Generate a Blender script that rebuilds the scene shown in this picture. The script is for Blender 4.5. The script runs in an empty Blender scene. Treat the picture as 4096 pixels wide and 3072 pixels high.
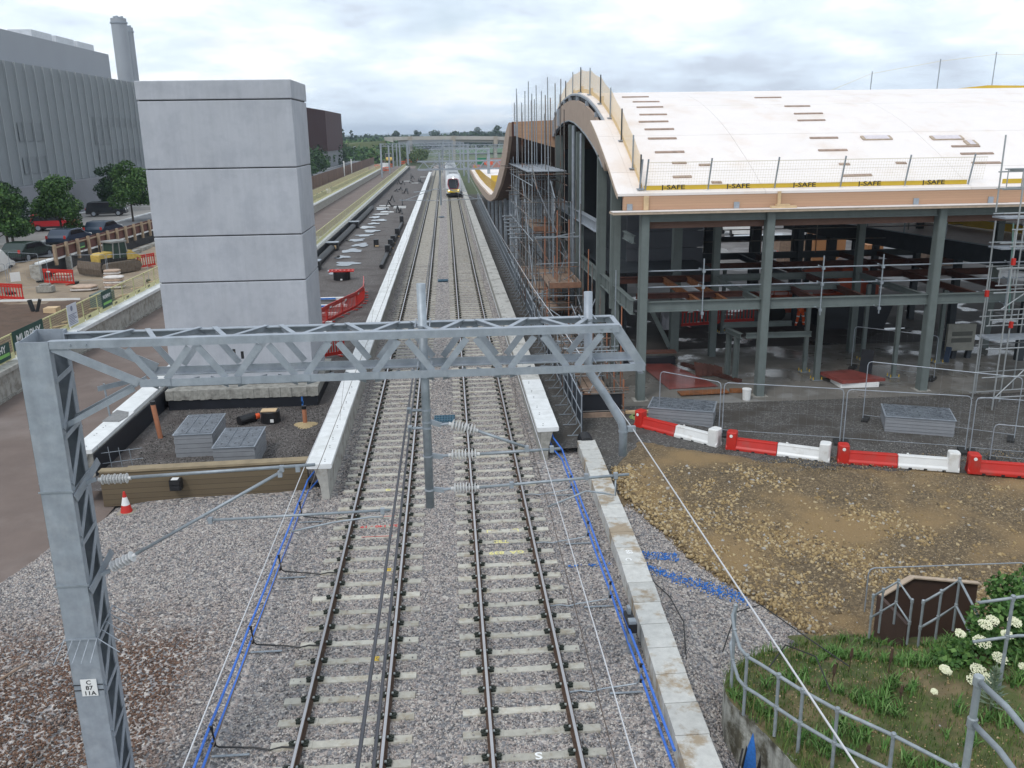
import bpy, bmesh, math, random
import numpy as np
from mathutils import Vector, Matrix
R = math.radians
rnd = random.Random(7)
C = bpy.context.scene.collection

# ------------------------------------------------------------ camera
cam = bpy.data.cameras.new("camera")
cam.sensor_width = 36.0
cam.lens = 31.094
cam.clip_start = 0.3
cam.clip_end = 20000
co = bpy.data.objects.new("camera", cam)
C.objects.link(co)
_p, _y, _r = .2757, .0693, -.015
F = Vector((math.sin(_y)*math.cos(_p), math.cos(_y)*math.cos(_p), -math.sin(_p)))
Rt = Vector((math.cos(_y), -math.sin(_y), 0))
Up = Rt.cross(F)
R2 = math.cos(_r)*Rt + math.sin(_r)*Up
U2 = -math.sin(_r)*Rt + math.cos(_r)*Up
co.matrix_world = Matrix(((R2.x, U2.x, -F.x, .4818), (R2.y, U2.y, -F.y, 0), (R2.z, U2.z, -F.z, 10.2338), (0, 0, 0, 1)))
bpy.context.scene.camera = co

# ------------------------------------------------------------ world, sun, exposure
SUN_EL, SUN_AZ = R(52), R(215)
w = bpy.data.worlds.new("World")
bpy.context.scene.world = w
w.use_nodes = True
nt = w.node_tree
nt.nodes.clear()
def N(t, **k):
    n = nt.nodes.new(t)
    for a, b in k.items():
        setattr(n, a, b)
    return n
out = N('ShaderNodeOutputWorld')
bgs = N('ShaderNodeBackground')
bgs.inputs['Strength'].default_value = 0.09
bgc = N('ShaderNodeBackground')
sky = N('ShaderNodeTexSky')
sky.sky_type = 'NISHITA'
sky.sun_disc = False
sky.sun_elevation = SUN_EL
sky.sun_rotation = SUN_AZ
sky.air_density = 1.0
sky.dust_density = 1.5
nt.links.new(sky.outputs[0], bgs.inputs[0])
tc = N('ShaderNodeTexCoord')
sep = N('ShaderNodeSeparateXYZ')
nt.links.new(tc.outputs['Generated'], sep.inputs[0])
def mth(op, a, b=None, c=None):
    n = N('ShaderNodeMath', operation=op)
    for i, v in enumerate((a, b, c)):
        if v is None: continue
        if isinstance(v, (int, float)): n.inputs[i].default_value = v
        else: nt.links.new(v, n.inputs[i])
    return n.outputs[0]
den = mth('ADD', mth('MAXIMUM', sep.outputs[2], 0.0), 0.24)
cx = mth('DIVIDE', sep.outputs[0], den)
cy = mth('DIVIDE', sep.outputs[1], den)
cmb = N('ShaderNodeCombineXYZ')
nt.links.new(cx, cmb.inputs[0]); nt.links.new(cy, cmb.inputs[1])
def noise(scale, detail, rough, off, dist=0.0):
    mp = N('ShaderNodeMapping'); mp.inputs['Location'].default_value = off
    nt.links.new(cmb.outputs[0], mp.inputs[0])
    n = N('ShaderNodeTexNoise'); n.inputs['Scale'].default_value = scale
    n.inputs['Detail'].default_value = detail; n.inputs['Roughness'].default_value = rough
    n.inputs['Distortion'].default_value = dist
    nt.links.new(mp.outputs[0], n.inputs[0])
    return n.outputs[0]
n1 = noise(1.15, 7, .52, (2.3, 6.1, 0), .15)
n2 = noise(3.4, 9, .6, (7.1, 1.2, 3), .2)
def ramp(fac, stops):
    r_ = N('ShaderNodeValToRGB')
    e = r_.color_ramp.elements
    while len(e) < len(stops): e.new(.5)
    for i, (p, c) in enumerate(stops):
        e[i].position = p; e[i].color = (*c, 1)
    nt.links.new(fac, r_.inputs[0])
    return r_.outputs[0]
mixn = mth('ADD', mth('MULTIPLY', n1, .64), mth('MULTIPLY', n2, .36))
cloud = ramp(mixn, [(.38, (1.08, 1.08, 1.08)), (.44, (.95, 1.0, 1.04)), (.49, (.80, .90, 1.0)), (.54, (.71, .81, .92)), (.60, (.59, .66, .76)), (.68, (.50, .56, .64))])
nt.links.new(cloud, bgc.inputs[0])
bgc.inputs['Strength'].default_value = 0.90
# small blue gaps
n3 = noise(1.1, 4, .5, (11.0, 4.0, 0))
gap = ramp(n3, [(.30, (.40,)*3), (.42, (.0,)*3)])
mixs = N('ShaderNodeMixShader')
nt.links.new(gap, mixs.inputs[0])
nt.links.new(bgc.outputs[0], mixs.inputs[1]); nt.links.new(bgs.outputs[0], mixs.inputs[2])
nt.links.new(mixs.outputs[0], out.inputs[0])

sun = bpy.data.lights.new("sun", 'SUN')
sun.energy = 1.0
sun.angle = R(14)
sun.color = (1, .97, .93)
so = bpy.data.objects.new("sun", sun)
C.objects.link(so)
so.rotation_euler = (math.pi/2-SUN_EL, 0, math.pi-SUN_AZ)
so.location = (0, -20, 60)
sc = bpy.context.scene
sc.view_settings.view_transform = 'Standard'
sc.view_settings.look = 'None'
sc.view_settings.exposure = 0.40
sc.view_settings.gamma = 1
sc.render.resolution_x = 1024; sc.render.resolution_y = 768

# ------------------------------------------------------------ materials
def srgb(r, g, b):
    f = lambda c: (c/255/12.92) if c/255 <= .04045 else ((c/255+.055)/1.055)**2.4
    return (f(r), f(g), f(b))
_M = {}
def mat(name, col=None, rough=.75, metal=0.0, var=.12, vs=2.0, col2=None, c2=(.5, .65), c2s=.6, bump=0.0, bs=20.0, streak=0.0, spec=.5, island=0.0, emit=None, alpha=None, wet=None, orand=0.0):
    """procedural principled: base colour with noise variation, an optional second colour in patches, streaks, bump"""
    if name in _M: return _M[name]
    m = bpy.data.materials.new(name); m.use_nodes = True
    t = m.node_tree; L = t.links
    p = t.nodes['Principled BSDF']
    p.inputs['Roughness'].default_value = rough
    p.inputs['Metallic'].default_value = metal
    p.inputs['Specular IOR Level'].default_value = spec
    geo = t.nodes.new('ShaderNodeNewGeometry')
    def nz(scale, detail=5, rgh=.6, vec=None):
        n = t.nodes.new('ShaderNodeTexNoise'); n.inputs['Scale'].default_value = scale
        n.inputs['Detail'].default_value = detail; n.inputs['Roughness'].default_value = rgh
        L.new(vec or geo.outputs['Position'], n.inputs['Vector'])
        return n.outputs[0]
    def mrange(v, a, b, c, d):
        n = t.nodes.new('ShaderNodeMapRange'); n.inputs[1].default_value = a; n.inputs[2].default_value = b
        n.inputs[3].default_value = c; n.inputs[4].default_value = d
        L.new(v, n.inputs[0]); return n.outputs[0]
    def mixc(f, a, b, mode='MIX'):
        n = t.nodes.new('ShaderNodeMix'); n.data_type = 'RGBA'; n.blend_type = mode
        if isinstance(f, float): n.inputs[0].default_value = f
        else: L.new(f, n.inputs[0])
        for i, v in ((6, a), (7, b)):
            if isinstance(v, tuple): n.inputs[i].default_value = (*v, 1)
            else: L.new(v, n.inputs[i])
        return n.outputs[2]
    cur = tuple(col)
    if col2 is not None:
        cur = mixc(mrange(nz(c2s, 6, .65), c2[0], c2[1], 0, 1), cur, tuple(col2))
    if var > 0:
        a = mrange(nz(vs), .3, .7, 1-var, 1+var)
        cb = t.nodes.new('ShaderNodeCombineXYZ')
        for i in range(3): L.new(a, cb.inputs[i])
        cur = mixc(1.0, cur, cb.outputs[0], 'MULTIPLY')
    if island > 0:
        a = mrange(geo.outputs['Random Per Island'], 0, 1, 1-island, 1+island)
        cb = t.nodes.new('ShaderNodeCombineXYZ')
        for i in range(3): L.new(a, cb.inputs[i])
        cur = mixc(1.0, cur, cb.outputs[0], 'MULTIPLY')
    if orand > 0:
        oi = t.nodes.new('ShaderNodeObjectInfo'); a = mrange(oi.outputs['Random'], 0, 1, 1-orand, 1+orand*.6)
        cb = t.nodes.new('ShaderNodeCombineXYZ')
        for i in range(3): L.new(a, cb.inputs[i])
        cur = mixc(1.0, cur, cb.outputs[0], 'MULTIPLY')
    if streak > 0:
        mp = t.nodes.new('ShaderNodeMapping'); mp.inputs['Scale'].default_value = (5, 5, .35)
        L.new(geo.outputs['Position'], mp.inputs[0])
        a = mrange(nz(1.0, 6, .7, mp.outputs[0]), .35, .7, 1, 1-streak)
        cb = t.nodes.new('ShaderNodeCombineXYZ')
        for i in range(3): L.new(a, cb.inputs[i])
        cur = mixc(1.0, cur, cb.outputs[0], 'MULTIPLY')
    if isinstance(cur, tuple): p.inputs['Base Color'].default_value = (*cur, 1)
    else: L.new(cur, p.inputs['Base Color'])
    if wet is not None:   # (scale, lo, hi, wet roughness)
        L.new(mrange(nz(wet[0], 5, .55), wet[1], wet[2], rough, wet[3]), p.inputs['Roughness'])
    if bump > 0:
        bn = t.nodes.new('ShaderNodeBump'); bn.inputs['Strength'].default_value = bump
        bn.inputs['Distance'].default_value = .02
        L.new(nz(bs, 6, .7), bn.inputs['Height']); L.new(bn.outputs[0], p.inputs['Normal'])
    if emit:
        p.inputs['Emission Color'].default_value = (*emit[:3], 1); p.inputs['Emission Strength'].default_value = emit[3]
    if alpha is not None:
        p.inputs['Alpha'].default_value = alpha
    _M[name] = m
    return m

def stone_mat(name, stops, scale, bump=.8, dist=.03, patch=None, ps=.25, pr=(.5, .62), fine=None):
    """cells of loose stone: colour per cell, rounded cell bump"""
    m = bpy.data.materials.new(name); m.use_nodes = True
    t = m.node_tree; L = t.links; p = t.nodes['Principled BSDF']
    p.inputs['Roughness'].default_value = .85
    p.inputs['Specular IOR Level'].default_value = .3
    geo = t.nodes.new('ShaderNodeNewGeometry')
    v = t.nodes.new('ShaderNodeTexVoronoi'); v.inputs['Scale'].default_value = scale
    L.new(geo.outputs['Position'], v.inputs['Vector'])
    s = t.nodes.new('ShaderNodeSeparateColor'); L.new(v.outputs['Color'], s.inputs[0])
    r = t.nodes.new('ShaderNodeValToRGB'); e = r.color_ramp.elements
    while len(e) < len(stops): e.new(.5)
    for i, (q, c) in enumerate(stops): e[i].position = q; e[i].color = (*c, 1)
    L.new(s.outputs[0], r.inputs[0])
    cur = r.outputs[0]
    if patch is not None:
        n = t.nodes.new('ShaderNodeTexNoise'); n.inputs['Scale'].default_value = ps; n.inputs['Detail'].default_value = 6
        L.new(geo.outputs['Position'], n.inputs[0])
        mr = t.nodes.new('ShaderNodeMapRange'); mr.inputs[1].default_value = pr[0]; mr.inputs[2].default_value = pr[1]
        L.new(n.outputs[0], mr.inputs[0])
        mx = t.nodes.new('ShaderNodeMix'); mx.data_type = 'RGBA'; mx.blend_type = 'MIX'
        L.new(mr.outputs[0], mx.inputs[0]); L.new(cur, mx.inputs[6]); mx.inputs[7].default_value = (*patch, 1)
        cur = mx.outputs[2]
    L.new(cur, p.inputs['Base Color'])
    mr = t.nodes.new('ShaderNodeMapRange'); mr.inputs[1].default_value = 0; mr.inputs[2].default_value = .7
    mr.inputs[3].default_value = 1; mr.inputs[4].default_value = 0
    L.new(v.outputs['Distance'], mr.inputs[0])
    b = t.nodes.new('ShaderNodeBump'); b.inputs['Strength'].default_value = bump; b.inputs['Distance'].default_value = dist
    L.new(mr.outputs[0], b.inputs['Height']); L.new(b.outputs[0], p.inputs['Normal'])
    _M[name] = m
    return m

def island_mat(name, stops, rough=.85, patch=None):
    m = bpy.data.materials.new(name); m.use_nodes = True
    t = m.node_tree; L = t.links; p = t.nodes['Principled BSDF']
    p.inputs['Roughness'].default_value = rough; p.inputs['Specular IOR Level'].default_value = .3
    geo = t.nodes.new('ShaderNodeNewGeometry')
    r = t.nodes.new('ShaderNodeValToRGB'); e = r.color_ramp.elements
    while len(e) < len(stops): e.new(.5)
    for i, (q, c) in enumerate(stops): e[i].position = q; e[i].color = (*c, 1)
    L.new(geo.outputs['Random Per Island'], r.inputs[0])
    cur = r.outputs[0]
    if patch:
        col, (x0, x1), (y0, y1), sc_, amt = patch
        # broad stain over a stretch of ground, ragged by noise
        n = t.nodes.new('ShaderNodeTexNoise'); n.inputs['Scale'].default_value = sc_; n.inputs['Detail'].default_value = 5
        L.new(geo.outputs['Position'], n.inputs[0])
        sp = t.nodes.new('ShaderNodeSeparateXYZ'); L.new(geo.outputs['Position'], sp.inputs[0])
        def mr(v, a, b, c, d):
            q = t.nodes.new('ShaderNodeMapRange'); q.inputs[1].default_value = a; q.inputs[2].default_value = b
            q.inputs[3].default_value = c; q.inputs[4].default_value = d; L.new(v, q.inputs[0]); return q.outputs[0]
        def mu(a, b):
            q = t.nodes.new('ShaderNodeMath'); q.operation = 'MULTIPLY'; L.new(a, q.inputs[0]); L.new(b, q.inputs[1]); return q.outputs[0]
        fx = mr(sp.outputs[0], x1, x0, 0, 1); fy = mr(sp.outputs[1], y1, y0, 0, 1)
        f = mu(mu(fx, fy), mr(n.outputs[0], .27, .40, 0, amt))
        mx = t.nodes.new('ShaderNodeMix'); mx.data_type = 'RGBA'; mx.blend_type = 'MULTIPLY'
        L.new(f, mx.inputs[0]); L.new(cur, mx.inputs[6]); mx.inputs[7].default_value = (*col, 1)
        cur = mx.outputs[2]
    L.new(cur, p.inputs['Base Color'])
    _M[name] = m
    return m

def board_mat(name, c1, c2, axis='Z', pitch=.14, rough=.7, grain=.2, gap=.5):
    """boards / laminations across one axis with fine dark joints, procedural"""
    m = bpy.data.materials.new(name); m.use_nodes = True
    t = m.node_tree; L = t.links; p = t.nodes['Principled BSDF']
    p.inputs['Roughness'].default_value = rough
    geo = t.nodes.new('ShaderNodeNewGeometry')
    sp = t.nodes.new('ShaderNodeSeparateXYZ'); L.new(geo.outputs['Position'], sp.inputs[0])
    def M_(op, a, b=None):
        q = t.nodes.new('ShaderNodeMath'); q.operation = op
        for i, v in enumerate((a, b)):
            if v is None: continue
            if isinstance(v, (int, float)): q.inputs[i].default_value = v
            else: L.new(v, q.inputs[i])
        return q.outputs[0]
    z = M_('DIVIDE', sp.outputs['XYZ'.index(axis)], pitch)
    fl = M_('FLOOR', z); fr = M_('FRACT', z)
    wn = t.nodes.new('ShaderNodeTexWhiteNoise'); wn.noise_dimensions = '1D'; L.new(fl, wn.inputs['W'])
    mp = t.nodes.new('ShaderNodeMapping')
    s = {'X': (30, 2, 2), 'Y': (2, 30, 2), 'Z': (2, 2, 30)}[axis]; mp.inputs['Scale'].default_value = s
    L.new(geo.outputs['Position'], mp.inputs[0])
    n = t.nodes.new('ShaderNodeTexNoise'); n.inputs['Scale'].default_value = 1; n.inputs['Detail'].default_value = 5
    L.new(mp.outputs[0], n.inputs[0])
    f = M_('ADD', M_('MULTIPLY', wn.outputs[0], 1-grain), M_('MULTIPLY', n.outputs[0], grain))
    mx = t.nodes.new('ShaderNodeMix'); mx.data_type = 'RGBA'; L.new(f, mx.inputs[0])
    mx.inputs[6].default_value = (*c1, 1); mx.inputs[7].default_value = (*c2, 1)
    g = M_('LESS_THAN', fr, .07)
    m2 = t.nodes.new('ShaderNodeMix'); m2.data_type = 'RGBA'; L.new(M_('MULTIPLY', g, gap), m2.inputs[0])
    L.new(mx.outputs[2], m2.inputs[6]); m2.inputs[7].default_value = (c1[0]*.25, c1[1]*.22, c1[2]*.2, 1)
    L.new(m2.outputs[2], p.inputs['Base Color'])
    _M[name] = m
    return m

def net_mat(name, col, cover, sx=18.0, rough=.8):
    """open netting: a woven grid of threads with holes in between"""
    m = bpy.data.materials.new(name); m.use_nodes = True
    t = m.node_tree; L = t.links; p = t.nodes['Principled BSDF']
    p.inputs['Base Color'].default_value = (*col, 1); p.inputs['Roughness'].default_value = rough
    geo = t.nodes.new('ShaderNodeNewGeometry'); sp = t.nodes.new('ShaderNodeSeparateXYZ')
    L.new(geo.outputs['Position'], sp.inputs[0])
    def M_(op, a, b=None):
        q = t.nodes.new('ShaderNodeMath'); q.operation = op
        for i, v in enumerate((a, b)):
            if v is None: continue
            if isinstance(v, (int, float)): q.inputs[i].default_value = v
            else: L.new(v, q.inputs[i])
        return q.outputs[0]
    h = M_('ADD', sp.outputs[0], sp.outputs[1])
    a = M_('LESS_THAN', M_('FRACT', M_('MULTIPLY', h, sx)), cover)
    b = M_('LESS_THAN', M_('FRACT', M_('MULTIPLY', sp.outputs[2], sx)), cover)
    L.new(M_('MAXIMUM', a, b), p.inputs['Alpha'])
    _M[name] = m
    return m

GALV = mat('galvanised_steel', (.32, .355, .40), .5, .25, .14, 5, col2=(.36, .39, .43), c2s=3, bump=.05, streak=.12)
GALVD = mat('galvanised_tube', (.30, .335, .37), .5, .4, .15, 8)
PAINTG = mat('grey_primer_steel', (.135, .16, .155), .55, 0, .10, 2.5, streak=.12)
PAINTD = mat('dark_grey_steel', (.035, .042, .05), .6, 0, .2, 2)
RUSTST = mat('red_oxide_steel', (.065, .022, .015), .8, 0, .3, 3)
ORSTEEL = mat('orange_rusty_steel', (.20, .075, .025), .8, 0, .3, 4)
CONC = mat('smooth_concrete', (.44, .455, .495), .85, 0, .09, .55, col2=(.37, .385, .425), c2=(.45, .62), c2s=1.1, bump=.15, bs=26, streak=.10)
CONCW = mat('white_coping_concrete', (.70, .71, .71), .8, 0, .08, 3, col2=(.60, .61, .60), c2s=.9, bump=.05)
CONCR = mat('rough_concrete', (.33, .32, .29), .9, 0, .25, 6, col2=(.22, .21, .19), c2s=2.5, bump=.3, streak=.2)
CONCO = mat('weathered_concrete', (.40, .39, .36), .9, 0, .18, 4, col2=(.26, .24, .21), c2=(.48, .62), c2s=2.2, bump=.2)
SLEEPC = mat('sleeper_concrete', (.45, .43, .375), .85, 0, .14, 6, col2=(.36, .315, .245), c2s=4, bump=.1, orand=.2)
BLACKM = mat('black_membrane', (.012, .014, .02), .5, 0, .2, 3)
BLACKP = mat('black_plastic', (.012, .012, .014), .45, 0, .1, 3)
RUBBER = mat('tyre_rubber', (.02, .02, .02), .8, 0, .1, 5)
RAILW = mat('rail_web_rust', (.085, .05, .033), .8, 0, .25, 6)
RAILT = mat('polished_rail_top', (.45, .44, .45), .3, .8, .08, 2)
CLIP = mat('dark_green_clip', (.014, .02, .013), .6, 0, .2, 30)
CLIPW = mat('pale_insulator_pad', (.42, .44, .42), .6, 0, .05, 5)
DECK = mat('pale_timber_deck', (.79, .73, .70), .6, 0, .025, .8, col2=(.72, .62, .55), c2=(.50, .75), c2s=.6)
DECKE = mat('timber_deck_edge', (.42, .33, .25), .75, 0, .15, 6)
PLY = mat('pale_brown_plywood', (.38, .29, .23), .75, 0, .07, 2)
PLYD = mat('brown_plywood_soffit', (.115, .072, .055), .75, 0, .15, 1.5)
GLU = board_mat('glulam', (.40, .235, .15), (.51, .32, .205), 'Z', .09, .7, .5, .25)
WOODY = mat('new_timber', (.58, .42, .25), .75, 0, .12, 5)
WOODB = mat('weathered_timber', (.27, .19, .14), .85, 0, .25, 5)
SLPW = board_mat('stacked_timber_sleepers', (.11, .082, .05), (.155, .118, .072), 'Z', .165, .85, .45, .7)
SLPT = mat('sawn_timber_top', (.26, .205, .13), .85, 0, .18, 3, bump=.1)
HOARDW = board_mat('brown_board_hoarding', (.09, .05, .035), (.16, .095, .07), 'Y', .9, .85, .3, .6)
REDP = mat('red_plastic', (.50, .022, .014), .45, 0, .08, 2, col2=(.36, .06, .045), c2=(.55, .75), c2s=1.6)
WHITEP = mat('white_plastic', (.72, .72, .71), .4, 0, .05, 2, col2=(.52, .49, .44), c2=(.55, .78), c2s=1.8)
ORANGEP = mat('orange_plastic', (.75, .11, .03), .5, 0, .08, 2)
YELLOW = mat('yellow_board', (.60, .40, .035), .55, 0, .06, 3)
YELP = mat('pale_yellow_plastic', (.62, .58, .30), .6, 0, .06, 3)
YELPOST = mat('yellow_green_post', (.38, .38, .20), .6, 0, .1, 3)
INSUL = mat('white_insulator', (.62, .62, .63), .35, 0, .04, 3)
INSUG = mat('grey_insulator', (.60, .60, .60), .4, 0, .05, 3)
BLUEC = mat('blue_cable', (.04, .15, .55), .45, 0, .08, 5)
CABLEG = mat('dark_grey_cable', (.06, .06, .07), .5, 0, .1, 5)
CABLEK = mat('black_cable', (.012, .012, .013), .5, 0, .1, 5)
WIREW = mat('bright_wire', (.62, .62, .64), .35, .3, .05, 5)
WIRED = mat('copper_wire', (.14, .11, .09), .5, .5, .1, 5)
TERRA = mat('terracotta_pipe', (.42, .17, .09), .65, 0, .08, 4)
GBOX = mat('grey_chamber_wall', (.25, .26, .28), .6, 0, .08, 4)
GLID = mat('grey_chamber_lid', (.13, .145, .165), .35, 0, .25, 4, wet=(6, .45, .6, .12))
RUSTM = mat('scaffold_tube', (.17, .16, .15), .6, .3, .2, 4, col2=(.20, .09, .05), c2=(.52, .64), c2s=1.4)
CLAD = mat('grey_perforated_screen', (.215, .235, .25), .6, .1, .05, .3)
CLADD = mat('darker_louvre', (.18, .198, .212), .6, .1, .06, .3)
CLADU = mat('grey_upper_cladding', (.27, .285, .31), .6, 0, .04, .2)
CLADB = mat('grey_base_wall', (.20, .205, .225), .8, 0, .06, .5)
CORTEN = board_mat('dark_red_cladding', (.045, .016, .018), (.06, .022, .024), 'Y', 2.0, .8, .4, .5)
GREENB = mat('dark_green_banner', (.012, .06, .045), .6, 0, .1, 3)
LGREEN = mat('light_green_stripe', (.22, .5, .12), .6, 0, .05, 3)
WHITEPT = mat('white_paint', (.75, .75, .74), .6, 0, .04, 3)
YELPT = mat('yellow_paint', (.72, .66, .28), .7, 0, .12, 30)
REDPT = mat('red_paint', (.55, .05, .05), .7, 0, .12, 30)
BLUEPT = mat('blue_spray_paint', (.03, .17, .55), .7, 0, .2, 20)
BLACKPT = mat('black_paint', (.015, .015, .017), .5, 0, .05, 3)
GLASS = mat('dark_window_glass', (.015, .018, .022), .08, 0, 0)
LAMPY = mat('lit_headlamp', (.9, .85, .6), .4, 0, 0, emit=(1, .86, .5, 4.0))
LAMPW = mat('lit_white_lamp', (.9, .9, .85), .4, 0, 0, emit=(1, .97, .85, 4.0))
PUDM = mat('standing_water', (.03, .03, .03), .03, 0, 0, spec=.9)
NETY = net_mat('yellow_net', (.85, .64, .38), .42, 22)
NETP = net_mat('pale_yellow_mesh', (.52, .48, .27), .38, 14)
NETG = net_mat('fence_wire_mesh', (.28, .30, .32), .07, 10)

# ------------------------------------------------------------ mesh helpers
class MB:
    def __init__(s): s.v = []; s.f = []
    def add(s, vs, fs):
        n = len(s.v); s.v += [tuple(q) for q in vs]; s.f += [tuple(n+i for i in q) for q in fs]; return s
    def box(s, x0, x1, y0, y1, z0, z1):
        return s.add([(x0, y0, z0), (x1, y0, z0), (x1, y1, z0), (x0, y1, z0), (x0, y0, z1), (x1, y0, z1), (x1, y1, z1), (x0, y1, z1)],
                     [(0, 3, 2, 1), (4, 5, 6, 7), (0, 1, 5, 4), (1, 2, 6, 5), (2, 3, 7, 6), (3, 0, 4, 7)])
    def beam(s, a, b, w, h, up=(0, 0, 1)):
        """rectangular bar a->b, w across, h along up"""
        a = Vector(a); b = Vector(b); d = (b-a).normalized(); u = Vector(up)
        sd = d.cross(u)
        if sd.length < 1e-4: sd = d.cross(Vector((0, 1, 0)))
        sd.normalize(); u = sd.cross(d).normalized()
        o = [sd*w/2*i+u*h/2*j for i, j in ((-1, -1), (1, -1), (1, 1), (-1, 1))]
        return s.add([a+q for q in o]+[b+q for q in o], [(0, 1, 2, 3), (7, 6, 5, 4), (0, 4, 5, 1), (1, 5, 6, 2), (2, 6, 7, 3), (3, 7, 4, 0)])
    def ang(s, a, b, w, t=.012, up=(0, 0, 1), side=1, flip=1):
        """L angle section a->b: one leg along up, one leg sideways"""
        a = Vector(a); b = Vector(b); d = (b-a).normalized(); u = Vector(up)
        sd = d.cross(u)
        if sd.length < 1e-4: sd = Vector((1, 0, 0))
        sd.normalize(); u = sd.cross(d).normalized()
        s.beam(a, b, t, w, u)
        o = sd*(w/2+t/2+.0015)*side + u*(w/2-t/2)*flip
        return s.beam(a+o, b+o, w, t, u)
    def isec(s, a, b, w, h, t=.02, up=(0, 0, 1)):
        """I section"""
        a = Vector(a); b = Vector(b); d = (b-a).normalized(); u = Vector(up)
        sd = d.cross(u)
        if sd.length < 1e-4: sd = d.cross(Vector((0, 1, 0)))
        sd.normalize(); u = sd.cross(d).normalized()
        s.beam(a+u*(h/2-t/2), b+u*(h/2-t/2), w, t, u); s.beam(a-u*(h/2-t/2), b-u*(h/2-t/2), w, t, u)
        return s.beam(a, b, t, h-2*t-.001, u)
    def tube(s, a, b, r, n=8, r2=None, cap=True):
        a = Vector(a); b = Vector(b); d = b-a
        if d.length < 1e-6: return s
        d.normalize(); x = d.orthogonal().normalized(); y = d.cross(x)
        r2 = r if r2 is None else r2
        ring = lambda c, q: [c+(x*math.cos(2*math.pi*i/n)+y*math.sin(2*math.pi*i/n))*q for i in range(n)]
        fs = [(i, (i+1) % n, n+(i+1) % n, n+i) for i in range(n)]
        if cap: fs += [tuple(range(n-1, -1, -1)), tuple(range(n, 2*n))]
        return s.add(ring(a, r)+ring(b, r2), fs)
    def path(s, pts, r, n=8):
        P = [Vector(p) for p in pts]
        rings = []; x = None
        for i, p in enumerate(P):
            d = (P[min(i+1, len(P)-1)]-P[max(i-1, 0)]).normalized()
            if x is None: x = d.orthogonal().normalized()
            x = (x-d*x.dot(d)).normalized(); y = d.cross(x)
            rings += [p+(x*math.cos(2*math.pi*k/n)+y*math.sin(2*math.pi*k/n))*r for k in range(n)]
        m = len(P); fs = [(i*n+k, i*n+(k+1) % n, (i+1)*n+(k+1) % n, (i+1)*n+k) for i in range(m-1) for k in range(n)]
        fs += [tuple(range(n-1, -1, -1)), tuple(range((m-1)*n, m*n))]
        return s.add(rings, fs)
    def lathe(s, a, d, prof, n=14):
        """prof: list (distance along d, radius)"""
        a = Vector(a); d = Vector(d).normalized(); x = d.orthogonal().normalized(); y = d.cross(x)
        vs = []
        for t, r in prof: vs += [a+d*t+(x*math.cos(2*math.pi*k/n)+y*math.sin(2*math.pi*k/n))*r for k in range(n)]
        m = len(prof); fs = [(i*n+k, i*n+(k+1) % n, (i+1)*n+(k+1) % n, (i+1)*n+k) for i in range(m-1) for k in range(n)]
        fs += [tuple(range(n-1, -1, -1)), tuple(range((m-1)*n, m*n))]
        return s.add(vs, fs)
    def prism(s, poly, a, b, axis='Y'):
        """2-D polygon extruded from a to b along an axis; poly gives the other two coordinates in order"""
        n = len(poly)
        def pt(p, t):
            return {'X': (t, p[0], p[1]), 'Y': (p[0], t, p[1]), 'Z': (p[0], p[1], t)}[axis]
        return s.add([pt(p, a) for p in poly]+[pt(p, b) for p in poly],
                     [tuple(range(n-1, -1, -1)), tuple(range(n, 2*n))]+[(i, (i+1) % n, n+(i+1) % n, n+i) for i in range(n)])
    def disc(s, c, r, n=10, z=0):
        return s.add([(c[0]+r*math.cos(2*math.pi*i/n), c[1]+r*math.sin(2*math.pi*i/n), c[2]) for i in range(n)], [tuple(range(n))])
    def rot(s, ang, c=(0, 0, 0), axis='Z'):
        m = Matrix.Rotation(ang, 3, axis); c = Vector(c)
        s.v = [tuple(m @ (Vector(p)-c)+c) for p in s.v]; return s
    def move(s, d):
        s.v = [(p[0]+d[0], p[1]+d[1], p[2]+d[2]) for p in s.v]; return s
    def build(s, name, m, parent=None, smooth=False, label=None, loc=None):
        me = bpy.data.meshes.new(name)
        if parent is not None: o_ = wloc(parent)
        elif loc is not None: o_ = Vector(loc)
        else:
            xs = [p[0] for p in s.v]; ys = [p[1] for p in s.v]; zs = [p[2] for p in s.v]
            o_ = Vector(((min(xs)+max(xs))/2, (min(ys)+max(ys))/2, min(zs)))
        me.from_pydata([(p[0]-o_.x, p[1]-o_.y, p[2]-o_.z) for p in s.v], [], s.f)
        me.materials.append(m)
        if smooth:
            me.polygons.foreach_set('use_smooth', [True]*len(me.polygons))
        me.update()
        o = bpy.data.objects.new(name, me); C.objects.link(o)
        if parent is not None: o.parent = parent
        else: o.location = o_
        if label: o['label'] = label
        return o
def wloc(o):
    v = Vector((0, 0, 0))
    while o is not None: v = v+o.location; o = o.parent
    return v
def thing(name, label, cat, loc, group=None, rz=0.0):
    o = bpy.data.objects.new(name, None); C.objects.link(o)
    o.empty_display_size = .3
    o.location = loc; o.rotation_euler = (0, 0, rz)
    o['label'] = label; o['category'] = cat
    if group: o['group'] = group
    return o
def tag(o, label, cat, group=None, kind=None):
    o['label'] = label; o['category'] = cat
    if group: o['group'] = group
    if kind: o['kind'] = kind
    return o
def struct(o): o['kind'] = 'structure'; return o
_kids = {}
def dup(root, loc, rz=0.0, label=None, scale=None):
    r = root.copy(); C.objects.link(r); r.location = loc; r.rotation_euler = (0, 0, rz)
    if scale: r.scale = scale
    if label: r['label'] = label
    def rec(src, dst):
        for ch in list(src.children):
            c = ch.copy(); C.objects.link(c); c.parent = dst; rec(ch, c)
    rec(root, r)
    return r
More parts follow.
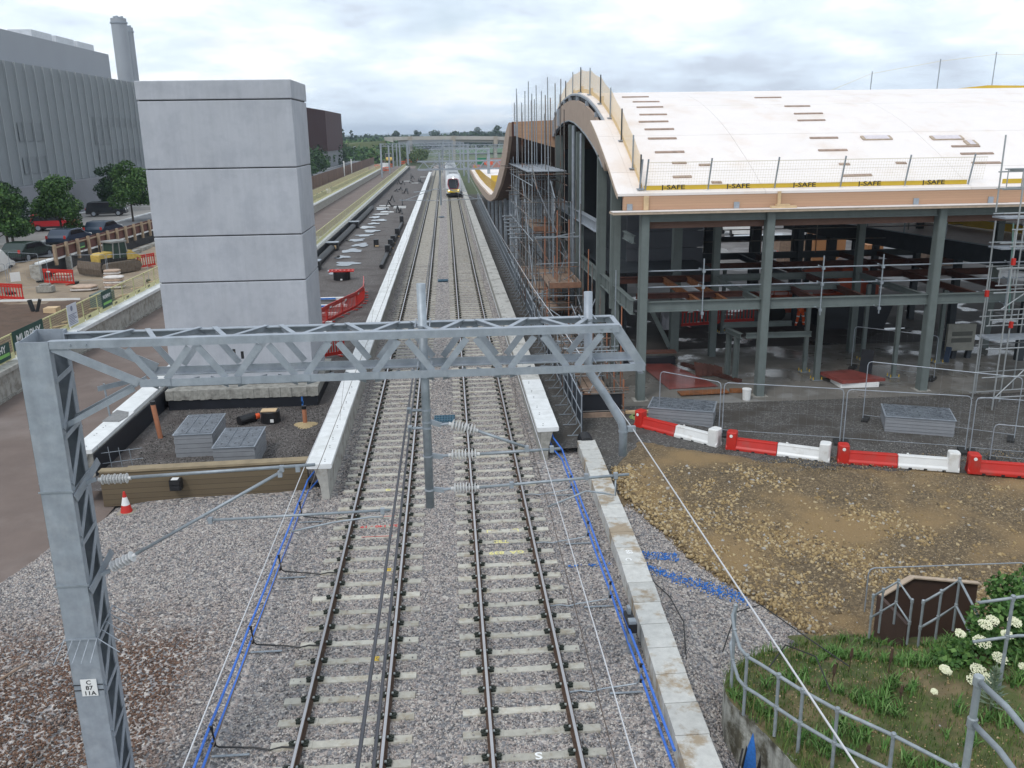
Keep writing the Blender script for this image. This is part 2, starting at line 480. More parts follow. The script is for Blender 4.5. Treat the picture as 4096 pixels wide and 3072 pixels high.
ORD = ['first', 'second', 'third', 'fourth', 'fifth', 'sixth', 'seventh', 'eighth', 'ninth', 'tenth', 'eleventh', 'twelfth', 'thirteenth', 'fourteenth', 'fifteenth', 'sixteenth', 'seventeenth', 'eighteenth', 'nineteenth', 'twentieth', 'twenty-first', 'twenty-second', 'twenty-third', 'twenty-fourth', 'twenty-fifth', 'twenty-sixth', 'twenty-seventh', 'twenty-eighth', 'twenty-ninth', 'thirtieth']
def bevel(o, w=.01, seg=1):
    md = o.modifiers.new('bevel', 'BEVEL'); md.width = w; md.segments = seg; md.limit_method = 'ANGLE'
    return o
def text(body, size, m, name, parent, origin, xdir, ydir, ext=.004, align='CENTER', bold=0.0, sx=1.0):
    """lettering as a thin raised mesh: origin centre, reading along xdir, up along ydir"""
    cu = bpy.data.curves.new('t', 'FONT'); cu.body = body; cu.size = size; cu.align_x = align; cu.align_y = 'CENTER'
    cu.extrude = ext; cu.offset = bold; cu.resolution_u = 3
    to = bpy.data.objects.new('t', cu); C.objects.link(to)
    dg = bpy.context.evaluated_depsgraph_get()
    me = bpy.data.meshes.new_from_object(to.evaluated_get(dg))
    bpy.data.objects.remove(to); me.name = name
    X = Vector(xdir).normalized(); Y = Vector(ydir); Y = (Y-X*Y.dot(X)).normalized(); Z = X.cross(Y)
    base = Vector(origin)-(wloc(parent) if parent else Vector((0, 0, 0)))
    for v in me.vertices: v.co = base+X*v.co.x*sx+Y*v.co.y+Z*v.co.z
    me.materials.clear(); me.materials.append(m)
    o = bpy.data.objects.new(name, me); C.objects.link(o)
    if parent: o.parent = parent
    return o
def hnoise(x, y, s=1.0, seed=0.0):
    return (math.sin(x*1.3*s+seed)*math.cos(y*1.7*s+seed*2)+.5*math.sin(x*3.1*s+y*2.3*s+seed)+.3*math.sin(x*6.7*s-y*5.9*s+seed*3))/1.8
def sheet(x0, x1, y0, y1, nx, ny, zf, name, m, keep=None):
    vs = []; fs = []
    idx = {}
    for j in range(ny+1):
        for i in range(nx+1):
            x = x0+(x1-x0)*i/nx; y = y0+(y1-y0)*j/ny
            vs.append((x, y, zf(x, y)))
    for j in range(ny):
        for i in range(nx):
            x = x0+(x1-x0)*(i+.5)/nx; y = y0+(y1-y0)*(j+.5)/ny
            if keep is None or keep(x, y):
                a = j*(nx+1)+i; fs.append((a, a+1, a+nx+2, a+nx+1))
    b = MB(); b.v = vs; b.f = fs
    return struct(b.build(name, m, loc=(0, 0, 0), smooth=True))
def scatter(pts, sizes, name, m, seed=1, flat=.65, base=None):
    """many small angular stones in one mesh (numpy)"""
    rs = np.random.RandomState(seed); n = len(pts)
    o = np.array([(1, 0, 0), (-1, 0, 0), (0, 1, 0), (0, -1, 0), (0, 0, 1), (0, 0, -1)], float)
    fc = np.array([(0, 2, 4), (2, 1, 4), (1, 3, 4), (3, 0, 4), (2, 0, 5), (1, 2, 5), (3, 1, 5), (0, 3, 5)])
    V = o[None]*sizes[:, None, None]*np.stack([rs.uniform(.7, 1.3, n), rs.uniform(.6, 1.1, n), rs.uniform(.45, .8, n)], 1)[:, None, :]
    V = V+rs.uniform(-.22, .22, V.shape)*sizes[:, None, None]
    q = rs.normal(size=(n, 4)); q /= np.linalg.norm(q, axis=1)[:, None]
    a, b, c, d = q.T
    Rm = np.stack([1-2*(c*c+d*d), 2*(b*c-a*d), 2*(b*d+a*c), 2*(b*c+a*d), 1-2*(b*b+d*d), 2*(c*d-a*b), 2*(b*d-a*c), 2*(c*d+a*b), 1-2*(b*b+c*c)], 1).reshape(n, 3, 3)
    V = np.einsum('nij,nkj->nki', Rm, V)+pts[:, None, :]
    Fc = (fc[None]+6*np.arange(n)[:, None, None]).reshape(-1, 3)
    return npmesh(V.reshape(-1, 3), Fc, name, m)
def npmesh(V, Fc, name, m, parent=None):
    me = bpy.data.meshes.new(name); k = Fc.shape[1]
    me.vertices.add(len(V)); me.vertices.foreach_set('co', V.astype(np.float32).ravel())
    me.loops.add(Fc.size); me.loops.foreach_set('vertex_index', Fc.astype(np.int32).ravel())
    me.polygons.add(len(Fc)); me.polygons.foreach_set('loop_start', np.arange(0, Fc.size, k, dtype=np.int32))
    me.polygons.foreach_set('loop_total', np.full(len(Fc), k, dtype=np.int32))
    me.update(calc_edges=True); me.materials.append(m)
    ob = bpy.data.objects.new(name, me); C.objects.link(ob)
    if parent: ob.parent = parent
    return ob
def leaves(n, centre, rad, size, seed, shells=None):
    """leaf quads spread through clumps; returns (V,F)"""
    rs = np.random.RandomState(seed)
    k = len(shells)
    w_ = np.array([s_[3]**2.2 for s_ in shells]); w_ /= w_.sum()
    pick = rs.choice(k, n, p=w_)
    cc = np.array([s_[:3] for s_ in shells])[pick]; rr = np.array([s_[3] for s_ in shells])[pick]
    d = rs.normal(size=(n, 3)); d /= np.linalg.norm(d, axis=1)[:, None]
    rad_ = rr*(.45+.62*rs.rand(n)**.6)
    P_ = cc+d*rad_[:, None]*np.array([1, 1, .82])
    a = rs.normal(size=(n, 3)); a /= np.linalg.norm(a, axis=1)[:, None]
    b = np.cross(a, d+rs.normal(size=(n, 3))*.7); b /= (np.linalg.norm(b, axis=1)[:, None]+1e-6)
    s_ = size*rs.uniform(.6, 1.3, n)[:, None]
    V = np.stack([P_-a*s_*.6, P_+b*s_*.42, P_+a*s_*.6, P_-b*s_*.42], 1).reshape(-1, 3)
    Fc = np.arange(4*n).reshape(n, 4)
    return V, Fc
# ============================================================ GROUND
BAL = [(0, (.11, .103, .103)), (.15, (.19, .185, .19)), (.38, (.285, .28, .287)), (.52, (.355, .30, .28)), (.75, (.42, .375, .345)), (1, (.56, .525, .49))]
M_BAL = stone_mat('ballast_stone', BAL, 14, 1.0, .05)
M_BALS = island_mat('loose_ballast_stone', BAL, .85, patch=((.42, .28, .21), (-5.4, -4.2), (17.0, 19.5), .45, 1.0))
GRND = mat('far_fields', (.055, .085, .035), .95, 0, .2, .003, col2=(.10, .115, .05), c2=(.45, .6), c2s=.004)
DIRT = mat('brown_haul_dirt', (.155, .118, .102), .9, 0, .12, .9, col2=(.20, .165, .15), c2=(.5, .7), c2s=.25, bump=.5, bs=12)
FILL = stone_mat('dark_crushed_fill', [(0, (.075, .066, .062)), (.5, (.105, .093, .088)), (.85, (.135, .12, .115)), (1, (.22, .21, .20))], 22, .5, .02, patch=(.085,.072,.068), ps=.6)
FILLR = stone_mat('dark_grey_fill', [(0, (.05, .046, .043)), (.5, (.082, .077, .073)), (.85, (.115, .108, .10)), (1, (.20, .195, .185))], 24, .6, .02, patch=(.062,.055,.048), ps=.7)
TAN = stone_mat('tan_hoggin', [(0, (.085, .063, .04)), (.5, (.13, .095, .057)), (.85, (.185, .135, .078)), (1, (.31, .24, .15))], 24, .7, .025, patch=(.25, .17, .085), ps=.35, pr=(.47, .60))
SITE = mat('site_sand', (.30, .235, .165), .9, 0, .15, .5, col2=(.22, .17, .125), c2=(.46, .62), c2s=.4, bump=.4, bs=8)
SOIL = mat('dark_brown_soil', (.10, .062, .042), .95, 0, .25, 2, bump=.8, bs=6)
ASPH = mat('asphalt', (.14, .145, .155), .85, 0, .1, .4)
PARK = mat('paved_parking', (.26, .245, .23), .85, 0, .08, .5)
WETG = mat('wet_yard', (.135, .125, .12), .8, 0, .2, .35, col2=(.085, .078, .075), c2=(.4, .6), c2s=.3, bump=.2, bs=5, wet=(.16, .52, .62, .4), spec=.3)
SLABM = mat('wet_slab', (.155, .145, .13), .8, 0, .2, .6, col2=(.21, .205, .195), c2=(.52, .6), c2s=.45, wet=(.35, .48, .58, .18), spec=.4)

b = MB(); b.add([(-9000, -60, -1.6), (9000, -60, -1.6), (9000, 9000, -1.6), (-9000, 9000, -1.6)], [(0, 1, 2, 3)])
struct(b.build('ground', GRND, loc=(0, 0, 0)))
def zr_(x, y):
    z = 0.0
    if y < 25.5:
        d = 25.5-y
        z = -1.05*min(1, d/9.5)**1.1 + .05*hnoise(x, y, .8, 1)*min(1, d/2)
        if x < 9: z += min(1, (9-x)/4)*min(1, d/9.5)*.62
    if y < 15: z -= .1*(15-y)
    return z + .02*hnoise(x, y, 1.7)
def zbal(x, y):
    z = -.205 + .012*hnoise(x, y, 2.0)
    if y < 27 and x < -4.2:
        z -= .02*(min(-4.2-x, 4)) - .05*hnoise(x, y, .5, 3)
        if x < -7 and y < 19: z += .10*min(1, (19-y)/3)*max(0, hnoise(x, y, .35, 5))
    if y < 26 and x > 4.95:
        u = min(1, (x-4.95)/.7); z = z*(1-u)+(zr_(x, y)-.03)*u
    if 4.7 < x and y < 15: z -= .05*(15-y)*min(1, (x-4.7)*2.5)
    if y < 28:
        d = -x-(9.9+(24.5-y)*.33)-.12*hnoise(x, y, 1.3)
        if d > -.6: z -= (d+.6)*.22
    if y < 28.5 and abs(x) > 2.95 and abs(x) < 4: z -= .03
    return z
sheet(-14, 12, 4, 30, 104, 104, zbal, 'ballast', M_BAL, keep=lambda x, y: (y < 29 or abs(x) < 4.2) and not (x < -10.3 and y > 25.4))
sheet(-3.6, 3.6, 30, 330, 8, 100, lambda x, y: -.205, 'ballast', M_BAL)
# loose stones over the near ballast
def stones_on(n, x0, x1, y0, y1, zf, smin, smax, name, m, seed, keep=lambda x, y: True):
    rs = random.Random(seed); P_ = []; S_ = []
    while len(P_) < n:
        t = rs.random()**1.0; y = y0+(y1-y0)*t; x = rs.uniform(x0, x1)
        if not keep(x, y): continue
        P_.append((x, y, zf(x, y)+.004)); S_.append(rs.uniform(smin, smax))
    return scatter(np.array(P_), np.array(S_), name, m, seed)
def kb(x, y):
    for c_ in (-1.7, 1.7):
        if abs(x-c_) < 1.27:
            ph = ((y-12.99) % .65)
            if (ph < .095 or ph > .555) and rnd.random() < (.985 if abs(x-c_) < 1.0 else .72): return False
        for rl in (-.7525, .7525):
            if abs(x-c_-rl) < .07: return False
    if zbal(x, y) < -.40 and x < 0: return False
    if x > 5 and x > edge_left(y)+.1: return False
    if x > 4.5 and x < 4.95: return False
    vis = .55*(y+3)
    return abs(x-.5-.05*y) < vis
def edge_left(y): return float(np.interp(y, [13.5, 15.6, 17.0, 18.0, 20.1, 22.3, 24, 26, 28], [10.2, 9.6, 8.7, 7.9, 6.6, 5.85, 5.4, 5.5, 6.5]))
o = stones_on(98000, -14, 11.3, 11.3, 25.2, zbal, .020, .042, 'ballast_stones', M_BALS, 3, kb)
o['kind'] = 'stuff'; o['label'] = 'loose grey and pink ballast stones around the nearest sleepers'; o['category'] = 'stones'
GB_ = 0
o = stones_on(26000, -3.15, 3.15, 25.2, 42, lambda x, y: -.205, .022, .04, 'ballast_stones', M_BALS, 4, kb)
o['kind'] = 'stuff'; o['label'] = 'loose ballast stones between the two white platform edges'; o['category'] = 'stones'

# left track bed without track, platform fill, embankment
sheet(-18.6, -9.8, 10, 330, 10, 160, lambda x, y: -.40+.03*hnoise(x, y, .4), 'dirt_road', DIRT)
sheet(-26, -16, 8, 30, 10, 12, lambda x, y: -.42, 'dirt_road', DIRT, keep=lambda x, y: x < -18.4)
sheet(-10.9, -3.55, 25.75, 292, 8, 150, lambda x, y: .0+.03*hnoise(x, y, .5), 'platform_fill', FILL)
sheet(3.6, 9.0, 27.9, 160, 6, 80, lambda x, y: .0+.02*hnoise(x, y, .5), 'platform_fill', FILLR)
sheet(-60, -18.9, 30, 330, 60, 160, lambda x, y: .56+.05*hnoise(x, y, .3)+(max(0, min(1.1, (y-60)*.11)) if x < -29.4 else 0), 'site_ground', SITE, keep=lambda x, y: x > -29.6 or y < 74)
def ksoil(x, y): return y < 56.0+.8*math.sin(x*.8)
sheet(-32, -18.95, 30, 57, 30, 50, lambda x, y: .66+.07*hnoise(x, y, 1.2), 'soil', SOIL, keep=ksoil)
sheet(-140, -29.3, 70, 330, 10, 30, lambda x, y: 1.72, 'road', ASPH)
for (x0, x1, y0, y1) in ((-43.5, -35, 71, 320), ):
    sheet(x0, x1, y0, y1, 2, 20, lambda x, y: 1.728, 'parking_bays', PARK)
b = MB()
for x in (-43.65, -34.85): b.box(x-.09, x+.09, 71, 320, 1.7, 1.84)
struct(b.build('kerb', CONCW, loc=(0, 0, 0)))
b = MB()
for k in range(9): b.box(-43.4, -35.1, 79.5+k*14, 79.65+k*14, 1.7, 1.738)
b.box(-31.9, -31.75, 71, 320, 1.7, 1.732)
struct(b.build('road_markings', WHITEPT, loc=(0, 0, 0)))
# yard under and beyond the station building
sheet(9.0, 140, 31.2, 330, 30, 50, lambda x, y: -.03, 'yard', WETG)
sheet(7.0, 30, 32.0, 41, 12, 10, lambda x, y: .06, 'floor_slab', SLABM)
sheet(7.5, 34, 41, 57, 20, 12, lambda x, y: .02+.03*hnoise(x, y, .8), 'mud', mat('dark_mud', (.05, .043, .04), .85, 0, .3, .8, bump=.5, bs=5, wet=(.5, .56, .62, .25)))
b = MB(); b.box(7.0, 30, 31.8, 32.0, -.3, .063); struct(b.build('slab_edge', CONCR, loc=(0, 0, 0)))
# right-hand ground: grey fill, then the tan stony slope falling towards the camera
sheet(4.9, 30, 24.0, 32.1, 50, 16, lambda x, y: zr_(x, y)+.012*(y-25.4), 'fill_ground', FILLR)
sheet(5, 34, 13, 29.0, 116, 66, lambda x, y: zr_(x, y)+min(.05, (x-edge_left(y)-.12*hnoise(x, y, 4))*.22)-max(0, (y-float(np.interp(x, [6, 9, 11.5, 16.6, 26], [28.5, 26.6, 24.9, 23.9, 22.6]))+.25*hnoise(x, y, 2))*.10), 'stone_slope', TAN)
ROCK = island_mat('tan_limestone', [(0, (.11, .085, .06)), (.25, (.25, .175, .085)), (.6, (.36, .26, .13)), (.9, (.46, .36, .21)), (1, (.33, .33, .33))])
def krock(x, y):
    if y > float(np.interp(x, [6, 9, 11.5, 16.6, 26], [28.0, 26.0, 24.6, 23.6, 22.4])): return False
    e = edge_left(y)
    if x < e-.15: return False
    band = math.exp(-((x-e-.3)/.45)**2)*1.0
    band2 = math.exp(-((x-(8.0+1.35*(22-y)))/1.3)**2)*.95
    return rnd.random() < max(.05, band, band2, .6*(hnoise(x, y, .7, 9) > .35))
o = stones_on(14000, 5.3, 22, 13.4, 26.0, lambda x, y: zr_(x, y)+.035, .028, .085, 'limestone_rocks', ROCK, 8, krock)
o['kind'] = 'stuff'; o['label'] = 'tan limestone rubble strewn down the brown slope'; o['category'] = 'rubble'
o = stones_on(26000, 5.2, 24, 13.4, 26.0, lambda x, y: zr_(x, y)+.04, .008, .026, 'limestone_chips', ROCK, 18, lambda x, y: x > edge_left(y)-.1 and (hnoise(x, y, .55, 2) > -.1 or rnd.random() < .3))
o['kind'] = 'stuff'; o['label'] = 'small tan stone chips over the brown slope'; o['category'] = 'rubble'
GRIT = island_mat('grey_grit', [(0, (.03, .03, .03)), (.5, (.10, .095, .09)), (.9, (.20, .19, .18)), (1, (.35, .33, .3))])
o = stones_on(24000, 5.2, 26, 25.0, 31.7, lambda x, y: .0+.01, .010, .03, 'grit', GRIT, 28)
o['kind'] = 'stuff'; o['label'] = 'dark grey grit lying between the red and white barriers and the slab'; o['category'] = 'grit'
o = stones_on(9000, -10.2, -4.1, 25.9, 34, lambda x, y: .01, .010, .028, 'grit', GRIT, 29)
o['kind'] = 'stuff'; o['label'] = 'dark grit on the fill around the two grey chambers by the tower'; o['category'] = 'grit'

# blue spray paint over the ballast: a scatter of painted stones
BLST = island_mat('blue_painted_stone', [(0, (.02, .12, .45)), (1, (.05, .25, .7))])
rs = random.Random(5); P_ = []; S_ = []
for k in range(900):
    t = rs.random(); x = 4.98+t*2.35; y = 19.75-t*1.25+rs.gauss(0, .10+.10*t)
    if rs.random() < .25: y = 20.5-rs.random()*.4; x = 5.2+rs.random()*.9
    P_.append((x, y, zbal(x, y)+.03)); S_.append(rs.uniform(.016, .027))
for k in range(60):
    x = 3.2+rs.random()*1.1; P_.append((x, 19.9+rs.gauss(0, .05), -.19)); S_.append(.022)
o = scatter(np.array(P_), np.array(S_), 'painted_stones', BLST, 5)
o['kind'] = 'stuff'; o['label'] = 'streak of blue sprayed stones on the ballast right of the cable trough'; o['category'] = 'painted stones'

# puddles
def puddle(x, y, a, bb, seed, z=None, rz=0):
    z = (.045 if z is None else z)+.0035*(seed % 15)
    rs = random.Random(seed); n = 26; vs = []
    for i in range(n):
        t = 2*math.pi*i/n; r = 1+.22*math.sin(3*t+seed)+.16*math.sin(5*t+seed*2)+.1*rs.random()
        vs.append((x+a*r*math.cos(t), y+bb*r*math.sin(t), z))
    b = MB(); b.add(vs, [tuple(range(n))]); return b
b = MB()
for i, (x, y, a, c_) in enumerate([(-8.4+.5*math.sin(k_*2.1), 70+4.3*k_, .55+.35*abs(math.sin(k_*1.7)), .8+.6*abs(math.cos(k_*2.3))) for k_ in range(15)] if True else [(-8.6, 72, .55, 2.0), (-9.0, 76, .5, 2), (-9.6, 68.5, .5, .8), (-8.8, 59.5, .9, .6), (-8.3, 88, .75, 2.6), (-7.9, 94, .9, 3.0), (-8.2, 100, .8, 2.6), (-8.7, 107, .7, 3.2), (-8.1, 115, 1.0, 3.2), (-9.0, 86, .5, 5), (-8.9, 100, .5, 9), (-8.5, 123, .8, 3), (-8.0, 134, 1.0, 3), (-8.8, 145, .9, 5), (-9.4, 64.5, .9, .4)]):
    q = puddle(x, y, a, c_, i); b.add(q.v, q.f)
struct(b.build('puddles', PUDM, loc=(0, 0, 0)))
b = MB()
for i, (x, y, a, c_) in enumerate([(25, 50, 2.4, .35), (31, 54, 3, .5), (23.5, 44.0, 1.0, .2), (27, 41.5, 1.0, .6), (26, 95, 3, 3), (23, 78, 2.2, 3), (32, 88, 3, 1), (50, 92, 5, 1.2), (28, 62, 2, .4)]):
    q = puddle(x, y, a, c_, i+30, z=-.01 if y > 47 else .075); b.add(q.v, q.f)
struct(b.build('puddles', PUDM, loc=(0, 0, 0)))

# ============================================================ TRACKS
def curve_x(y):
    return 0.0 if y < 270 else -((y-270)**2)*.0009
def make_track(cx_, side):
    t = thing('railway_track', 'left track of two steel rails on pale concrete sleepers' if side == 'left' else 'right track of two steel rails on pale concrete sleepers, with the train on it', 'track', (cx_, 8, -.2), 'two parallel railway tracks')
    ys = [4]+list(range(10, 270, 20))+list(range(270, 460, 10))
    for s_ in (-.7525, .7525):
        bw = MB(); bt = MB()
        for a, c_ in zip(ys[:-1], ys[1:]):
            xa = cx_+s_+curve_x(a); xb = cx_+s_+curve_x(c_)
            bw.beam((xa, a, -.152), (xb, c_, -.152), .14, .016)
            bw.beam((xa, a, -.095), (xb, c_, -.095), .022, .10)
            bw.beam((xa, a, -.026), (xb, c_, -.026), .070, .040)
            bt.beam((xa, a, -.003), (xb, c_, -.003), .052, .006)
        r_ = bw.build('rail', RAILW, t); bt.build('running_surface', RAILT, r_)
    # first sleeper with its clips, then copies
    y0 = 12.99-.65*5
    n0 = 100
    def slp(y, m=MB):
        bb = m(); x = cx_
        bb.prism([(y-.14, -.36), (y+.14, -.36), (y+.095, -.168), (y-.095, -.168)], x-1.25, x-.52, 'X')
        bb.prism([(y-.14, -.36), (y+.14, -.36), (y+.088, -.180), (y-.088, -.180)], x-.52, x+.52, 'X')
        bb.prism([(y-.14, -.36), (y+.14, -.36), (y+.095, -.168), (y-.095, -.168)], x+.52, x+1.25, 'X')
        return bb
    s0 = slp(y0).build('sleeper', SLEEPC, t)
    clips = []
    for s_ in (-.7525, .7525):
        for q in (-1, 1):
            c_ = MB(); x = cx_+s_+q*.115
            c_.box(x-.05, x+.05, y0-.075, y0+.075, -.166, -.125)
            c_.tube((x-.04*q, y0-.06, -.118), (x+.06*q, y0+.02, -.118), .012, 6)
            c_.tube((x-.04*q, y0+.06, -.118), (x+.06*q, y0-.02, -.118), .012, 6)
            cl = c_.build('rail_clip', CLIP, s0)
            p_ = MB(); p_.box(x-.052*q-.018, x-.052*q+.018, y0-.025, y0+.025, -.13, -.105)
            cl2 = p_.build('clip_insulator', CLIPW, s0); clips += [cl, cl2]
    for k in range(1, n0):
        c_ = s0.copy(); C.objects.link(c_); c_.parent = t
        c_.location = (rnd.uniform(-.012, .012), .65*k, rnd.uniform(-.008, .004)); c_.rotation_euler = (0, 0, rnd.uniform(-.0006, .0006))
        for q in (clips if k < 60 else clips[0::2]):
            d = q.copy(); C.objects.link(d); d.parent = c_
    rc = MB()
    for k in range(n0, 420):
        y = y0+.65*k
        for s_ in (-.7525, .7525): rc.box(cx_+s_-.16+curve_x(y), cx_+s_+.16+curve_x(y), y-.07, y+.07, -.166, -.125)
    o = rc.build('rail_clips', CLIP, t); o['kind'] = 'stuff'
    rest = MB()
    for k in range(n0, 420):
        y = y0+.65*k
        rest.box(cx_-1.25+curve_x(y), cx_+1.25+curve_x(y), y-.09, y+.09, -.3, -.172)
    o = rest.build('sleepers', SLEEPC, t); o['kind'] = 'stuff'
    return t, y0
TL, y0_ = make_track(-1.7, 'left')
TR, _ = make_track(1.7, 'right')
# a few stones lying on the sleepers
rs = random.Random(31); P_ = []; S_ = []
for k in range(520):
    c_ = rs.choice((-1.7, 1.7)); n_ = rs.randint(-4, 34); x = c_+rs.uniform(-1.2, 1.2)
    if abs(abs(x-c_)-.7525) < .17: continue
    P_.append((x, 12.99+.65*n_+rs.uniform(-.08, .08), -.155)); S_.append(rs.uniform(.016, .032))
o = scatter(np.array(P_), np.array(S_), 'ballast_stones', M_BALS, 61); tag(o, 'odd ballast stones lying on top of the sleepers', 'stones', kind='stuff')
# painted marks on sleepers
def smark(body, x, k, m, par, size=.17, flip=True, z=-.1795):
    y = 12.99+.65*k
    xd = (-1, 0, 0) if flip else (1, 0, 0); yd = (0, -1, 0) if flip else (0, 1, 0)
    text(body, size, m, 'painted_lettering', par, (x, y, z), xd, yd, .002, sx=1.2, bold=.006)
smark('S', 1.75, 0, WHITEPT, TR, .25)
smark('GA  839', 1.72, 12, YELPT, TR, .22)
smark('TSS', 1.62, 13, YELPT, TR, .22)
b = MB(); yy = 12.99+.65*14
for x in (1.28, 2.12): b.box(x-.015, x+.015, yy-.09, yy+.09, -.18, -.176)
b.box(1.295, 1.42, yy+.06, yy+.09, -.18, -.176); b.box(1.98, 2.105, yy+.06, yy+.09, -.18, -.176)
b.build('painted_bracket', YELPT, TR)
smark('GA 140 - 19B', -1.72, 15, REDPT, TL, .18)
b = MB()
for k in (14, 16):
    yy = 12.99+.65*k; b.box(-2.12, -1.28, yy-.012, yy+.012, -.18, -.176)
b.build('painted_line', REDPT, TL)
for k, x in ((5, -1.3), (11, -1.28), (19, -1.6), (19, -1.12)):
    yy = 12.99+.65*k-.0
    b = MB(); b.box(x-.07, x+.07, yy-.075, yy+.075, -.181, -.174); t_ = b.build('yellow_tag', YELLOW if k < 19 else YELPT, TL)
    text('10', .11, BLACKPT, 'tag_figures', t_, (x, yy, -.1735), (1, 0, 0), (0, 1, 0), .001)
# ============================================================ OVERHEAD LINE
def insulator(b, a, d, L_=.34, r=.062, ribs=7, core=.024):
    prof = [(0, core*1.2), (.03, core*1.2)]
    for i in range(ribs):
        t = .04+(L_-.08)*i/ribs; w_ = (L_-.08)/ribs
        rr = r*(1 if i % 2 == 0 else .86)
        prof += [(t, core), (t+w_*.45, rr), (t+w_*.62, rr), (t+w_*.72, core)]
    prof += [(L_-.03, core*1.2), (L_, core*1.2)]
    b.lathe(a, d, prof, 16); return b
GF, GB = 11.8, 12.65
g = thing('overhead_line_gantry', 'big grey lattice cantilever gantry with plated mast standing at front left', 'gantry', (-5.04, 12.2, -.35))
zb, zt = -.35, 7.68
m_ = MB(); m_.box(-5.245, -4.825, GF-.01, GF+.01, zb, zt); m_.box(-5.245, -5.225, GF+.011, GF+.11, zb, zt); m_.box(-4.845, -4.825, GF+.011, GF+.11, zb, zt)
mast = m_.build('mast_front_channel', GALV, g)
m_ = MB(); m_.box(-5.345, -4.925, GB-.01, GB+.01, zb, zt); m_.box(-5.345, -5.325, GB-.11, GB-.011, zb, zt); m_.box(-4.945, -4.925, GB-.11, GB-.011, zb, zt)
m_.build('mast_rear_channel', GALV, g)
# box head of the mast
m_ = MB(); m_.beam((-5.235, GF+.012, 7.42), (-5.335, GB-.012, 7.42), .012, .5)
m_.box(-5.2, -4.95, GF+.12, GB-.12, 7.50, 7.515)
m_.build('mast_head', GALV, g)
m_ = MB(); m_.beam((-5.262, GF+.03, 3.4), (-5.352, GB-.03, 3.4), .01, 7.5); m_.build('mast_web', PAINTG, g)  # web closes the far side; inner shade also put into its darker colour
def lace(bx, xf, xb, z0, z1, n, w_=.06, t=.010, zig=True):
    for i in range(n):
        za = z0+(z1-z0)*i/n; zc = z0+(z1-z0)*(i+.5)/n; zd = z0+(z1-z0)*(i+1)/n
        A = (xf, GF+.03, za); B = (xb, GB-.03, zc); D = (xf, GF+.03, zd)
        bx.ang(A, B, w_, t, up=(1, 0, 0)); bx.ang(B, D, w_, t, up=(1, 0, 0)) if zig else None
for k in range(9):
    z0 = .05+k*.8
    m_ = MB(); m_.beam((-4.815, GF+.04, z0), (-4.915, GB-.04, z0+.62), .012, .075, up=(0, 1, 0)); m_.build('lacing_bar', GALV, g)
    m_ = MB(); m_.beam((-4.818, GF+.04, z0+.68), (-4.918, GB-.04, z0+.68), .012, .07, up=(0, 0, 1)); m_.build('lacing_bar', GALV, g)
    m_ = MB(); m_.beam((-5.255, GF+.04, z0), (-5.355, GB-.04, z0+.62), .012, .075, up=(0, 1, 0)); m_.build('lacing_bar', GALV, g)
# boom chords
cw = .105
chords = [((-4.82, GF, 7.63), (2.80, GF, 7.63), 'top_chord'), ((-4.93, GB, 7.58), (2.83, GB, 7.60), 'top_chord'),
          ((-3.72, GF, 7.07), (3.17, GF, 7.07), 'bottom_chord'), ((-3.86, GB, 7.03), (3.17, GB, 7.03), 'bottom_chord')]
for a, c_, nm in chords:
    m_ = MB(); m_.ang(a, c_, cw, .012, side=(1 if (a[1] == GB) != (False) else 1)*(-1 if a[1] == GF else 1), flip=(1 if nm == 'top_chord' else -1)); m_.build(nm, GALV, g)
for Yp, dz in ((GF, 0), (GB, -.03)):
    s_ = 1 if Yp == GF else -1
    m_ = MB(); m_.beam((2.78, Yp+.02*s_, 7.62), (3.14, Yp+.02*s_, 7.06), .012, .12, up=(1, 0, .6)); m_.build('end_post', GALV, g)
    m_ = MB(); m_.beam((-4.80, Yp+.02*s_, 7.60), (-3.74, Yp+.02*s_, 7.08), .012, .12, up=(.5, 0, 1)); m_.build('end_post', GALV, g)
    tops = [-3.90+.93*i for i in range(8)]
    bots = [-3.62]+[-3.43+.93*i for i in range(7)]+[3.0]
    bots = [-3.44+.93*i for i in range(7)]
    for i, tx in enumerate(tops):
        if i > 0:
            m_ = MB(); m_.beam((tx-.06, Yp+.018*s_, 7.55), (bots[i-1]+.07, Yp+.018*s_, 7.11), .012, .09, up=(1, 0, 0)); m_.build('web_member', GALV, g)
        if i < 7:
            m_ = MB(); m_.beam((tx+.06, Yp+.018*s_, 7.55), (bots[i]-.07, Yp+.018*s_, 7.11), .012, .09, up=(1, 0, 0)); m_.build('web_member', GALV, g)
for i in range(8):
    tx = -3.90+.93*i
    for q in (-1, 1):
        if i == 7 and q == 1: continue
        m_ = MB(); m_.beam((tx+q*.10, GB-.05, 7.655), (tx+q*.42, GF+.06, 7.675), .07, .012, up=(0, 0, 1)); m_.beam((tx+q*.10, GB-.05, 7.62), (tx+q*.42, GF+.06, 7.64), .010, .07, up=(0, 0, 1)); m_.build('top_bracing', GALV, g)
        if i < 7:
            m_ = MB(); m_.beam((tx+.0+q*.08, (GF+GB)/2, 7.0), (tx+q*.40, GF+.05, 7.0), .010, .07, up=(0, 0, 1)); m_.build('bottom_bracing', GALV, g)
m_ = MB(); m_.beam((2.80, GF+.02, 7.65), (2.83, GB-.02, 7.64), .07, .012); m_.build('end_tie', GALV, g)
m_ = MB(); m_.beam((3.12, GF+.02, 6.98), (3.13, GB-.02, 6.95), .07, .012); m_.build('end_tie', GALV, g)
for Yp in (GF+.16, GB-.16):
    m_ = MB(); m_.ang((-3.86, Yp, 6.96), (-4.92, Yp, 6.42), .07, .010, side=1); m_.build('knee_strut', GALV, g)
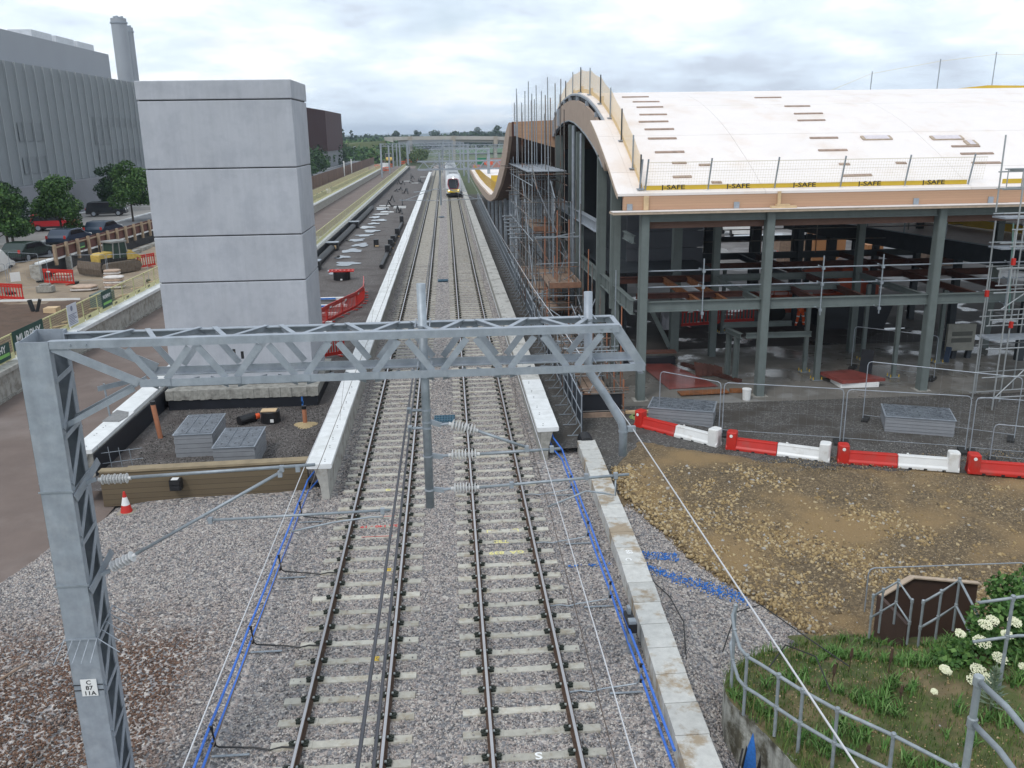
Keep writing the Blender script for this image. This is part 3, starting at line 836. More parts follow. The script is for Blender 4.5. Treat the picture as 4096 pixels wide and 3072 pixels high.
# gusset plates and bolts at the boom joints
for i in range(7):
    xb_ = -3.44+.93*i
    m_ = MB(); m_.box(xb_-.13, xb_+.13, GF-.0165, GF-.0075, 7.03, 7.13); m_.build('gusset_plate', GALV, g)
for x_ in (-4.55, -4.35, 2.55, 2.68):
    m_ = MB(); m_.lathe((x_, GF-.008, 7.63), (0, -1, 0), [(0, .018), (.014, .016)], 6); m_.build('bolt', GALVD, g)
# mast fittings
for z, tilt in ((5.56, 1), (4.12, -1)):
    m_ = MB()
    for (x0, x1, y0, y1) in ((-5.27, -4.80, GF-.026, GF-.012), (-5.37, -4.9, GB+.012, GB+.026)):
        m_.box(x0, x1, y0, y1, z-.012, z+.012)
    m_.build('mast_strap', GALVD, g)
    m_ = MB(); m_.beam((-4.80, GF+.02, z-.12), (-4.68, GB-.2, z+.20), .014, .13, up=(0, 0, 1)); m_.beam((-4.76, 12.1, z), (-4.64, 12.18, z+.02), .05, .05); m_.build('mounting_bracket', GALV, g)
b_ = MB(); insulator(b_, (-4.62, 12.2, 5.56), (1, 0, .02), .46, .075, 9); b_.build('insulator', INSUG, g, smooth=False)
b_ = MB(); b_.tube((-4.18, 12.2, 5.575), (-1.55, 12.2, 5.66), .024, 10); b_.build('stay_tube', GALVD, g, smooth=True)
b_ = MB(); insulator(b_, (-4.66, 12.2, 4.16), (.88, 0, .44), .46, .085, 7); b_.build('insulator', INSUL, g)
b_ = MB(); b_.tube((-4.24, 12.2, 4.38), (-2.06, 12.2, 5.56), .024, 10); b_.build('bracket_tube', GALVD, g, smooth=True)
b_ = MB(); b_.tube((-3.17, 12.2, 4.86), (-.50, 12.2, 4.90), .020, 10); b_.build('registration_tube', GALVD, g, smooth=True)
b_ = MB(); b_.path([(-.60, 12.2, 4.88), (-.62, 12.2, 4.79), (-.8, 12.2, 4.80), (-1.35, 12.2, 4.74), (-1.78, 12.2, 4.66), (-1.98, 12.2, 4.62)], .014, 8); b_.build('steady_arm', GALVD, g, smooth=True)
b_ = MB()
for (x, z) in ((-2.03, 5.62), (-1.8, 5.61), (-3.12, 4.86), (-.62, 4.89), (-2.06, 5.54)): b_.box(x-.03, x+.03, 12.17, 12.23, z-.045, z+.045)
b_.build('tube_clamps', GALV, g)
# anti-climb spikes and number plate
b_ = MB(); zz = 3.26
b_.box(-5.27, -4.80, GF-.03, GF-.014, zz-.012, zz+.012)
for k in range(5):
    x = -5.26+.115*k; b_.tube((x, GF-.03, zz), (x-.10+.03*k*.4, GF-.24, zz-.26), .007, 6)
b_.beam((-4.81, GF, zz), (-4.88, GB, zz+.05), .012, .025)
for k in range(5):
    t = k/4; b_.tube((-4.81-.07*t, GF+(GB-GF)*t, zz+.05*t), (-4.50-.06*t, GF-.05+(GB-GF)*t, zz-.22+.02*k), .007, 6)
b_.tube((-5.25, GF, zz), (-5.52, GF-.1, zz-.2), .007, 6)
b_.build('anti_climb_spikes', GALV, g)
b_ = MB(); b_.box(-5.135, -4.905, GF-.03, GF-.022, 2.32, 2.60); pl = b_.build('number_plate', WHITEPT, g)
for s_, z in (('C', 2.545), ('87', 2.455), ('11A', 2.365)):
    text(s_, .095, BLACKPT, 'plate_lettering', pl, (-5.02, GF-.0305, z), (1, 0, 0), (0, 0, 1), .001, bold=.002, sx=1.1)
b_ = MB()
for z in (2.41, 2.50): b_.box(-5.25, -4.82, GF-.0215, GF-.0125, z-.006, z+.006)
b_.build('plate_straps', BLACKPT, g)
# middle drop tube
b_ = MB(); b_.tube((.085, 12.2, 8.26), (.085, 12.2, 4.92), .063, 18); dt = b_.build('drop_tube', GALVD, g, smooth=True); dt.data.polygons.foreach_set('use_smooth', [len(p.vertices) == 4 for p in dt.data.polygons])
for z in (7.66, 7.02, 6.43, 6.16, 6.25, 5.73, 5.20):
    b_ = MB(); b_.lathe((.085, 12.2, z-.012), (0, 0, 1), [(0, .064), (0, .073), (.024, .073), (.024, .064)], 16)
    if z > 7:
        for q in (-.1, .1): b_.tube((.085+q, 12.05, z+.02), (.085+q, 12.62, z+.02), .009, 6)
    b_.build('pipe_clamp', GALV, g)
for z in (6.43, 6.16):
    b_ = MB(); b_.tube((.03, 12.2, z), (-.16, 12.2, z), .02, 8); b_.box(-.19, -.13, 12.15, 12.25, z-.035, z+.035); b_.build('feeder_bracket', GALVD, g)
for (za, a, d, L2, tx0, tx1, nm) in ((6.25, (.40, 12.2, 6.21), (1, 0, -.30), .44, (.80, 12.2, 6.09), (1.53, 12.2, 5.80), 'bracket_tube'),
                                  (5.73, (.38, 12.2, 5.725), (1, 0, 0), .46, (.83, 12.2, 5.725), (2.03, 12.2, 5.76), 'stay_tube'),
                                  (5.20, (.40, 12.2, 5.20), (1, 0, .0), .42, (.81, 12.2, 5.20), (3.06, 12.2, 5.31), 'registration_tube')):
    b_ = MB(); b_.beam((.14, 12.2, za), (.30, 12.2, a[2]-.02), .03, .07); b_.tube((.28, 12.2, a[2]-.01), a, .022, 8); b_.build('hinge_bracket', GALV, g)
    b_ = MB(); insulator(b_, a, d, L2, .085, 8); b_.build('insulator', INSUG, g)
    b_ = MB(); b_.tube(tx0, tx1, .022, 10); b_.build(nm, GALVD, g, smooth=True)
b_ = MB(); b_.path([(2.86, 12.2, 5.28), (2.86, 12.2, 4.98), (2.70, 12.2, 5.02), (2.42, 12.2, 5.07), (2.2, 12.2, 4.98), (1.84, 12.2, 4.84)], .014, 8); b_.build('steady_arm', GALVD, g, smooth=True)
b_ = MB()
for (x, z) in ((1.53, 5.78), (2.25-.35, 5.76), (2.42, 5.30), (2.86, 5.30), (1.3, 5.22)): b_.box(x-.03, x+.03, 12.17, 12.23, z-.045, z+.045)
b_.build('tube_clamps', GALV, g)
# right-hand cranked drop tube
b_ = MB(); b_.path([(2.46, 12.45, 8.04), (2.46, 12.4, 7.0), (2.48, 12.35, 6.86), (2.72, 12.25, 6.50), (2.93, 12.2, 6.14), (2.96, 12.2, 6.02), (2.96, 12.2, 5.62)], .062, 18); dt = b_.build('cranked_drop_tube', GALV, g, smooth=True)
for z in (7.64, 7.0):
    b_ = MB(); b_.lathe((2.46, 12.43, z-.012), (0, 0, 1), [(0, .063), (0, .072), (.024, .072), (.024, .063)], 16)
    for q in (-.1, .1): b_.tube((2.46+q, 12.3, z+.02), (2.46+q, 12.68, z+.02), .009, 6)
    b_.build('pipe_clamp', GALV, g)
b_ = MB(); b_.lathe((2.96, 12.2, 5.98), (0, 0, 1), [(0, .063), (0, .072), (.024, .072), (.024, .063)], 16); b_.box(3.02, 3.14, 12.17, 12.23, 5.99, 6.07); b_.build('wire_clamp', GALV, g)

# far gantries (simpler build of the same kind)
def far_gantry(y, xm, x_end, zt, label, port=None, mastside=1):
    t = thing('overhead_line_gantry', label, 'gantry', (xm, y, -.3), 'overhead line gantries down the line')
    b_ = MB(); b_.box(xm-.22, xm+.22, y-.3, y+.3, -.3, zt+.1); b_.build('mast', GALV, t)
    if port is not None:
        b_ = MB(); b_.box(port-.22, port+.22, y-.3, y+.3, -.3, zt+.1); b_.build('mast', GALV, t)
    a, e = min(xm, x_end), max(xm, x_end)
    b_ = MB()
    for yy in (y-.4, y+.4):
        b_.beam((a, yy, zt), (e, yy, zt), .08, .11); b_.beam((a, yy, zt-.65), (e, yy, zt-.65), .08, .11)
        n = max(2, int((e-a)/.95)); w_ = (e-a)/n
        for i in range(n):
            b_.beam((a+w_*i, yy, zt-.62), (a+w_*(i+.5), yy, zt-.03), .05, .07, up=(0, 1, 0)); b_.beam((a+w_*(i+.5), yy, zt-.03), (a+w_*(i+1), yy, zt-.62), .05, .07, up=(0, 1, 0))
    b_.build('lattice_boom', GALV, t)
    for x in (0.0,):
        b_ = MB(); b_.tube((x, y, zt+.7), (x, y, 4.6), .08, 8); b_.build('drop_tube', GALVD, t)
    for sgn in (-1, 1):
        b_ = MB(); b_.tube((sgn*.3, y, 5.0), (sgn*3.4, y, 5.08), .03, 6); b_.tube((sgn*.3, y, 5.9), (sgn*2.2, y, 5.7), .03, 6); b_.tube((sgn*.3, y, 6.0), (sgn*3.0, y, 5.05), .025, 6); b_.build('cantilever', GALVD, t)
        b_ = MB(); insulator(b_, (sgn*.15, y, 5.0), (sgn, 0, 0), .4, .08, 5); insulator(b_, (sgn*.15, y, 5.9), (sgn, 0, 0), .4, .08, 5); b_.build('insulator', INSUG, t)
    return t
far_gantry(75, 8.2, -1.8, 8.15, 'nearest far gantry, its lattice boom crossing in front of the train roof')
far_gantry(140, 7.1, -2.0, 8.1, 'second far gantry, square mast just beyond the curved canopy')
far_gantry(176, 12.6, -2.2, 8.3, 'third far gantry, with its boom above the excavated red-brown ground')
far_gantry(205, 5.6, -6.0, 8.1, 'fourth far gantry over the rails behind the train')
far_gantry(240, -16.2, 5.5, 8.2, 'wide white portal gantry on two masts beyond the left platform', port=5.3)
far_gantry(285, -13.5, 5.5, 8.2, 'portal gantry behind the widest one, smaller in the distance', port=5.2)
far_gantry(335, -13.0, 3.5, 8.2, 'faraway portal gantry near the road bridge', port=3.2)
far_gantry(375, -14.0, 2.5, 8.2, 'farthest portal gantry, just in front of the bridge', port=2.2)
def lone_mast(x, y, k):
    t = thing('overhead_line_mast', f'slim pale mast without a boom, {ORD[k]} of those standing left of the far tracks', 'mast', (x, y, -.2), 'lone masts beyond the left platform')
    b_ = MB(); b_.box(x-.2, x+.2, y-.2, y+.2, -.2, 7.6); b_.build('post', GALV, t)
    b_ = MB(); b_.tube((x, y, 6.6), (x+2.6, y, 6.3), .05, 6); b_.build('bracket_arm', GALVD, t)
for k, (x, y) in enumerate([(-15.5, 262), (-16.5, 300), (-16.2, 318), (-14, 350), (7.5, 108), (9.5, 122), (8.3, 232)]): lone_mast(x, y, k)

# wires
def wire(pts, r, m, name, label, cat='wire', n=5):
    b_ = MB(); b_.path(pts, r, n); o = b_.build(name, m); return tag(o, label, cat)
wire([(3.1, 2.5, 6.12), (3.1, 4.83, 6.11), (3.1, 12.2, 6.03), (3.1, 27.7, 5.55), (3.1, 50, 5.3), (3.1, 75, 5.6), (3.2, 140, 5.6), (3.3, 205, 5.6)], .0085, WIREW, 'return_wire', 'thick bright aluminium wire clamped to the cranked tube, running low right', 'wire', 8)
for x, lab in ((-1.7, 'left'), (1.75, 'right')):
    zc = 5.64 if x < 0 else 5.76
    b0 = {-1: -1.95, 1: 1.86}[1 if x > 0 else -1]
    t = thing('catenary', f'thin {lab} catenary: bearing wire, contact wire and droppers over the {lab} track', 'overhead wires', (x, 12.2, 4.6), 'catenaries over the tracks')
    pts = []
    for a, c_ in ((-50, 12.2), (12.2, 75), (75, 140), (140, 205), (205, 240), (240, 285)):
        for i in range(12):
            u = i/12; yv = a+(c_-a)*u
            if yv < 2: continue
            if not pts: pts.append((x, 1.5, zc-.20))
            pts.append((x, yv, zc-.0-2.8*(c_-a)**2/3900*.30*u*(1-u)))
    b_ = MB(); b_.path(pts, .0065 if x > 0 else .007, 5); b_.build('bearing_wire', WIREW, t)
    b_ = MB(); b_.path([(b0*.98, 2, 4.62), (b0, 12.2, 4.62 if x < 0 else 4.83), (b0*.85, 75, 4.7), (b0*.9, 140, 4.7), (b0*.85, 285, 4.7)], .0065, 5); b_.build('contact_wire', WIRED, t)
    for yv in (17.5, 25, 33, 41, 50, 58, 66):
        u = (yv-12.2)/62.8; zz = zc-.84*u*(1-u)
        b_ = MB(); b_.tube((x, yv, zz), (b0*.95, yv, 4.68), .004, 4); b_.build('dropper', WIRED, t)
for i, (z, x) in enumerate(((6.45, -.17), (6.17, -.16))):
    wire([(x+.03*(1 if i else -1), 3, z-.02), (x, 12.2, z), (x, 40, z-.45), (x, 75, z), (x, 108, z-.4), (x, 140, z), (x, 205, z)], .014, CABLEG, 'feeder_cable', ('upper' if i == 0 else 'lower')+' dark grey feeder cable held beside the middle drop tube', 'cable', 6)

# ============================================================ blue cables on rail brackets
for side, X, ycuts in ((-1, -3.84, [13.54-3.3+3.25*k for k in range(5)]), (1, 3.80, [12.68-.1+3.25*k-1.2 for k in range(5)])):
    for k, y in enumerate(ycuts):
        word = 'left' if side < 0 else 'right'
        t = thing('cable_bracket', f'bent steel cable bracket on the {word} outer rail, {ORD[k]} from the photo bottom', 'bracket', (X, y, -.2), f'cable brackets along the {word} track')
        b_ = MB(); b_.path([(side*2.52, y+.05, -.14), (side*2.75, y+.10, -.15), (side*2.95, y+.06, -.17), (side*3.2, y+.12, -.15), (side*3.42, y+.12, -.13), (side*3.82, y+.03, -.02), (side*3.86, y, .04), (side*3.9, y, .42)], .017, 6); b_.build('bent_arm', GALVD if side > 0 else CABLEK, t)
        b_ = MB(); b_.beam((side*3.3, y, -.185), (side*3.95, y, -.185), .05, .015); b_.build('foot', GALVD, t)
        b_ = MB(); b_.box(side*3.9-.03, side*3.9+.03, y-.02, y+.02, .36, .43); b_.box(side*3.9-.03, side*3.9+.03, y-.02, y+.02, .02, .09); b_.build('cable_cleats', BLACKP, t)
for side in (-1, 1):
    for i, z in enumerate((.40, .06)):
        pts = []; xx = side*3.9 + side*.035
        ycs = [13.54-3.3+3.25*k for k in range(5)] if side < 0 else [11.4+3.25*k for k in range(5)]
        y_end = 25.6 if side < 0 else 27.6
        ycs = [4]+ycs+[y_end]
        for a, c_ in zip(ycs[:-1], ycs[1:]):
            for u in (0, .25, .5, .75): pts.append((xx, a+(c_-a)*u, z-.10*u*(1-u)*1.2))
        pts += [(side*3.75, y_end, .5 if i == 0 else .1), (side*3.72, y_end+1.2, .6 if i == 0 else .05)]
        if side > 0: pts = [p for p in pts if p[1] > (11.3 if i else 12.2)]
        wire(pts, .026, BLUEC, 'power_cable', f'{"upper" if i == 0 else "lower"} bright blue cable carried by brackets along the {"left" if side < 0 else "right"} track', 'cable', 8)
# ============================================================ PLATFORMS
def coping(name, label, x_edge, sgn, y0, y1, step, wdt=.74, z=.9, joints=True, wall=True, mt=None, gr='white platform edge copings'):
    """row of slabs; x_edge is the track-side edge, sgn the direction away from the track"""
    t = thing(name, label, 'platform edge', (x_edge+sgn*wdt/2, y0, -.3), gr)
    n = int((y1-y0)/step); first = None
    mt = mt or CONCW
    for k in range(min(n, 60)):
        ya = y0+k*step
        b_ = MB()
        a, c_ = x_edge, x_edge+sgn*wdt
        st = step if k < 59 else (y1-ya)
        b_.prism([(a, z), (c_, z), (c_, z-.12), (c_-sgn*.05, z-.14), (a+sgn*.03, z-.15), (a, z-.12)], ya+.008, ya+st-.008, 'Y')
        if k: b_.move((rnd.uniform(-.006, .006), 0, rnd.uniform(-.004, .004)))
        s_ = b_.build('coping_slab', (CONCW if k < 3 else mt), t)
        if k < 24:
            h = MB()
            for (dx, dy) in ((.22, .25), (.24, .42), (.22, step-.55), (.24, step-.38)):
                h.lathe((x_edge+sgn*dx, ya+dy, z-.03), (0, 0, 1), [(0, .02), (.0345, .022)], 8)
            h.build('lifting_socket', BLACKPT, s_)
    if wall:
        b_ = MB(); a = x_edge
        b_.prism([(a+sgn*.14, z-.15), (a+sgn*.52, z-.15), (a+sgn*.38, .2), (a+sgn*.32, -.5), (a+sgn*.12, -.5)], y0+.02, y1, 'Y'); b_.build('support_wall', CONCR if mt is not CONCW else CONCO, t)
    return t
coping('platform_coping', 'white concrete platform edge left of the two tracks', -3.19, -1, 24.9, 240, 2.0)
coping('platform_coping', 'stained concrete platform edge right of the two tracks', 3.2, 1, 27.5, 230, 2.0, .72, mt=mat('stained_coping', (.50, .49, .46), .85, 0, .12, 3, col2=(.24, .225, .20), c2=(.52, .68), c2s=1.1, bump=.1))
t = coping('platform_coping', 'white slab edge with black inner face at the outer side of the middle platform', -11.55, 1, 27.0, 31.0, 2.0, .68)
b_ = MB(); b_.box(-10.86, -10.82, 27.0, 292, .0, .74); b_.build('black_membrane', BLACKM, t)
n = 0
for ya in np.arange(31, 291, 5.0):
    b_ = MB(); xx = -11.55-.0025*max(0, ya-30)
    b_.box(xx-.1, xx+.62, ya+.01, ya+4.99, .76, .9); b_.build('coping_slab', CONCW, t)
b_ = MB(); b_.box(-11.5, -10.9, 27.1, 291, -.4, .755); b_.build('support_wall', CONCO, t)
# scrap of felt on the white slab
b_ = MB(); b_.prism([(-11.6, 29.9), (-11.0, 29.8), (-10.9, 30.4), (-11.05, 30.9), (-11.55, 31.2)], .905, .925, 'Z'); o = b_.build('felt_sheet', mat('grey_felt', (.22, .22, .22), .9, 0, .2, 8)); tag(o, 'crumpled grey felt sheet lying on the white slab edge', 'sheet')
b_ = MB(); b_.tube((-11.55, 30.5, .9), (-11.6, 30.5, 2.1), .035, 8); o = b_.build('stub_post', GALVD); tag(o, 'short steel stub post standing on the white slab edge', 'post')
# rebar starter mesh at the near end
t = thing('rebar_mesh', 'loose grid of thin steel reinforcement bars beside the black wall near the mast', 'rebar', (-10.7, 27.4, 0))
for k in range(5):
    b_ = MB(); x = -11.1+.28*k; b_.tube((x, 27.3+.12*k, -.1), (x-.05, 27.3+.12*k, .95-.08*k), .012, 6); b_.build('bar', GALVD, t)
for z in (.25, .6):
    b_ = MB(); b_.tube((-11.4, 27.3, z), (-9.7, 28.0, z-.05), .011, 6); b_.build('bar', GALVD, t)
# far-left retaining wall with coping
t = thing('platform_wall', 'long grey concrete retaining wall with pale coping along the brown haul road', 'wall', (-18.6, 40, -.5))
for k, ya in enumerate(np.arange(22, 288, 4.4)):
    b_ = MB(); b_.box(-19.25, -18.42, ya+.012, ya+4.388, .72+.0, .90); b_.build('coping_slab', CONCW if k > 3 else CONCO, t)
    b_ = MB(); b_.box(-19.1, -18.60, ya+.008, ya+4.392, -.5, .715); b_.build('wall_panel', CONCO, t)
b_ = MB()
vs = []; k = 0
for ya in np.arange(24, 120, .5): b_.box(-18.6, -18.45-.05*hnoise(ya, 1, 2)-.04, ya, ya+.51, -.45, -.31+.02*hnoise(ya, 2, 3))
b_.build('mortar_skirt', CONCR, t)
# timber sleeper wall closing the platform end
t = thing('timber_sleeper_wall', 'brown stacked timber sleeper wall closing the end of the left platform', 'wall', (-7, 25.6, -.4))
b_ = MB(); b_.beam((-10.1, 25.55, .16), (-4.05, 25.80, .16), .26, 1.08); b_.build('stacked_sleepers', SLPW, t)
b_ = MB(); b_.beam((-9.35, 25.60, .735), (-4.02, 25.82, .735), .36, .07); b_.build('top_board', SLPT, t)
b_ = MB(); b_.beam((-10.15, 25.62, .715), (-9.36, 25.63, .715), .30, .03); b_.build('top_board', SLPT, t)
t = thing('drain_outlet', 'black plastic outlet box fixed to the timber sleeper wall', 'outlet', (-7.9, 25.3, .1))
b_ = MB(); b_.box(-8.05, -7.72, 25.22, 25.47, .12, .45); b_.build('box', BLACKP, t)
b_ = MB(); b_.box(-8.02, -7.75, 25.19, 25.217, .32, .42); b_.box(-8.02, -7.75, 25.19, 25.217, .16, .28); b_.build('louvres', BLACKPT, t)
b_ = MB(); b_.box(-8.0, -7.8, 25.25, 25.45, .452, .462); b_.build('lid_label', WHITEPT, t)

# ============================================================ CONCRETE TOWER
t = thing('concrete_lift_tower', 'tall pale grey concrete lift shaft tower of stacked precast rings', 'tower', (-7.8, 36.2, 0))
x0, x1, ya, yb = -10.58, -5.05, 34.5, 38.0
for i, (z0, z1) in enumerate([(.85, 4.90), (4.94, 6.65), (6.69, 9.13), (9.17, 11.56), (11.60, 12.26)]):
    e = .02 if i == 4 else 0
    b_ = MB(); b_.box(x0-e, x1+e, ya-e, yb+e, z0, z1); o = b_.build('precast_ring', CONC, t); bevel(o, .03, 2)
b_ = MB(); b_.box(x0+.06, x1-.06, ya+.06, yb-.06, .8, 12.2); b_.build('dark_joints', BLACKPT, t)
b_ = MB(); 
n = 40
for k in range(n):
    xa = -10.68+(5.86)*k/n; d = .03*hnoise(k*.7, 1, 2); b_.box(xa, xa+5.86/n+.001, 33.86+d, 38.4, .42+.03*hnoise(k, 3, 1.4), .80)
b_.build('rough_plinth', CONCR, t)
b_ = MB(); b_.box(-10.62, -4.86, 33.93, 38.3, -.05, .40); b_.build('black_base', BLACKM, t)
b_ = MB(); b_.box(-5.5, -5.44, 33.90, 33.925, 0, .4); b_.box(-5.5, -5.42, 33.9, 33.925, .1, .2); b_.build('blue_mark', BLUEPT, t)
for x, z in ((-8.05, 2.1), (-7.74, 2.0)):
    b_ = MB(); b_.box(x-.055, x+.055, ya-.004, ya+.02, z-.14, z+.16); b_.build('slot_opening', BLACKPT, t)
b_ = MB(); b_.box(-8.09, -8.04, ya-.007, ya-.003, 1.96, 2.16); b_.build('slot_packing', WOODY, t)
# chambers, pipes, boxes by the tower
def chamber(x, y, w_, d_, h, rz, label, gr='grey drainage chambers', panels=3, z0=0.0):
    t = thing('drainage_chamber', label, 'chamber', (x, y, z0), gr, rz)
    n = 5
    for k in range(n):
        b_ = MB(); e = .012*(k % 2); b_.box(-w_/2-e, w_/2+e, -d_/2-e, d_/2+e, h*k/n, h*(k+1)/n-.012)
        o = MBlocal(b_, 'wall_ring', GBOX, t)
    b_ = MB(); b_.box(-w_/2-.04, w_/2+.04, -d_/2-.04, d_/2+.04, h-.008, h+.012); MBlocal(b_, 'lid_frame', GALV, t)
    for i in range(panels):
        b_ = MB(); xa = -w_/2+w_*i/panels; b_.box(xa+.012, xa+w_/panels-.012, -d_/2+.01, d_/2-.01, h+.013, h+.032); MBlocal(b_, 'lid_panel', GLID, t)
    b_ = MB()
    for i in range(panels):
        xa = -w_/2+w_*(i+.5)/panels
        for q in (-.35, 0, .35): b_.box(xa-.02, xa+.02, d_*q-.04, d_*q+.04, h+.0325, h+.0345)
    MBlocal(b_, 'lid_keyholes', BLACKPT, t)
    return t
def MBlocal(b_, name, m, par, smooth=False):
    """build a mesh whose coordinates are already local to its parent"""
    me = bpy.data.meshes.new(name); me.from_pydata(b_.v, [], b_.f); me.materials.append(m)
    if smooth: me.polygons.foreach_set('use_smooth', [True]*len(me.polygons))
    me.update(); o = bpy.data.objects.new(name, me); C.objects.link(o)
    if par: o.parent = par
    return o
chamber(-8.22, 29.55, 1.22, 2.15, .80, R(2), 'larger slatted grey chamber with scratched lid, left of the pair by the tower')
chamber(-6.56, 28.05, 1.28, 1.95, .78, R(1), 'slatted grey chamber with clean dark lid, right of the pair by the tower')
def pipe(x, y, h, r, m, label, lean=(0, 0), cat='pipe', capm=BLACKP):
    t = thing('standpipe', label, cat, (x, y, -.02))
    b_ = MB(); b_.tube((x, y, -.02), (x+lean[0], y+lean[1], h), r, 14); b_.build('pipe', m, t, smooth=False)
    b_ = MB(); b_.tube((x+lean[0], y+lean[1], h+.001), (x+lean[0], y+lean[1], h+.12), r*1.12, 14); b_.build('cap', capm, t)
    return t
pipe(-9.95, 30.6, 1.25, .085, TERRA, 'tall leaning terracotta pipe with black cap beside the grey chambers', (-.12, 0))
pipe(-5.0, 31.5, .62, .08, TERRA, 'short terracotta pipe with black cap in a sand heap', (0, 0))
b_ = MB(); n = 24; vs = [(-5.0, 31.5, .13)]; fs = []
for k in range(n):
    a = 2*math.pi*k/n; rr = .42*(1+.15*math.sin(3*a)); vs.append((-5.0+rr*math.cos(a), 31.5+rr*math.sin(a), 0.0))
for k in range(n): fs.append((0, 1+k, 1+(k+1) % n))
b_.add(vs, fs); o = b_.build('sand_heap', mat('yellow_sand', (.38, .29, .16), .95, 0, .15, 9, bump=.4)); tag(o, 'small heap of yellow sand around the short terracotta pipe', 'sand')
t = thing('inspection_pot', 'black plastic inspection pot with a timber lid in front of the tower', 'pot', (-6.35, 32.05, 0))
b_ = MB(); b_.tube((-6.35, 32.05, 0), (-6.35, 32.05, .42), .36, 18, .34); b_.build('pot', BLACKP, t, smooth=False)
b_ = MB(); b_.box(-6.68, -6.12, 31.9, 32.3, .425, .45); b_.build('timber_lid', WOODY, t)
b_ = MB(); b_.box(-6.30, -6.18, 31.68, 31.695, .08, .2); b_.build('paper_label', WHITEPT, t)
b_ = MB(); b_.tube((-7.45, 31.75, .17), (-6.95, 32.25, .17), .17, 14); o = b_.build('pipe_coupling', BLACKP); tag(o, 'short thick black pipe lying left of the black pot', 'pipe')
b_ = MB(); b_.tube((-6.92, 32.12, .2), (-6.80, 32.2, .2), .11, 12); o = b_.build('pipe_stub', ORANGEP); tag(o, 'small orange pipe end between black pipe and pot', 'pipe')
# cone
def cone(x, y, z, label, s=1.0, lean=0):
    t = thing('traffic_cone', label, 'traffic cone', (x, y, z), 'traffic cones')
    b_ = MB(); b_.prism([(-.24, -.15), (-.15, -.24), (.15, -.24), (.24, -.15), (.24, .15), (.15, .24), (-.15, .24), (-.24, .15)], 0, .045, 'Z'); MBlocal(b_, 'base', mat('dirty_cone_base', (.30, .28, .22), .8, 0, .2, 9), t)
    b_ = MB(); b_.lathe((0, 0, .045), (0, 0, 1), [(0, .17), (.22, .118)], 18); MBlocal(b_, 'cone', REDP, t)
    b_ = MB(); b_.lathe((0, 0, .265), (0, 0, 1), [(0, .119), (.24, .062)], 18); MBlocal(b_, 'white_sleeve', WHITEPT, t)
    b_ = MB(); b_.lathe((0, 0, .505), (0, 0, 1), [(0, .061), (.17, .028)], 18); MBlocal(b_, 'tip', REDP, t)
    t.scale = (s, s, s)
    return t
cone(-9.2, 24.75, -.32, 'red and white traffic cone standing at the foot of the timber sleeper wall')
b_ = MB(); b_.path([(-8.95, 16.1, -.22), (-8.6, 16.55, -.16), (-8.5, 16.75, -.18)], .03, 6); o = b_.build('branch', WOODB); tag(o, 'dark broken stick on the ballast at the left edge', 'stick')

# low trough wall to the right of the tracks
t = thing('cable_trough_wall', 'low stained concrete trough wall curving past the right track', 'trough', (4.7, 20, -.3))
for k in range(19):
    ya = 11.0+k*.9
    xl = float(np.interp(ya, [11, 13.4, 19, 27.9], [4.06, 4.12, 4.40, 4.62])); xr = float(np.interp(ya+.9, [11, 13.4, 19, 27.9], [4.06, 4.12, 4.40, 4.62]))
    b_ = MB(); j = rnd.uniform(-.01, .01)
    b_.add([(xl+j, ya+.01, .2), (xl+.60+j, ya+.01, .2), (xr+.60+j, ya+.89, .2), (xr+j, ya+.89, .2), (xl+j, ya+.01, -.45), (xl+.60+j, ya+.01, -.45), (xr+.60+j, ya+.89, -.45), (xr+j, ya+.89, -.45)],
           [(0, 1, 2, 3), (7, 6, 5, 4), (0, 4, 5, 1), (1, 5, 6, 2), (2, 6, 7, 3), (3, 7, 4, 0)])
    cap = b_.build('trough_unit', mat('trough_concrete', (.50, .495, .47), .9, 0, .14, 5, col2=(.33, .265, .19), c2=(.50, .60), c2s=1.5, bump=.2, orand=.1), t)
    if k == 9: text('68', .22, WHITEPT, 'sprayed_figures', t, (4.70, 19.75, .204), (0, -1, 0), (1, 0, 0), .001, bold=.008); text('C', .2, WHITEPT, 'sprayed_figures', t, (4.6, 19.35, .204), (0, -1, 0), (1, 0, 0), .001, bold=.008)
b_ = MB()
for k in range(7): b_.lathe((4.95, 28.05+.09*k, .08), (0, 1, 0), [(0, .22), (.05, .25), (.06, .22)], 16)
o = b_.build('corrugated_pipe_end', BLACKP); tag(o, 'black corrugated pipe end behind the concrete trough wall', 'pipe')
t = thing('trackside_box', 'grey trackside post unit standing beside the concrete trough wall', 'trackside unit', (4.2, 16.2, -.25))
b_ = MB(); b_.box(3.98, 4.05, 16.35, 16.5, -.25, .62); b_.box(3.93, 4.08, 15.95, 16.1, -.25, .55); b_.build('upright', GALVD, t)
b_ = MB(); b_.box(3.92, 4.10, 15.94, 16.52, .28, .48); b_.build('unit', BLACKP, t)
wire([(4.5, 14.5, -.1), (4.85, 13.4, -.35), (4.9, 12.6, -.6), (5.05, 12.3, -.3), (5.2, 12.5, .1)], .018, CABLEK, 'black_cable', 'black cable sagging over the ballast below the graffiti wall', 'cable')
wire([(5.1, 18.9, -.15), (5.35, 18.2, -.2), (5.4, 17.1, -.22), (5.15, 16, -.26), (5.0, 15.1, -.3)], .014, CABLEK, 'black_cable', 'thin black cable winding beside the concrete trough wall', 'cable')
wire([(5.4, 14.4, .75), (5.9, 15.2, 1.1), (6.5, 15.5, 1.05), (7.2, 14.8, .7), (7.7, 14.0, .55)], .014, CABLEK, 'black_cable', 'long black cable looping over the grass from the curved railing', 'cable')
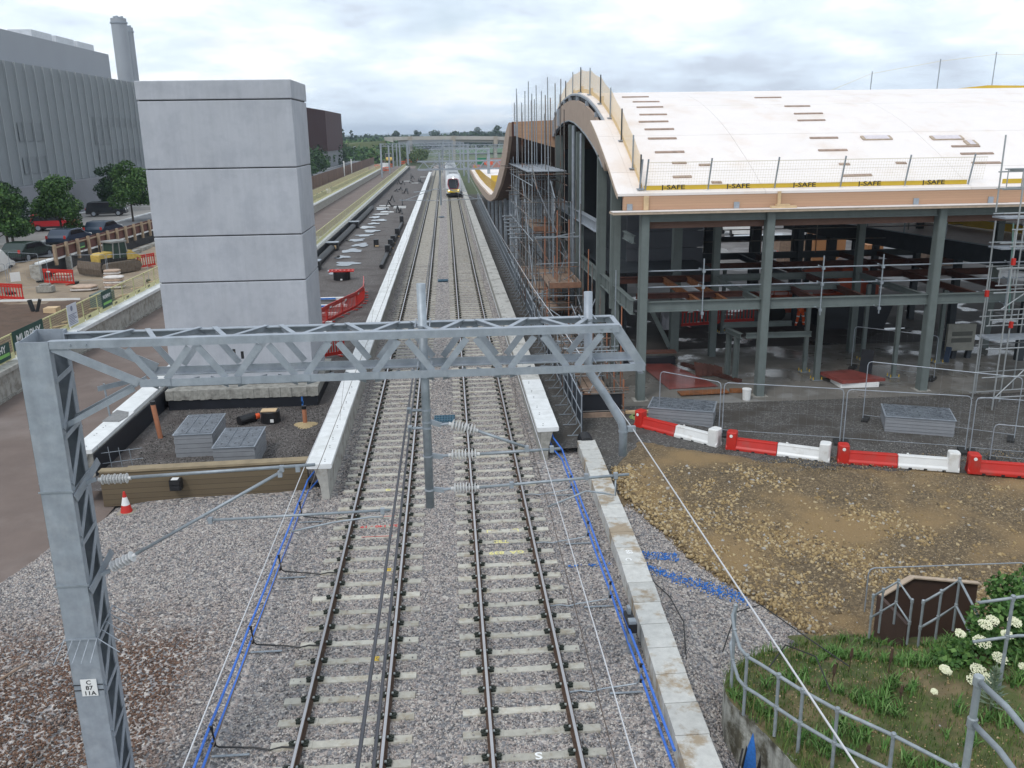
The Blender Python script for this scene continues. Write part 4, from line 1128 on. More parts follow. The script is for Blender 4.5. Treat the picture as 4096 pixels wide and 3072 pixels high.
wire([(6.0, 13.6, .9), (6.4, 13.9, 1.15), (6.9, 13.7, 1.0), (7.0, 13.2, .6)], .014, CABLEK, 'black_cable', 'short hoop of black cable above the grass', 'cable')
b_ = MB()
for k in range(9):
    for j in range(7): pass
def bluegrate(x, y, label, s=1):
    t = thing('blue_grating', label, 'grating', (x, y, -.17), 'blue gratings between the tracks')
    b_ = MB()
    for k in range(13): b_.box(-.38*s+.06*s*k, -.35*s+.06*s*k, -.42, .42, 0, .07)
    for k in range(4): b_.box(-.39*s, .40*s, -.42+.27*k, -.39+.27*k, .0, .062)
    MBlocal(b_, 'bars', mat('blue_grating_plastic', (.04, .12, .18), .6, 0, .15, 5), t)
bluegrate(.12, 32.0, 'slatted blue grating lying behind the middle drop tube')
bluegrate(0, 65.3, 'blue grating between the tracks a little beyond the gantry', .95)
bluegrate(-.3, 118, 'distant blue grating between the tracks just before the train', .95)

# ============================================================ things on the left platform fill
t = thing('corrugated_drain', 'long black corrugated drain pipe beside the yellow fence', 'drain pipe', (-10.2, 80, 0), 'black drains on the platform fill')
b_ = MB()
y = 62.0
prof = []
for k in range(150):
    prof += [(k*.46, .30), (k*.46+.2, .34), (k*.46+.3, .30)]
b_.lathe((-10.3, 62, .25), (0, 1, 0), prof, 12); b_.build('corrugated_pipe', BLACKP, t)
for k, yy in enumerate((61.5, 71.5, 84, 104.5)):
    t = thing('drain_chamber', f'square black drain chamber with steel rim, {ORD[k]} from the tower along the corrugated pipe', 'chamber', (-10.35, yy, 0), 'black drain chambers')
    b_ = MB(); b_.box(-10.85, -9.75, yy-.5, yy+.5, 0, .72); b_.build('box', BLACKP, t)
    b_ = MB(); b_.box(-10.9, -9.70, yy-.55, yy+.55, .722, .78); b_.build('rim', GALV, t)
    if k == 2: b_ = MB(); b_.box(-10.2, -9.9, yy-.53, yy-.505, .15, .5); b_.build('pipe_opening', WOODY, t)
t = thing('corrugated_drain', 'shorter black corrugated drain pipe near the white platform edge', 'drain pipe', (-4.7, 73, 0), 'black drains on the platform fill')
b_ = MB(); prof = []
for k in range(62): prof += [(k*.6, .16), (k*.6+.3, .2), (k*.6+.4, .16)]
b_.lathe((-4.9, 71, .2), (0, 1, 0), prof, 10); b_.build('corrugated_pipe', BLACKP, t)
for k, (x, yy, h) in enumerate([(-4.9, 79.5, .9), (-4.9, 84, .9), (-4.9, 88, .8), (-4.8, 94, .9), (-4.95, 107.5, 1.0), (-6.4, 86, .7)]):
    t = thing('black_riser', f'black plastic drain riser, {ORD[k]} from the camera on the platform fill' if k < 5 else 'lone black plastic riser left of the shorter drain', 'riser', (x, yy, 0), 'black drain risers')
    b_ = MB(); b_.box(x-.22, x+.22, yy-.3, yy+.3, 0, h); b_.build('riser', BLACKP, t)
    b_ = MB(); b_.box(x-.1, x+.26, yy-.34, yy-.31, .05, .16); b_.build('orange_collar', WOODY, t)
t = thing('covered_pit', 'black pit ring with a red plastic barrier laid flat across its top', 'pit', (-7.45, 66, 0))
b_ = MB(); b_.tube((-7.45, 66, 0), (-7.45, 66, .62), .62, 20); b_.build('ring', BLACKP, t)
t2 = thing('plastic_barrier', 'red plastic barrier lying flat on the black pit ring', 'barrier', (-7.45, 66, .63), 'red plastic barriers')
b_ = MB(); b_.box(-8.35, -6.5, 65.55, 65.70, .63, .72); b_.box(-8.4, -6.55, 66.3, 66.45, .63, .72)
for k in range(6): b_.box(-8.2+.3*k, -8.08+.3*k, 65.7, 66.3, .64, .7)
b_.build('frame', REDP, t2)
b_ = MB(); b_.box(-7.5, -7.36, 65.36, 65.375, .05, .16); o = b_.build('paper_tag', WHITEPT, t)
# red plastic barriers chained behind the tower
def barrier_mb(b_, x0, y0, x1, y1, z0, h=1.0):
    a = Vector((x0, y0, 0)); c_ = Vector((x1, y1, 0)); d = c_-a
    P = lambda t, z: (x0+d.x*t, y0+d.y*t, z0+z)
    b_.beam(P(0, h-.05), P(1, h-.05), .05, .12); b_.beam(P(0, .12), P(1, .12), .05, .16)
    b_.beam(P(.03, .18), P(.03, h-.1), .05, .07, up=tuple(d.normalized())); b_.beam(P(.97, .18), P(.97, h-.1), .05, .07, up=tuple(d.normalized()))
    for k in range(9): b_.beam(P(.12+.095*k, .2), P(.12+.095*k, h-.1), .03, .06, up=tuple(d.normalized()))
    b_.beam(P(0, h*.82), P(1, h*.82), .028, .10)
    return b_
def barrier(x0, y0, x1, y1, z0, label, h=1.0, m=None, gr='red plastic barriers'):
    t = thing('plastic_barrier', label, 'barrier', ((x0+x1)/2, (y0+y1)/2, z0), gr)
    b_ = MB(); barrier_mb(b_, x0, y0, x1, y1, z0+.04, h); b_.build('panel', m or REDP, t)
    b_ = MB(); d = (Vector((x1-x0, y1-y0, 0))).normalized(); nrm = Vector((-d.y, d.x, 0))
    for u in (.2, .8):
        q = Vector((x0+(x1-x0)*u, y0+(y1-y0)*u, z0+.02)); b_.beam(q-nrm*.25, q+nrm*.25, .12, .04)
    b_.build('feet', REDP, t)
    b_ = MB(); q = Vector((x0, y0, 0))+d*.35; b_.beam((q.x-nrm.x*.04, q.y-nrm.y*.04, z0+h*.86), (q.x+d.x*.3-nrm.x*.04, q.y+d.y*.3-nrm.y*.04, z0+h*.86), .01, .09); b_.beam((q.x+nrm.x*.04, q.y+nrm.y*.04, z0+h*.86), (q.x+d.x*.3+nrm.x*.04, q.y+d.y*.3+nrm.y*.04, z0+h*.86), .01, .09); b_.build('reflector', WHITEPT, t)
    return t
pts = [(-6.9, 47.8), (-6.5, 50.0), (-5.9, 52.2), (-5.25, 54.3), (-5.0, 56.4), (-5.15, 58.5), (-5.35, 60.6)]
for k in range(6):
    barrier(*pts[k], *pts[k+1], 0, f'red plastic barrier, {ORD[k]} from the tower in the bent chain behind it')
barrier(-5.9, 41.5, -4.7, 42.3, 0, 'red plastic barrier just right of the tower foot, seen through the gantry')
# concrete troughs with blue ends beside the tower
for k in range(5):
    yy = 47.0+2.6*k
    t = thing('precast_trough', f'pale precast trough unit on the fill beside the tower, {ORD[k]} from the camera', 'trough', (-7.6, yy, 0), 'pale precast troughs behind the tower')
    b_ = MB(); b_.box(-10.2, -6.2+(.3 if k == 3 else 0), yy-.12, yy+.12, .05, .2); b_.build('beam', CONCW, t)
    b_ = MB(); b_.box(-8.6, -6.9, yy-.16, yy-.125, .1, .19); b_.build('blue_strip', BLUEPT if k in (0, 3, 4) else CONCR, t)
b_ = MB(); b_.box(-6.45, -6.15, 54.95, 57.3, .06, .24); tag(b_.build('precast_trough', CONCW), 'short pale precast trough set crosswise at the end of the others', 'trough', 'pale precast troughs behind the tower')
# low side structures right of the tower, on the outer platform edge
t = thing('concrete_upstand', 'low L shaped concrete upstand with white rim beyond the tower', 'upstand', (-12.2, 84, -.4))
b_ = MB(); b_.box(-13.7, -11.9, 74, 90, -.4, .70); b_.build('base', CONCO, t)
b_ = MB(); b_.box(-13.9, -12.9, 86, 92, .72, 1.3); b_.box(-13.9, -13.6, 75, 86, .72, 1.3); b_.build('rim', CONCW, t)
# rubbish on the fill far away
for k in range(26):
    x = rnd.uniform(-10, -5); y = rnd.uniform(118, 235)
    if k % 3 == 0:
        b_ = MB(); b_.box(x-.9, x+.9, y-.3, y+.3, .04, .14); o = b_.build('concrete_offcut', CONCW); tag(o, f'pale concrete offcut number {k//3+1} of those scattered on the fill beyond the puddles', 'offcut', 'offcuts scattered beyond the puddles'); o['label'] = f'pale flat offcut on the dark fill, {ORD[k//3]} from the puddles'
    else:
        b_ = MB(); a = rnd.uniform(-.8, .8)
        b_.path([(x-a, y-2, .1), (x-a*.5, y-.8, .5+rnd.random()*.5), (x, y, .15), (x+a*.6, y+1, .1)], .09, 6)
        o = b_.build('bent_pipe', BLACKP); tag(o, 'bent black pipe lying on the dark fill beyond the puddles', 'pipe', 'bent black pipes beyond the puddles')

# ============================================================ YELLOW FENCES
def yfence(label, x, y0, y1, z0, h, m, step=2.5, toe=.3, xs=lambda y: 0):
    t = thing('edge_fence', label, 'fence', (x, y0, z0), 'yellow edge fences')
    ys = list(np.arange(y0, y1, step)); n = len(ys)
    for k in range(min(n, 95)):
        xx = x+xs(ys[k]); b_ = MB(); b_.beam((xx, ys[k], z0), (xx, ys[k], z0+h), .05, .05); b_.build('post', YELPOST, t)
    b_ = MB(); b_.beam((x+xs(y0), y0, z0+h-.02), (x+xs(y1), y1, z0+h-.02), .05, .06); b_.build('top_rail', YELP, t)
    b_ = MB(); b_.add([(x+xs(y0)+.03, y0, z0+toe), (x+xs(y1)+.03, y1, z0+toe), (x+xs(y1)+.03, y1, z0+h), (x+xs(y0)+.03, y0, z0+h)], [(0, 1, 2, 3)]); b_.build('mesh', m, t)
    for k in range(0, min(n-1, 95)):
        b_ = MB(); a, c_ = ys[k]+.08, ys[k]+step-.08
        b_.box(x+xs(a)+.035, x+xs(a)+.055, a, c_, z0+.02, z0+toe); b_.build('toe_board', YELP, t)
    return t, ys
NETS = net_mat('yellow_wire_mesh', (.50, .50, .22), .085, 9)
yf, ys = yfence('yellow mesh fence along the pale coping of the far left wall, with green banners', -19.05, 34, 92, .9, 1.1, NETS, 2.0)
yfence('pale yellow fence along the outer edge of the middle platform', -11.32, 75, 284, .9, 1.05, NETP, 2.6, xs=lambda y: -.0025*(y-75))
yfence('nearer of the two distant yellow fences on the far left wall', -18.9, 94, 282, .9, 1.0, NETP, 3.0)
yfence('outer of the two distant yellow fences, running beside the brown hoarding', -21.5, 96, 262, .6, 1.1, NETP, 3.0)
for k in range(6):
    y = 47.6+k*2
    if k in (1,): continue
    text('J-SAFE', .14, BLACKPT, 'toe_board_lettering', yf, (-18.98, y+1.0, 1.07), (0, 1, 0), (0, 0, 1), .001, bold=.006)
def banner(name, label, x, ya, yb, z0, z1, body, size, stripe, cat='banner'):
    t = thing(name, label, cat, (x, (ya+yb)/2, z0), 'green banners tied to the yellow fence')
    b_ = MB(); b_.box(x, x+.012, ya, yb, z0, z1); b_.build('sheet', GREENB, t)
    text(body, size, WHITEPT, 'lettering', t, (x+.014, (ya+yb)/2, (z0+z1)/2+(.12 if stripe else -.02)), (0, 1, 0), (0, 0, 1), .002, bold=.010, sx=1.05)
    if stripe: b_ = MB(); b_.box(x+.0125, x+.018, ya+.15, yb-.1, z0+.16, z0+.30); b_.build('stripe', LGREEN, t)
banner('name_banner', 'wide green MURPHY banner with white lettering, no stripe', -18.97, 39.9, 43.0, 1.2, 2.08, 'MURPHY', .60, False)
banner('name_banner', 'green MURPHY banner with light stripe at the left edge of the photo', -18.97, 37.0, 39.5, 1.0, 1.75, 'MURPHY', .42, True)
banner('name_banner', 'small green MURPHY banner with light stripe near the tower', -18.97, 50.5, 52.0, 1.1, 2.05, 'MURPHY', .28, True)
t = thing('notice_board', 'white paper notice with dense print tied to the yellow fence', 'notice', (-18.97, 46.4, 1), None)
b_ = MB(); b_.box(-18.96, -18.945, 45.8, 47.0, 1.05, 2.15); b_.build('sheet', mat('white_notice', (.62, .64, .70), .6, 0, .05, 3), t)
b_ = MB()
for k in range(7): b_.box(-18.944, -18.940, 45.9, 46.9-.15*(k % 3), 1.12+.08*k, 1.16+.08*k)
b_.lathe((-18.944, 46.35, 1.92), (1, 0, 0), [(0, .14), (.004, .14)], 16); b_.build('print', mat('grey_print', (.22, .24, .32), .7, 0, .2, 30), t)
# ============================================================ STATION BUILDING
PF = [(33.0, 8.03), (33.3, 8.11), (35, 8.95), (37.8, 10.14), (39.5, 10.73), (42, 11.42), (44.4, 11.88), (47, 12.18), (50, 12.3), (53.5, 12.1), (56, 11.65), (58, 11.1), (60, 10.3), (62, 9.2)]
def zroof(y): return float(np.interp(y, [p[0] for p in PF], [p[1] for p in PF]))
def smooth_prof(n=60):
    ys = np.linspace(33, 62, n); zs = [np.mean([zroof(min(62, max(33.0, y+d))) for d in (-.6, -.3, 0, .3, .6)]) if 33.7 < y < 61 else zroof(y) for y in ys]
    return list(zip(ys, zs))
SP_ = smooth_prof()
def zr(y): return float(np.interp(y, [p[0] for p in SP_], [p[1] for p in SP_]))
B = thing('station_building', 'half built station with steel frame and arched pale timber roof on the right', 'building', (7, 33, 0))
# roof deck: strips of panels along the curve with fine joints
JY = [33.0, 34.58, 37.66, 41.78, 43.99, 47.5, 50.6, 54, 57.5, 62]
JX = [7.45, 12.4, 20.4, 28.6, 37, 48]
for a, c_ in zip(JY[:-1], JY[1:]):
    for xa, xb in zip(JX[:-1], JX[1:]):
        b_ = MB(); n = 6
        for i in range(n):
            ya = a+.012+(c_-a-.024)*i/n; yb = a+.012+(c_-a-.024)*(i+1)/n
            x0_, x1_ = xa+(.006 if xa > 8 else 0), xb-.006
            b_.add([(x0_, ya, zr(ya)), (x1_, ya, zr(ya)), (x1_, yb, zr(yb)), (x0_, yb, zr(yb)),
                    (x0_, ya, zr(ya)-.09), (x1_, ya, zr(ya)-.09), (x1_, yb, zr(yb)-.09), (x0_, yb, zr(yb)-.09)],
                   [(0, 1, 2, 3), (7, 6, 5, 4), (0, 3, 7, 4), (1, 5, 6, 2)]+([(0, 4, 5, 1)] if i == 0 else [])+([(3, 2, 6, 7)] if i == n-1 else []))
        b_.build('roof_panel', DECK, B)
# extended deck strip along the lower gable edge
for a, c_ in ((33.0, 34.58), (34.58, 37.66), (37.66, 39.6)):
    b_ = MB(); n = 5
    for i in range(n):
        ya = a+.012+(c_-a-.024)*i/n; yb = a+.012+(c_-a-.024)*(i+1)/n
        x0_, x1_ = 6.8, 7.445
        b_.add([(x0_, ya, zr(ya)), (x1_, ya, zr(ya)), (x1_, yb, zr(yb)), (x0_, yb, zr(yb)),
                (x0_, ya, zr(ya)-.09), (x1_, ya, zr(ya)-.09), (x1_, yb, zr(yb)-.09), (x0_, yb, zr(yb)-.09)],
               [(0, 1, 2, 3), (7, 6, 5, 4), (0, 3, 7, 4), (1, 5, 6, 2)]+([(0, 4, 5, 1)] if i == 0 else [])+([(3, 2, 6, 7)] if i == n-1 else []))
    b_.build('gable_deck_strip', DECK, B)
def curved_band(x0_, x1_, top, bot, ya, yb, name, m, n=40):
    b_ = MB(); V = []; ys = np.linspace(ya, yb, n)
    for y in ys: V += [(x0_, y, top(y)), (x1_, y, top(y)), (x1_, y, bot(y)), (x0_, y, bot(y))]
    fs = []
    for i in range(n-1):
        p = i*4; q = p+4
        fs += [(p, p+1, q+1, q), (p+1, p+2, q+2, q+1), (p+2, p+3, q+3, q+2), (p+3, p, q, q+3)]
    fs += [(0, 3, 2, 1), ((n-1)*4, (n-1)*4+1, (n-1)*4+2, (n-1)*4+3)]
    b_.add(V, fs); return b_.build(name, m, B)
inner = lambda y: float(np.interp(y, [38.6, 39.8, 41.2, 42.65, 44.2, 46.07, 48, 50.1, 52.5, 55.66, 58.25, 60.2, 61.5], [8.55, 9.05, 9.5, 9.84, 10.18, 10.49, 10.76, 10.9, 10.83, 10.46, 9.9, 9.1, 8.4]))
curved_band(7.30, 7.42, lambda y: min(zr(y)-.36, zr(y)-.36) if y > 40.5 else max(inner(y)+.05, zr(y)-.36-(40.5-y)*.18), inner, 38.8, 61, 'plywood_arch', PLY)
curved_band(7.26, 7.46, lambda y: inner(y)+.015, lambda y: inner(y)-.04, 39.2, 61, 'arch_edge_strip', GALVD)
curved_band(7.50, 7.58, lambda y: zr(y)-.17, lambda y: zr(y)-.36, 39.7, 61, 'arch_top_gap', PAINTD)
curved_band(7.36, 7.44, lambda y: zr(y)-.04, lambda y: zr(y)-.13, 39.7, 61, 'deck_rim', GALV)
curved_band(6.78, 6.797, lambda y: zr(y)-.005, lambda y: zr(y)-.18, 33.0, 39.6, 'deck_edge_strip', DECKE)
for y in (41.5, 44.3, 47.5, 50.3, 52.6):
    b_ = MB(); b_.box(7.30, 7.47, y-.06, y+.06, zr(y)-.42, zr(y)-.15); b_.build('edge_bracket', GALV, B)
for y, h in ((57.3, .9), (54.6, .85)):
    b_ = MB(); b_.box(7.22, 7.295, y-.45, y+.45, zr(y)-1.25, zr(y)-.3); b_.build('steel_splice_plate', GALV, B)
# interior lining closing the space under the roof, dark soffit
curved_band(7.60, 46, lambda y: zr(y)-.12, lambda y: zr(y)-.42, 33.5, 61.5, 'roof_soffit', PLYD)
b_ = MB(); b_.box(7.02, 46, 33.02, 33.22, 7.43, 7.935); b_.build('glulam_fascia', GLU, B)
b_ = MB(); b_.box(6.55, 46, 32.55, 33.35, 7.30, 7.345); b_.box(6.56, 46, 32.57, 33.35, 7.345, 7.39); b_.build('plywood_ledge', DECKE, B)
b_ = MB(); b_.box(6.55, 46, 32.55, 33.02, 7.392, 7.42); b_.build('ledge_top', DECK, B)
for x in (7.25, 11.3, 18.25, 21.2):
    b_ = MB(); b_.box(x-.1, x+.1, 32.96, 33.01, 7.43, 7.66); b_.build('fixing_plate', GALV, B)
for x in (7.86,):
    b_ = MB(); b_.box(x-.09, x+.09, 32.93, 33.0, 7.43, 7.94); b_.build('timber_packer', WOODY, B)
b_ = MB(); b_.box(12.85, 12.97, 32.93, 33.0, 7.5, 8.02); b_.build('timber_packer', WOODY, B)
b_ = MB(); b_.box(12.55, 13.5, 32.68, 32.92, 7.422, 7.50); b_.box(12.75, 13.25, 32.7, 32.92, 7.502, 7.56); tag(b_.build('timber_offcuts', WOODY), 'small stack of timber offcuts on the plywood ledge', 'timber')
# columns
colX = [7.83, 12.62, 19.32, 25.9]
for i, x in enumerate(colX):
    b_ = MB(); b_.box(x-.14, x+.14, 33.0-.19, 33.0-.165, .02, 7.29); b_.box(x-.16, x+.16, 33.0-.162, 33.19, .03, 7.288); b_.build('column', PAINTG, B)
    b_ = MB(); b_.box(x-.3, x+.3, 32.72, 33.3, .0, .07); b_.build('base_plate', CONCR, B)
for x in (12.62, 19.32, 25.9):
    for y in (39.5, 46.5, 54.0):
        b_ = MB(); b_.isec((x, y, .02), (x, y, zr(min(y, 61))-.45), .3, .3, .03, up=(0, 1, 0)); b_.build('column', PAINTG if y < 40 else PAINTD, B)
for y, ztop in ((36.85, 9.0), (40.3, 9.4), (46.9, 10.4), (49.9, 10.8), (55.6, 10.2)):
    b_ = MB(); b_.box(7.36, 7.66, y-.14, y+.14, .0, ztop-.1); b_.build('column', PAINTG, B)
    b_ = MB(); b_.box(7.25, 7.355, y-.1, y+.1, 3.0 if y < 40 else .0, ztop-.12); b_.build('column_flange', PAINTG, B)
b_ = MB(); b_.tube((7.2, 47.6, .0), (7.2, 47.6, 10.6), .09, 12); b_.tube((7.2, 45.0, 0), (7.2, 45, 10.2), .06, 12); b_.build('downpipe', GALV, B)
# beams
for (a, c_, z, h, m, nm) in (((7.97, 33.0), (26, 33.0), 7.14, .30, PAINTG, 'eaves_beam'), ((7.97, 33.05), (26, 33.05), 3.76, .40, PAINTG, 'first_floor_beam')):
    b_ = MB()
    xs_ = [7.98]+[q for x in colX[1:] for q in (x-.17, x+.17)]+[28]
    for q in range(0, len(xs_)-1, 2): b_.isec((xs_[q], a[1], z), (xs_[q+1], a[1], z), .2, h, .03)
    b_.build(nm, m, B)
b_ = MB(); b_.box(8.0, 46, 33.2, 33.5, 6.72, 7.0); b_.build('glulam_beam', mat('shade_darkened_glulam', (.13, .07, .052), .75, 0, .12, 3), B)  # beam brown darkened to carry the shadow under the eaves
for (ya, yb) in ((33.2, 36.7), (37.0, 40.15), (40.45, 46.7), (47.1, 49.7), (50, 55.8), (56.2, 60)):
    b_ = MB(); b_.isec((7.5, ya, 3.72), (7.5, yb, 3.72), .2, .56, .03)
    n = int((yb-ya)/1.0)
    for i in range(1, n): b_.box(7.42, 7.58, ya+(yb-ya)*i/n-.01, ya+(yb-ya)*i/n+.01, 3.47, 3.97)
    b_.build('edge_beam', PAINTG, B)
b_ = MB(); b_.isec((7.35, 40.5, 6.08), (7.35, 56, 6.08), .28, .5, .03); b_.build('edge_beam', GALV, B)
b_ = MB(); b_.isec((7.5, 33.3, 6.3), (7.5, 35.2, 6.3), .16, .3, .02); b_.build('edge_beam', PAINTG, B)
for (xa, xb, y, z, h, m, nm) in ((8, 12.4, 39.5, 3.75, .3, RUSTST, 'floor_beam'), (12.8, 19.1, 39.5, 3.75, .3, PAINTG, 'floor_beam'), (19.5, 25.7, 39.5, 3.75, .3, RUSTST, 'floor_beam'), (8, 12.4, 35.0, 3.82, .22, RUSTST, 'floor_beam'),
                              (12.8, 17, 36.2, 3.80, .22, PAINTG, 'floor_beam'), (8, 26, 46.5, 3.75, .35, PAINTD, 'floor_beam'), (8, 26, 43, 3.75, .3, RUSTST, 'floor_beam'),
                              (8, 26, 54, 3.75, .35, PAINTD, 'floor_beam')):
    b_ = MB(); b_.isec((xa, y, z), (xb, y, z), .16, h, .025); b_.build(nm, m, B)
for (x, ya, yb, m) in ((10.2, 33.2, 39.4, ORSTEEL), (11.3, 33.2, 39.4, ORSTEEL), (14.9, 33.2, 39.4, RUSTST), (16.9, 33.2, 46.4, RUSTST), (21.5, 33.2, 46.4, RUSTST), (23.6, 33.2, 46.4, RUSTST), (16.0, 39.6, 46.4, PAINTD), (12.62, 33.3, 39.2, PAINTG), (19.32, 33.3, 39.2, PAINTG)):
    b_ = MB(); b_.isec((x, ya, 3.74), (x, yb, 3.74), .14, .26, .02); b_.build('cross_beam', m, B)
# grey boarded stair core
b_ = MB()
for k in range(6): b_.box(9.4, 13.3, 44.0, 44.1, 2.9+.85*k, 3.73+.85*k)
b_.build('core_wall', mat('dark_grey_boards', (.09, .095, .11), .7, 0, .06, 1), B)
b_ = MB(); b_.box(9.4, 9.5, 44.11, 50, 0, 8); b_.build('core_wall_side', PAINTD, B)
b_ = MB(); b_.box(10.9, 11.3, 40.5, 40.9, .02, 8.5); b_.build('column', PAINTG, B)
b_ = MB(); b_.beam((9.3, 40.7, 3.4), (10.9, 40.7, .3), .2, .2); b_.build('raking_brace', PAINTG, B)
b_ = MB(); b_.box(14.5, 20, 50.0, 50.2, 5.4, 8.5); b_.build('dark_upper_panel', PAINTD, B)
for x in (16.0, 18.9, 21.4, 23.6):
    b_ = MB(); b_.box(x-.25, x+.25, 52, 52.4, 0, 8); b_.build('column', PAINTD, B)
# low secondary posts and frame near the front
for (x, y, h) in ((12.30, 36.1, 1.95), (12.35, 35.2, 1.95)):
    b_ = MB(); b_.isec((x, y, .03), (x, y, h), .2, .2, .02, up=(1, 0, 0)); b_.build('short_post', PAINTG, B)
b_ = MB(); b_.isec((12.2, 36.3, 2.06), (12.4, 34.9, 2.06), .2, .2, .02); b_.build('short_beam', PAINTG, B)
b_ = MB(); b_.isec((12.8, 35.4, 1.95), (15.6, 35.4, 1.95), .18, .22, .02); b_.build('low_beam', PAINTG, B)
b_ = MB(); b_.isec((12.5, 37.6, 1.95), (15.6, 37.6, 1.95), .18, .22, .02); b_.build('low_beam', PAINTG, B)
for (x, y) in ((15.75, 34.9), (15.75, 36.2), (19.15, 37.9), (19.1, 34.9), (14.55, 44.2), (22.2, 37)):
    w_ = .11 if (x, y) in ((15.75, 34.9),) else .08
    b_ = MB(); b_.box(x-w_, x+w_, y-w_, y+w_, .08, 3.55); b_.build('secondary_post', PAINTG, B)
    b_ = MB(); b_.box(x-.22, x+.22, y-.18, y+.18, .075, .10); b_.build('post_base', GALVD, B)
    b_ = MB()
    for q in ((-.18, -.14), (.18, -.14), (-.18, .14), (.18, .14)): b_.tube((x+q[0], y+q[1], .10), (x+q[0], y+q[1], .22), .02, 6)
    b_.build('yellow_bolt_caps', YELLOW, B)
# guard rails in front of the first floor
t = thing('guard_rail', 'scaffold tube guard rail clamped across the front of the first floor', 'guard rail', (14, 32.7, 3.3))
for z in (4.5, 5.12):
    b_ = MB(); b_.tube((8, 33.1, z-.0), (26, 33.1, z), .028, 6); b_.build('rail', GALV, t)
for x in (10.1, 14.75, 17.1, 22.2):
    b_ = MB(); b_.tube((x, 32.75, 3.3), (x, 32.78, 5.6), .026, 6)
    for z in (4.5, 5.12, 3.5): b_.tube((x-.15, 32.9, z+.1), (x+.2, 33.2, z-.05), .025, 6); b_.box(x-.05, x+.05, 32.7, 32.8, z-.05, z+.05)
    b_.build('clamped_upright', GALVD, t)
t = thing('guard_rail', 'dark scaffold rails across the rear of the first floor, against the yard', 'guard rail', (14, 46, 3.9))
for z in (4.6, 5.2):
    b_ = MB(); b_.tube((9, 46, z), (28, 46, z), .03, 6); b_.build('rail', RUSTM, t)
for x in (12, 14.5, 17, 20, 22.5, 25):
    b_ = MB(); b_.tube((x, 46, 3.9), (x, 46, 5.7), .028, 6); b_.build('upright', RUSTM, t)
# small lower roof to the right, behind the frame
t = thing('lower_roof', 'low white decked roof with dark fascia seen through the frame at right', 'roof', (27, 44, 4))
b_ = MB(); b_.prism([(22.2, 56), (25.6, 37.2), (27.5, 33), (36, 33), (36, 56)], 4.9, 5.0, 'Z'); b_.build('deck', DECK, t)
b_ = MB(); b_.beam((22.1, 56, 4.55), (25.5, 37.1, 4.55), .2, .85); b_.beam((25.5, 37.0, 4.55), (27.4, 33, 4.55), .2, .85); b_.build('fascia', PAINTD, t)
b_ = MB(); b_.beam((22.1, 56, 4.99), (25.5, 37.1, 4.99), .14, .04); b_.build('edge_trim', GALV, t)
for (x, y) in ((22.5, 53), (23.8, 47), (25, 41), (26, 37)):
    b_ = MB(); b_.box(x-.15, x+.15, y-.15, y+.15, 0, 4.1); b_.build('column', PAINTD, t)
b_ = MB()
for k in range(7): b_.tube((22.6+.55*k, 54-3*k, 5.0), (22.6+.55*k, 54-3*k, 6.1), .03, 6)
b_.tube((22.6, 54, 6.05), (26, 36, 6.05), .025, 6); b_.build('edge_rail', GALV, t)
b_ = MB(); b_.beam((28, 50, 5.25), (30, 38, 5.25), .06, .4); b_.build('yellow_toe_board', YELLOW, t)
b_ = MB(); b_.box(8, 28, 60.5, 60.7, 0, 2.6); 

DARKW = mat('interior_shade_dark', (.03, .033, .04), .8, 0, .1, 1)  # dark walls added to block the bright yard and darken the interior
b_ = MB(); b_.box(12.9, 13.05, 44.2, 60, 3.9, 9.0); b_.build('added_dark_wall', DARKW, B)
b_ = MB(); b_.box(8.2, 12.85, 59.6, 59.8, 3.9, 9.2); b_.build('added_dark_wall', DARKW, B)
b_ = MB(); b_.box(9.0, 9.1, 50, 59.5, 0.0, 3.4); b_.build('added_dark_wall', DARKW, B)
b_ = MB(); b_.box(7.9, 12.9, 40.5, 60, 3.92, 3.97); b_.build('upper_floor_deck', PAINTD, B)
# battens lying on the roof
BL = [(9.07, 10.37, 44.22, 0), (9.3, 10.55, 42.75, 0), (9.23, 10.45, 41.54, 0), (9.1, 10.32, 40.27, 0), (8.85, 10.14, 39.22, 0), (8.91, 10.16, 38.29, 0), (8.85, 10.04, 37.33, 0), (8.87, 10.06, 36.09, 0), (9.35, 9.92, 35.18, 0), (10.37, 10.83, 34.98, 0), (9.14, 9.87, 34.15, 0), (10.53, 10.92, 33.74, 0),
      (15.35, 16.65, 43.5, 1), (16.05, 17.23, 41.37, 1), (16.02, 17.33, 40.08, 1), (15.82, 17.05, 39.1, 1), (15.63, 16.82, 37.15, 1), (15.56, 16.76, 36.02, 1), (15.96, 16.38, 34.86, 1), (18.28, 18.69, 34.87, 1), (15.74, 16.93, 34.02, 1),
      (21.24, 22.43, 36.18, 2), (21.28, 22.65, 35.52, 2), (21.35, 22.53, 34.77, 2)]
cnt = [0, 0, 0]
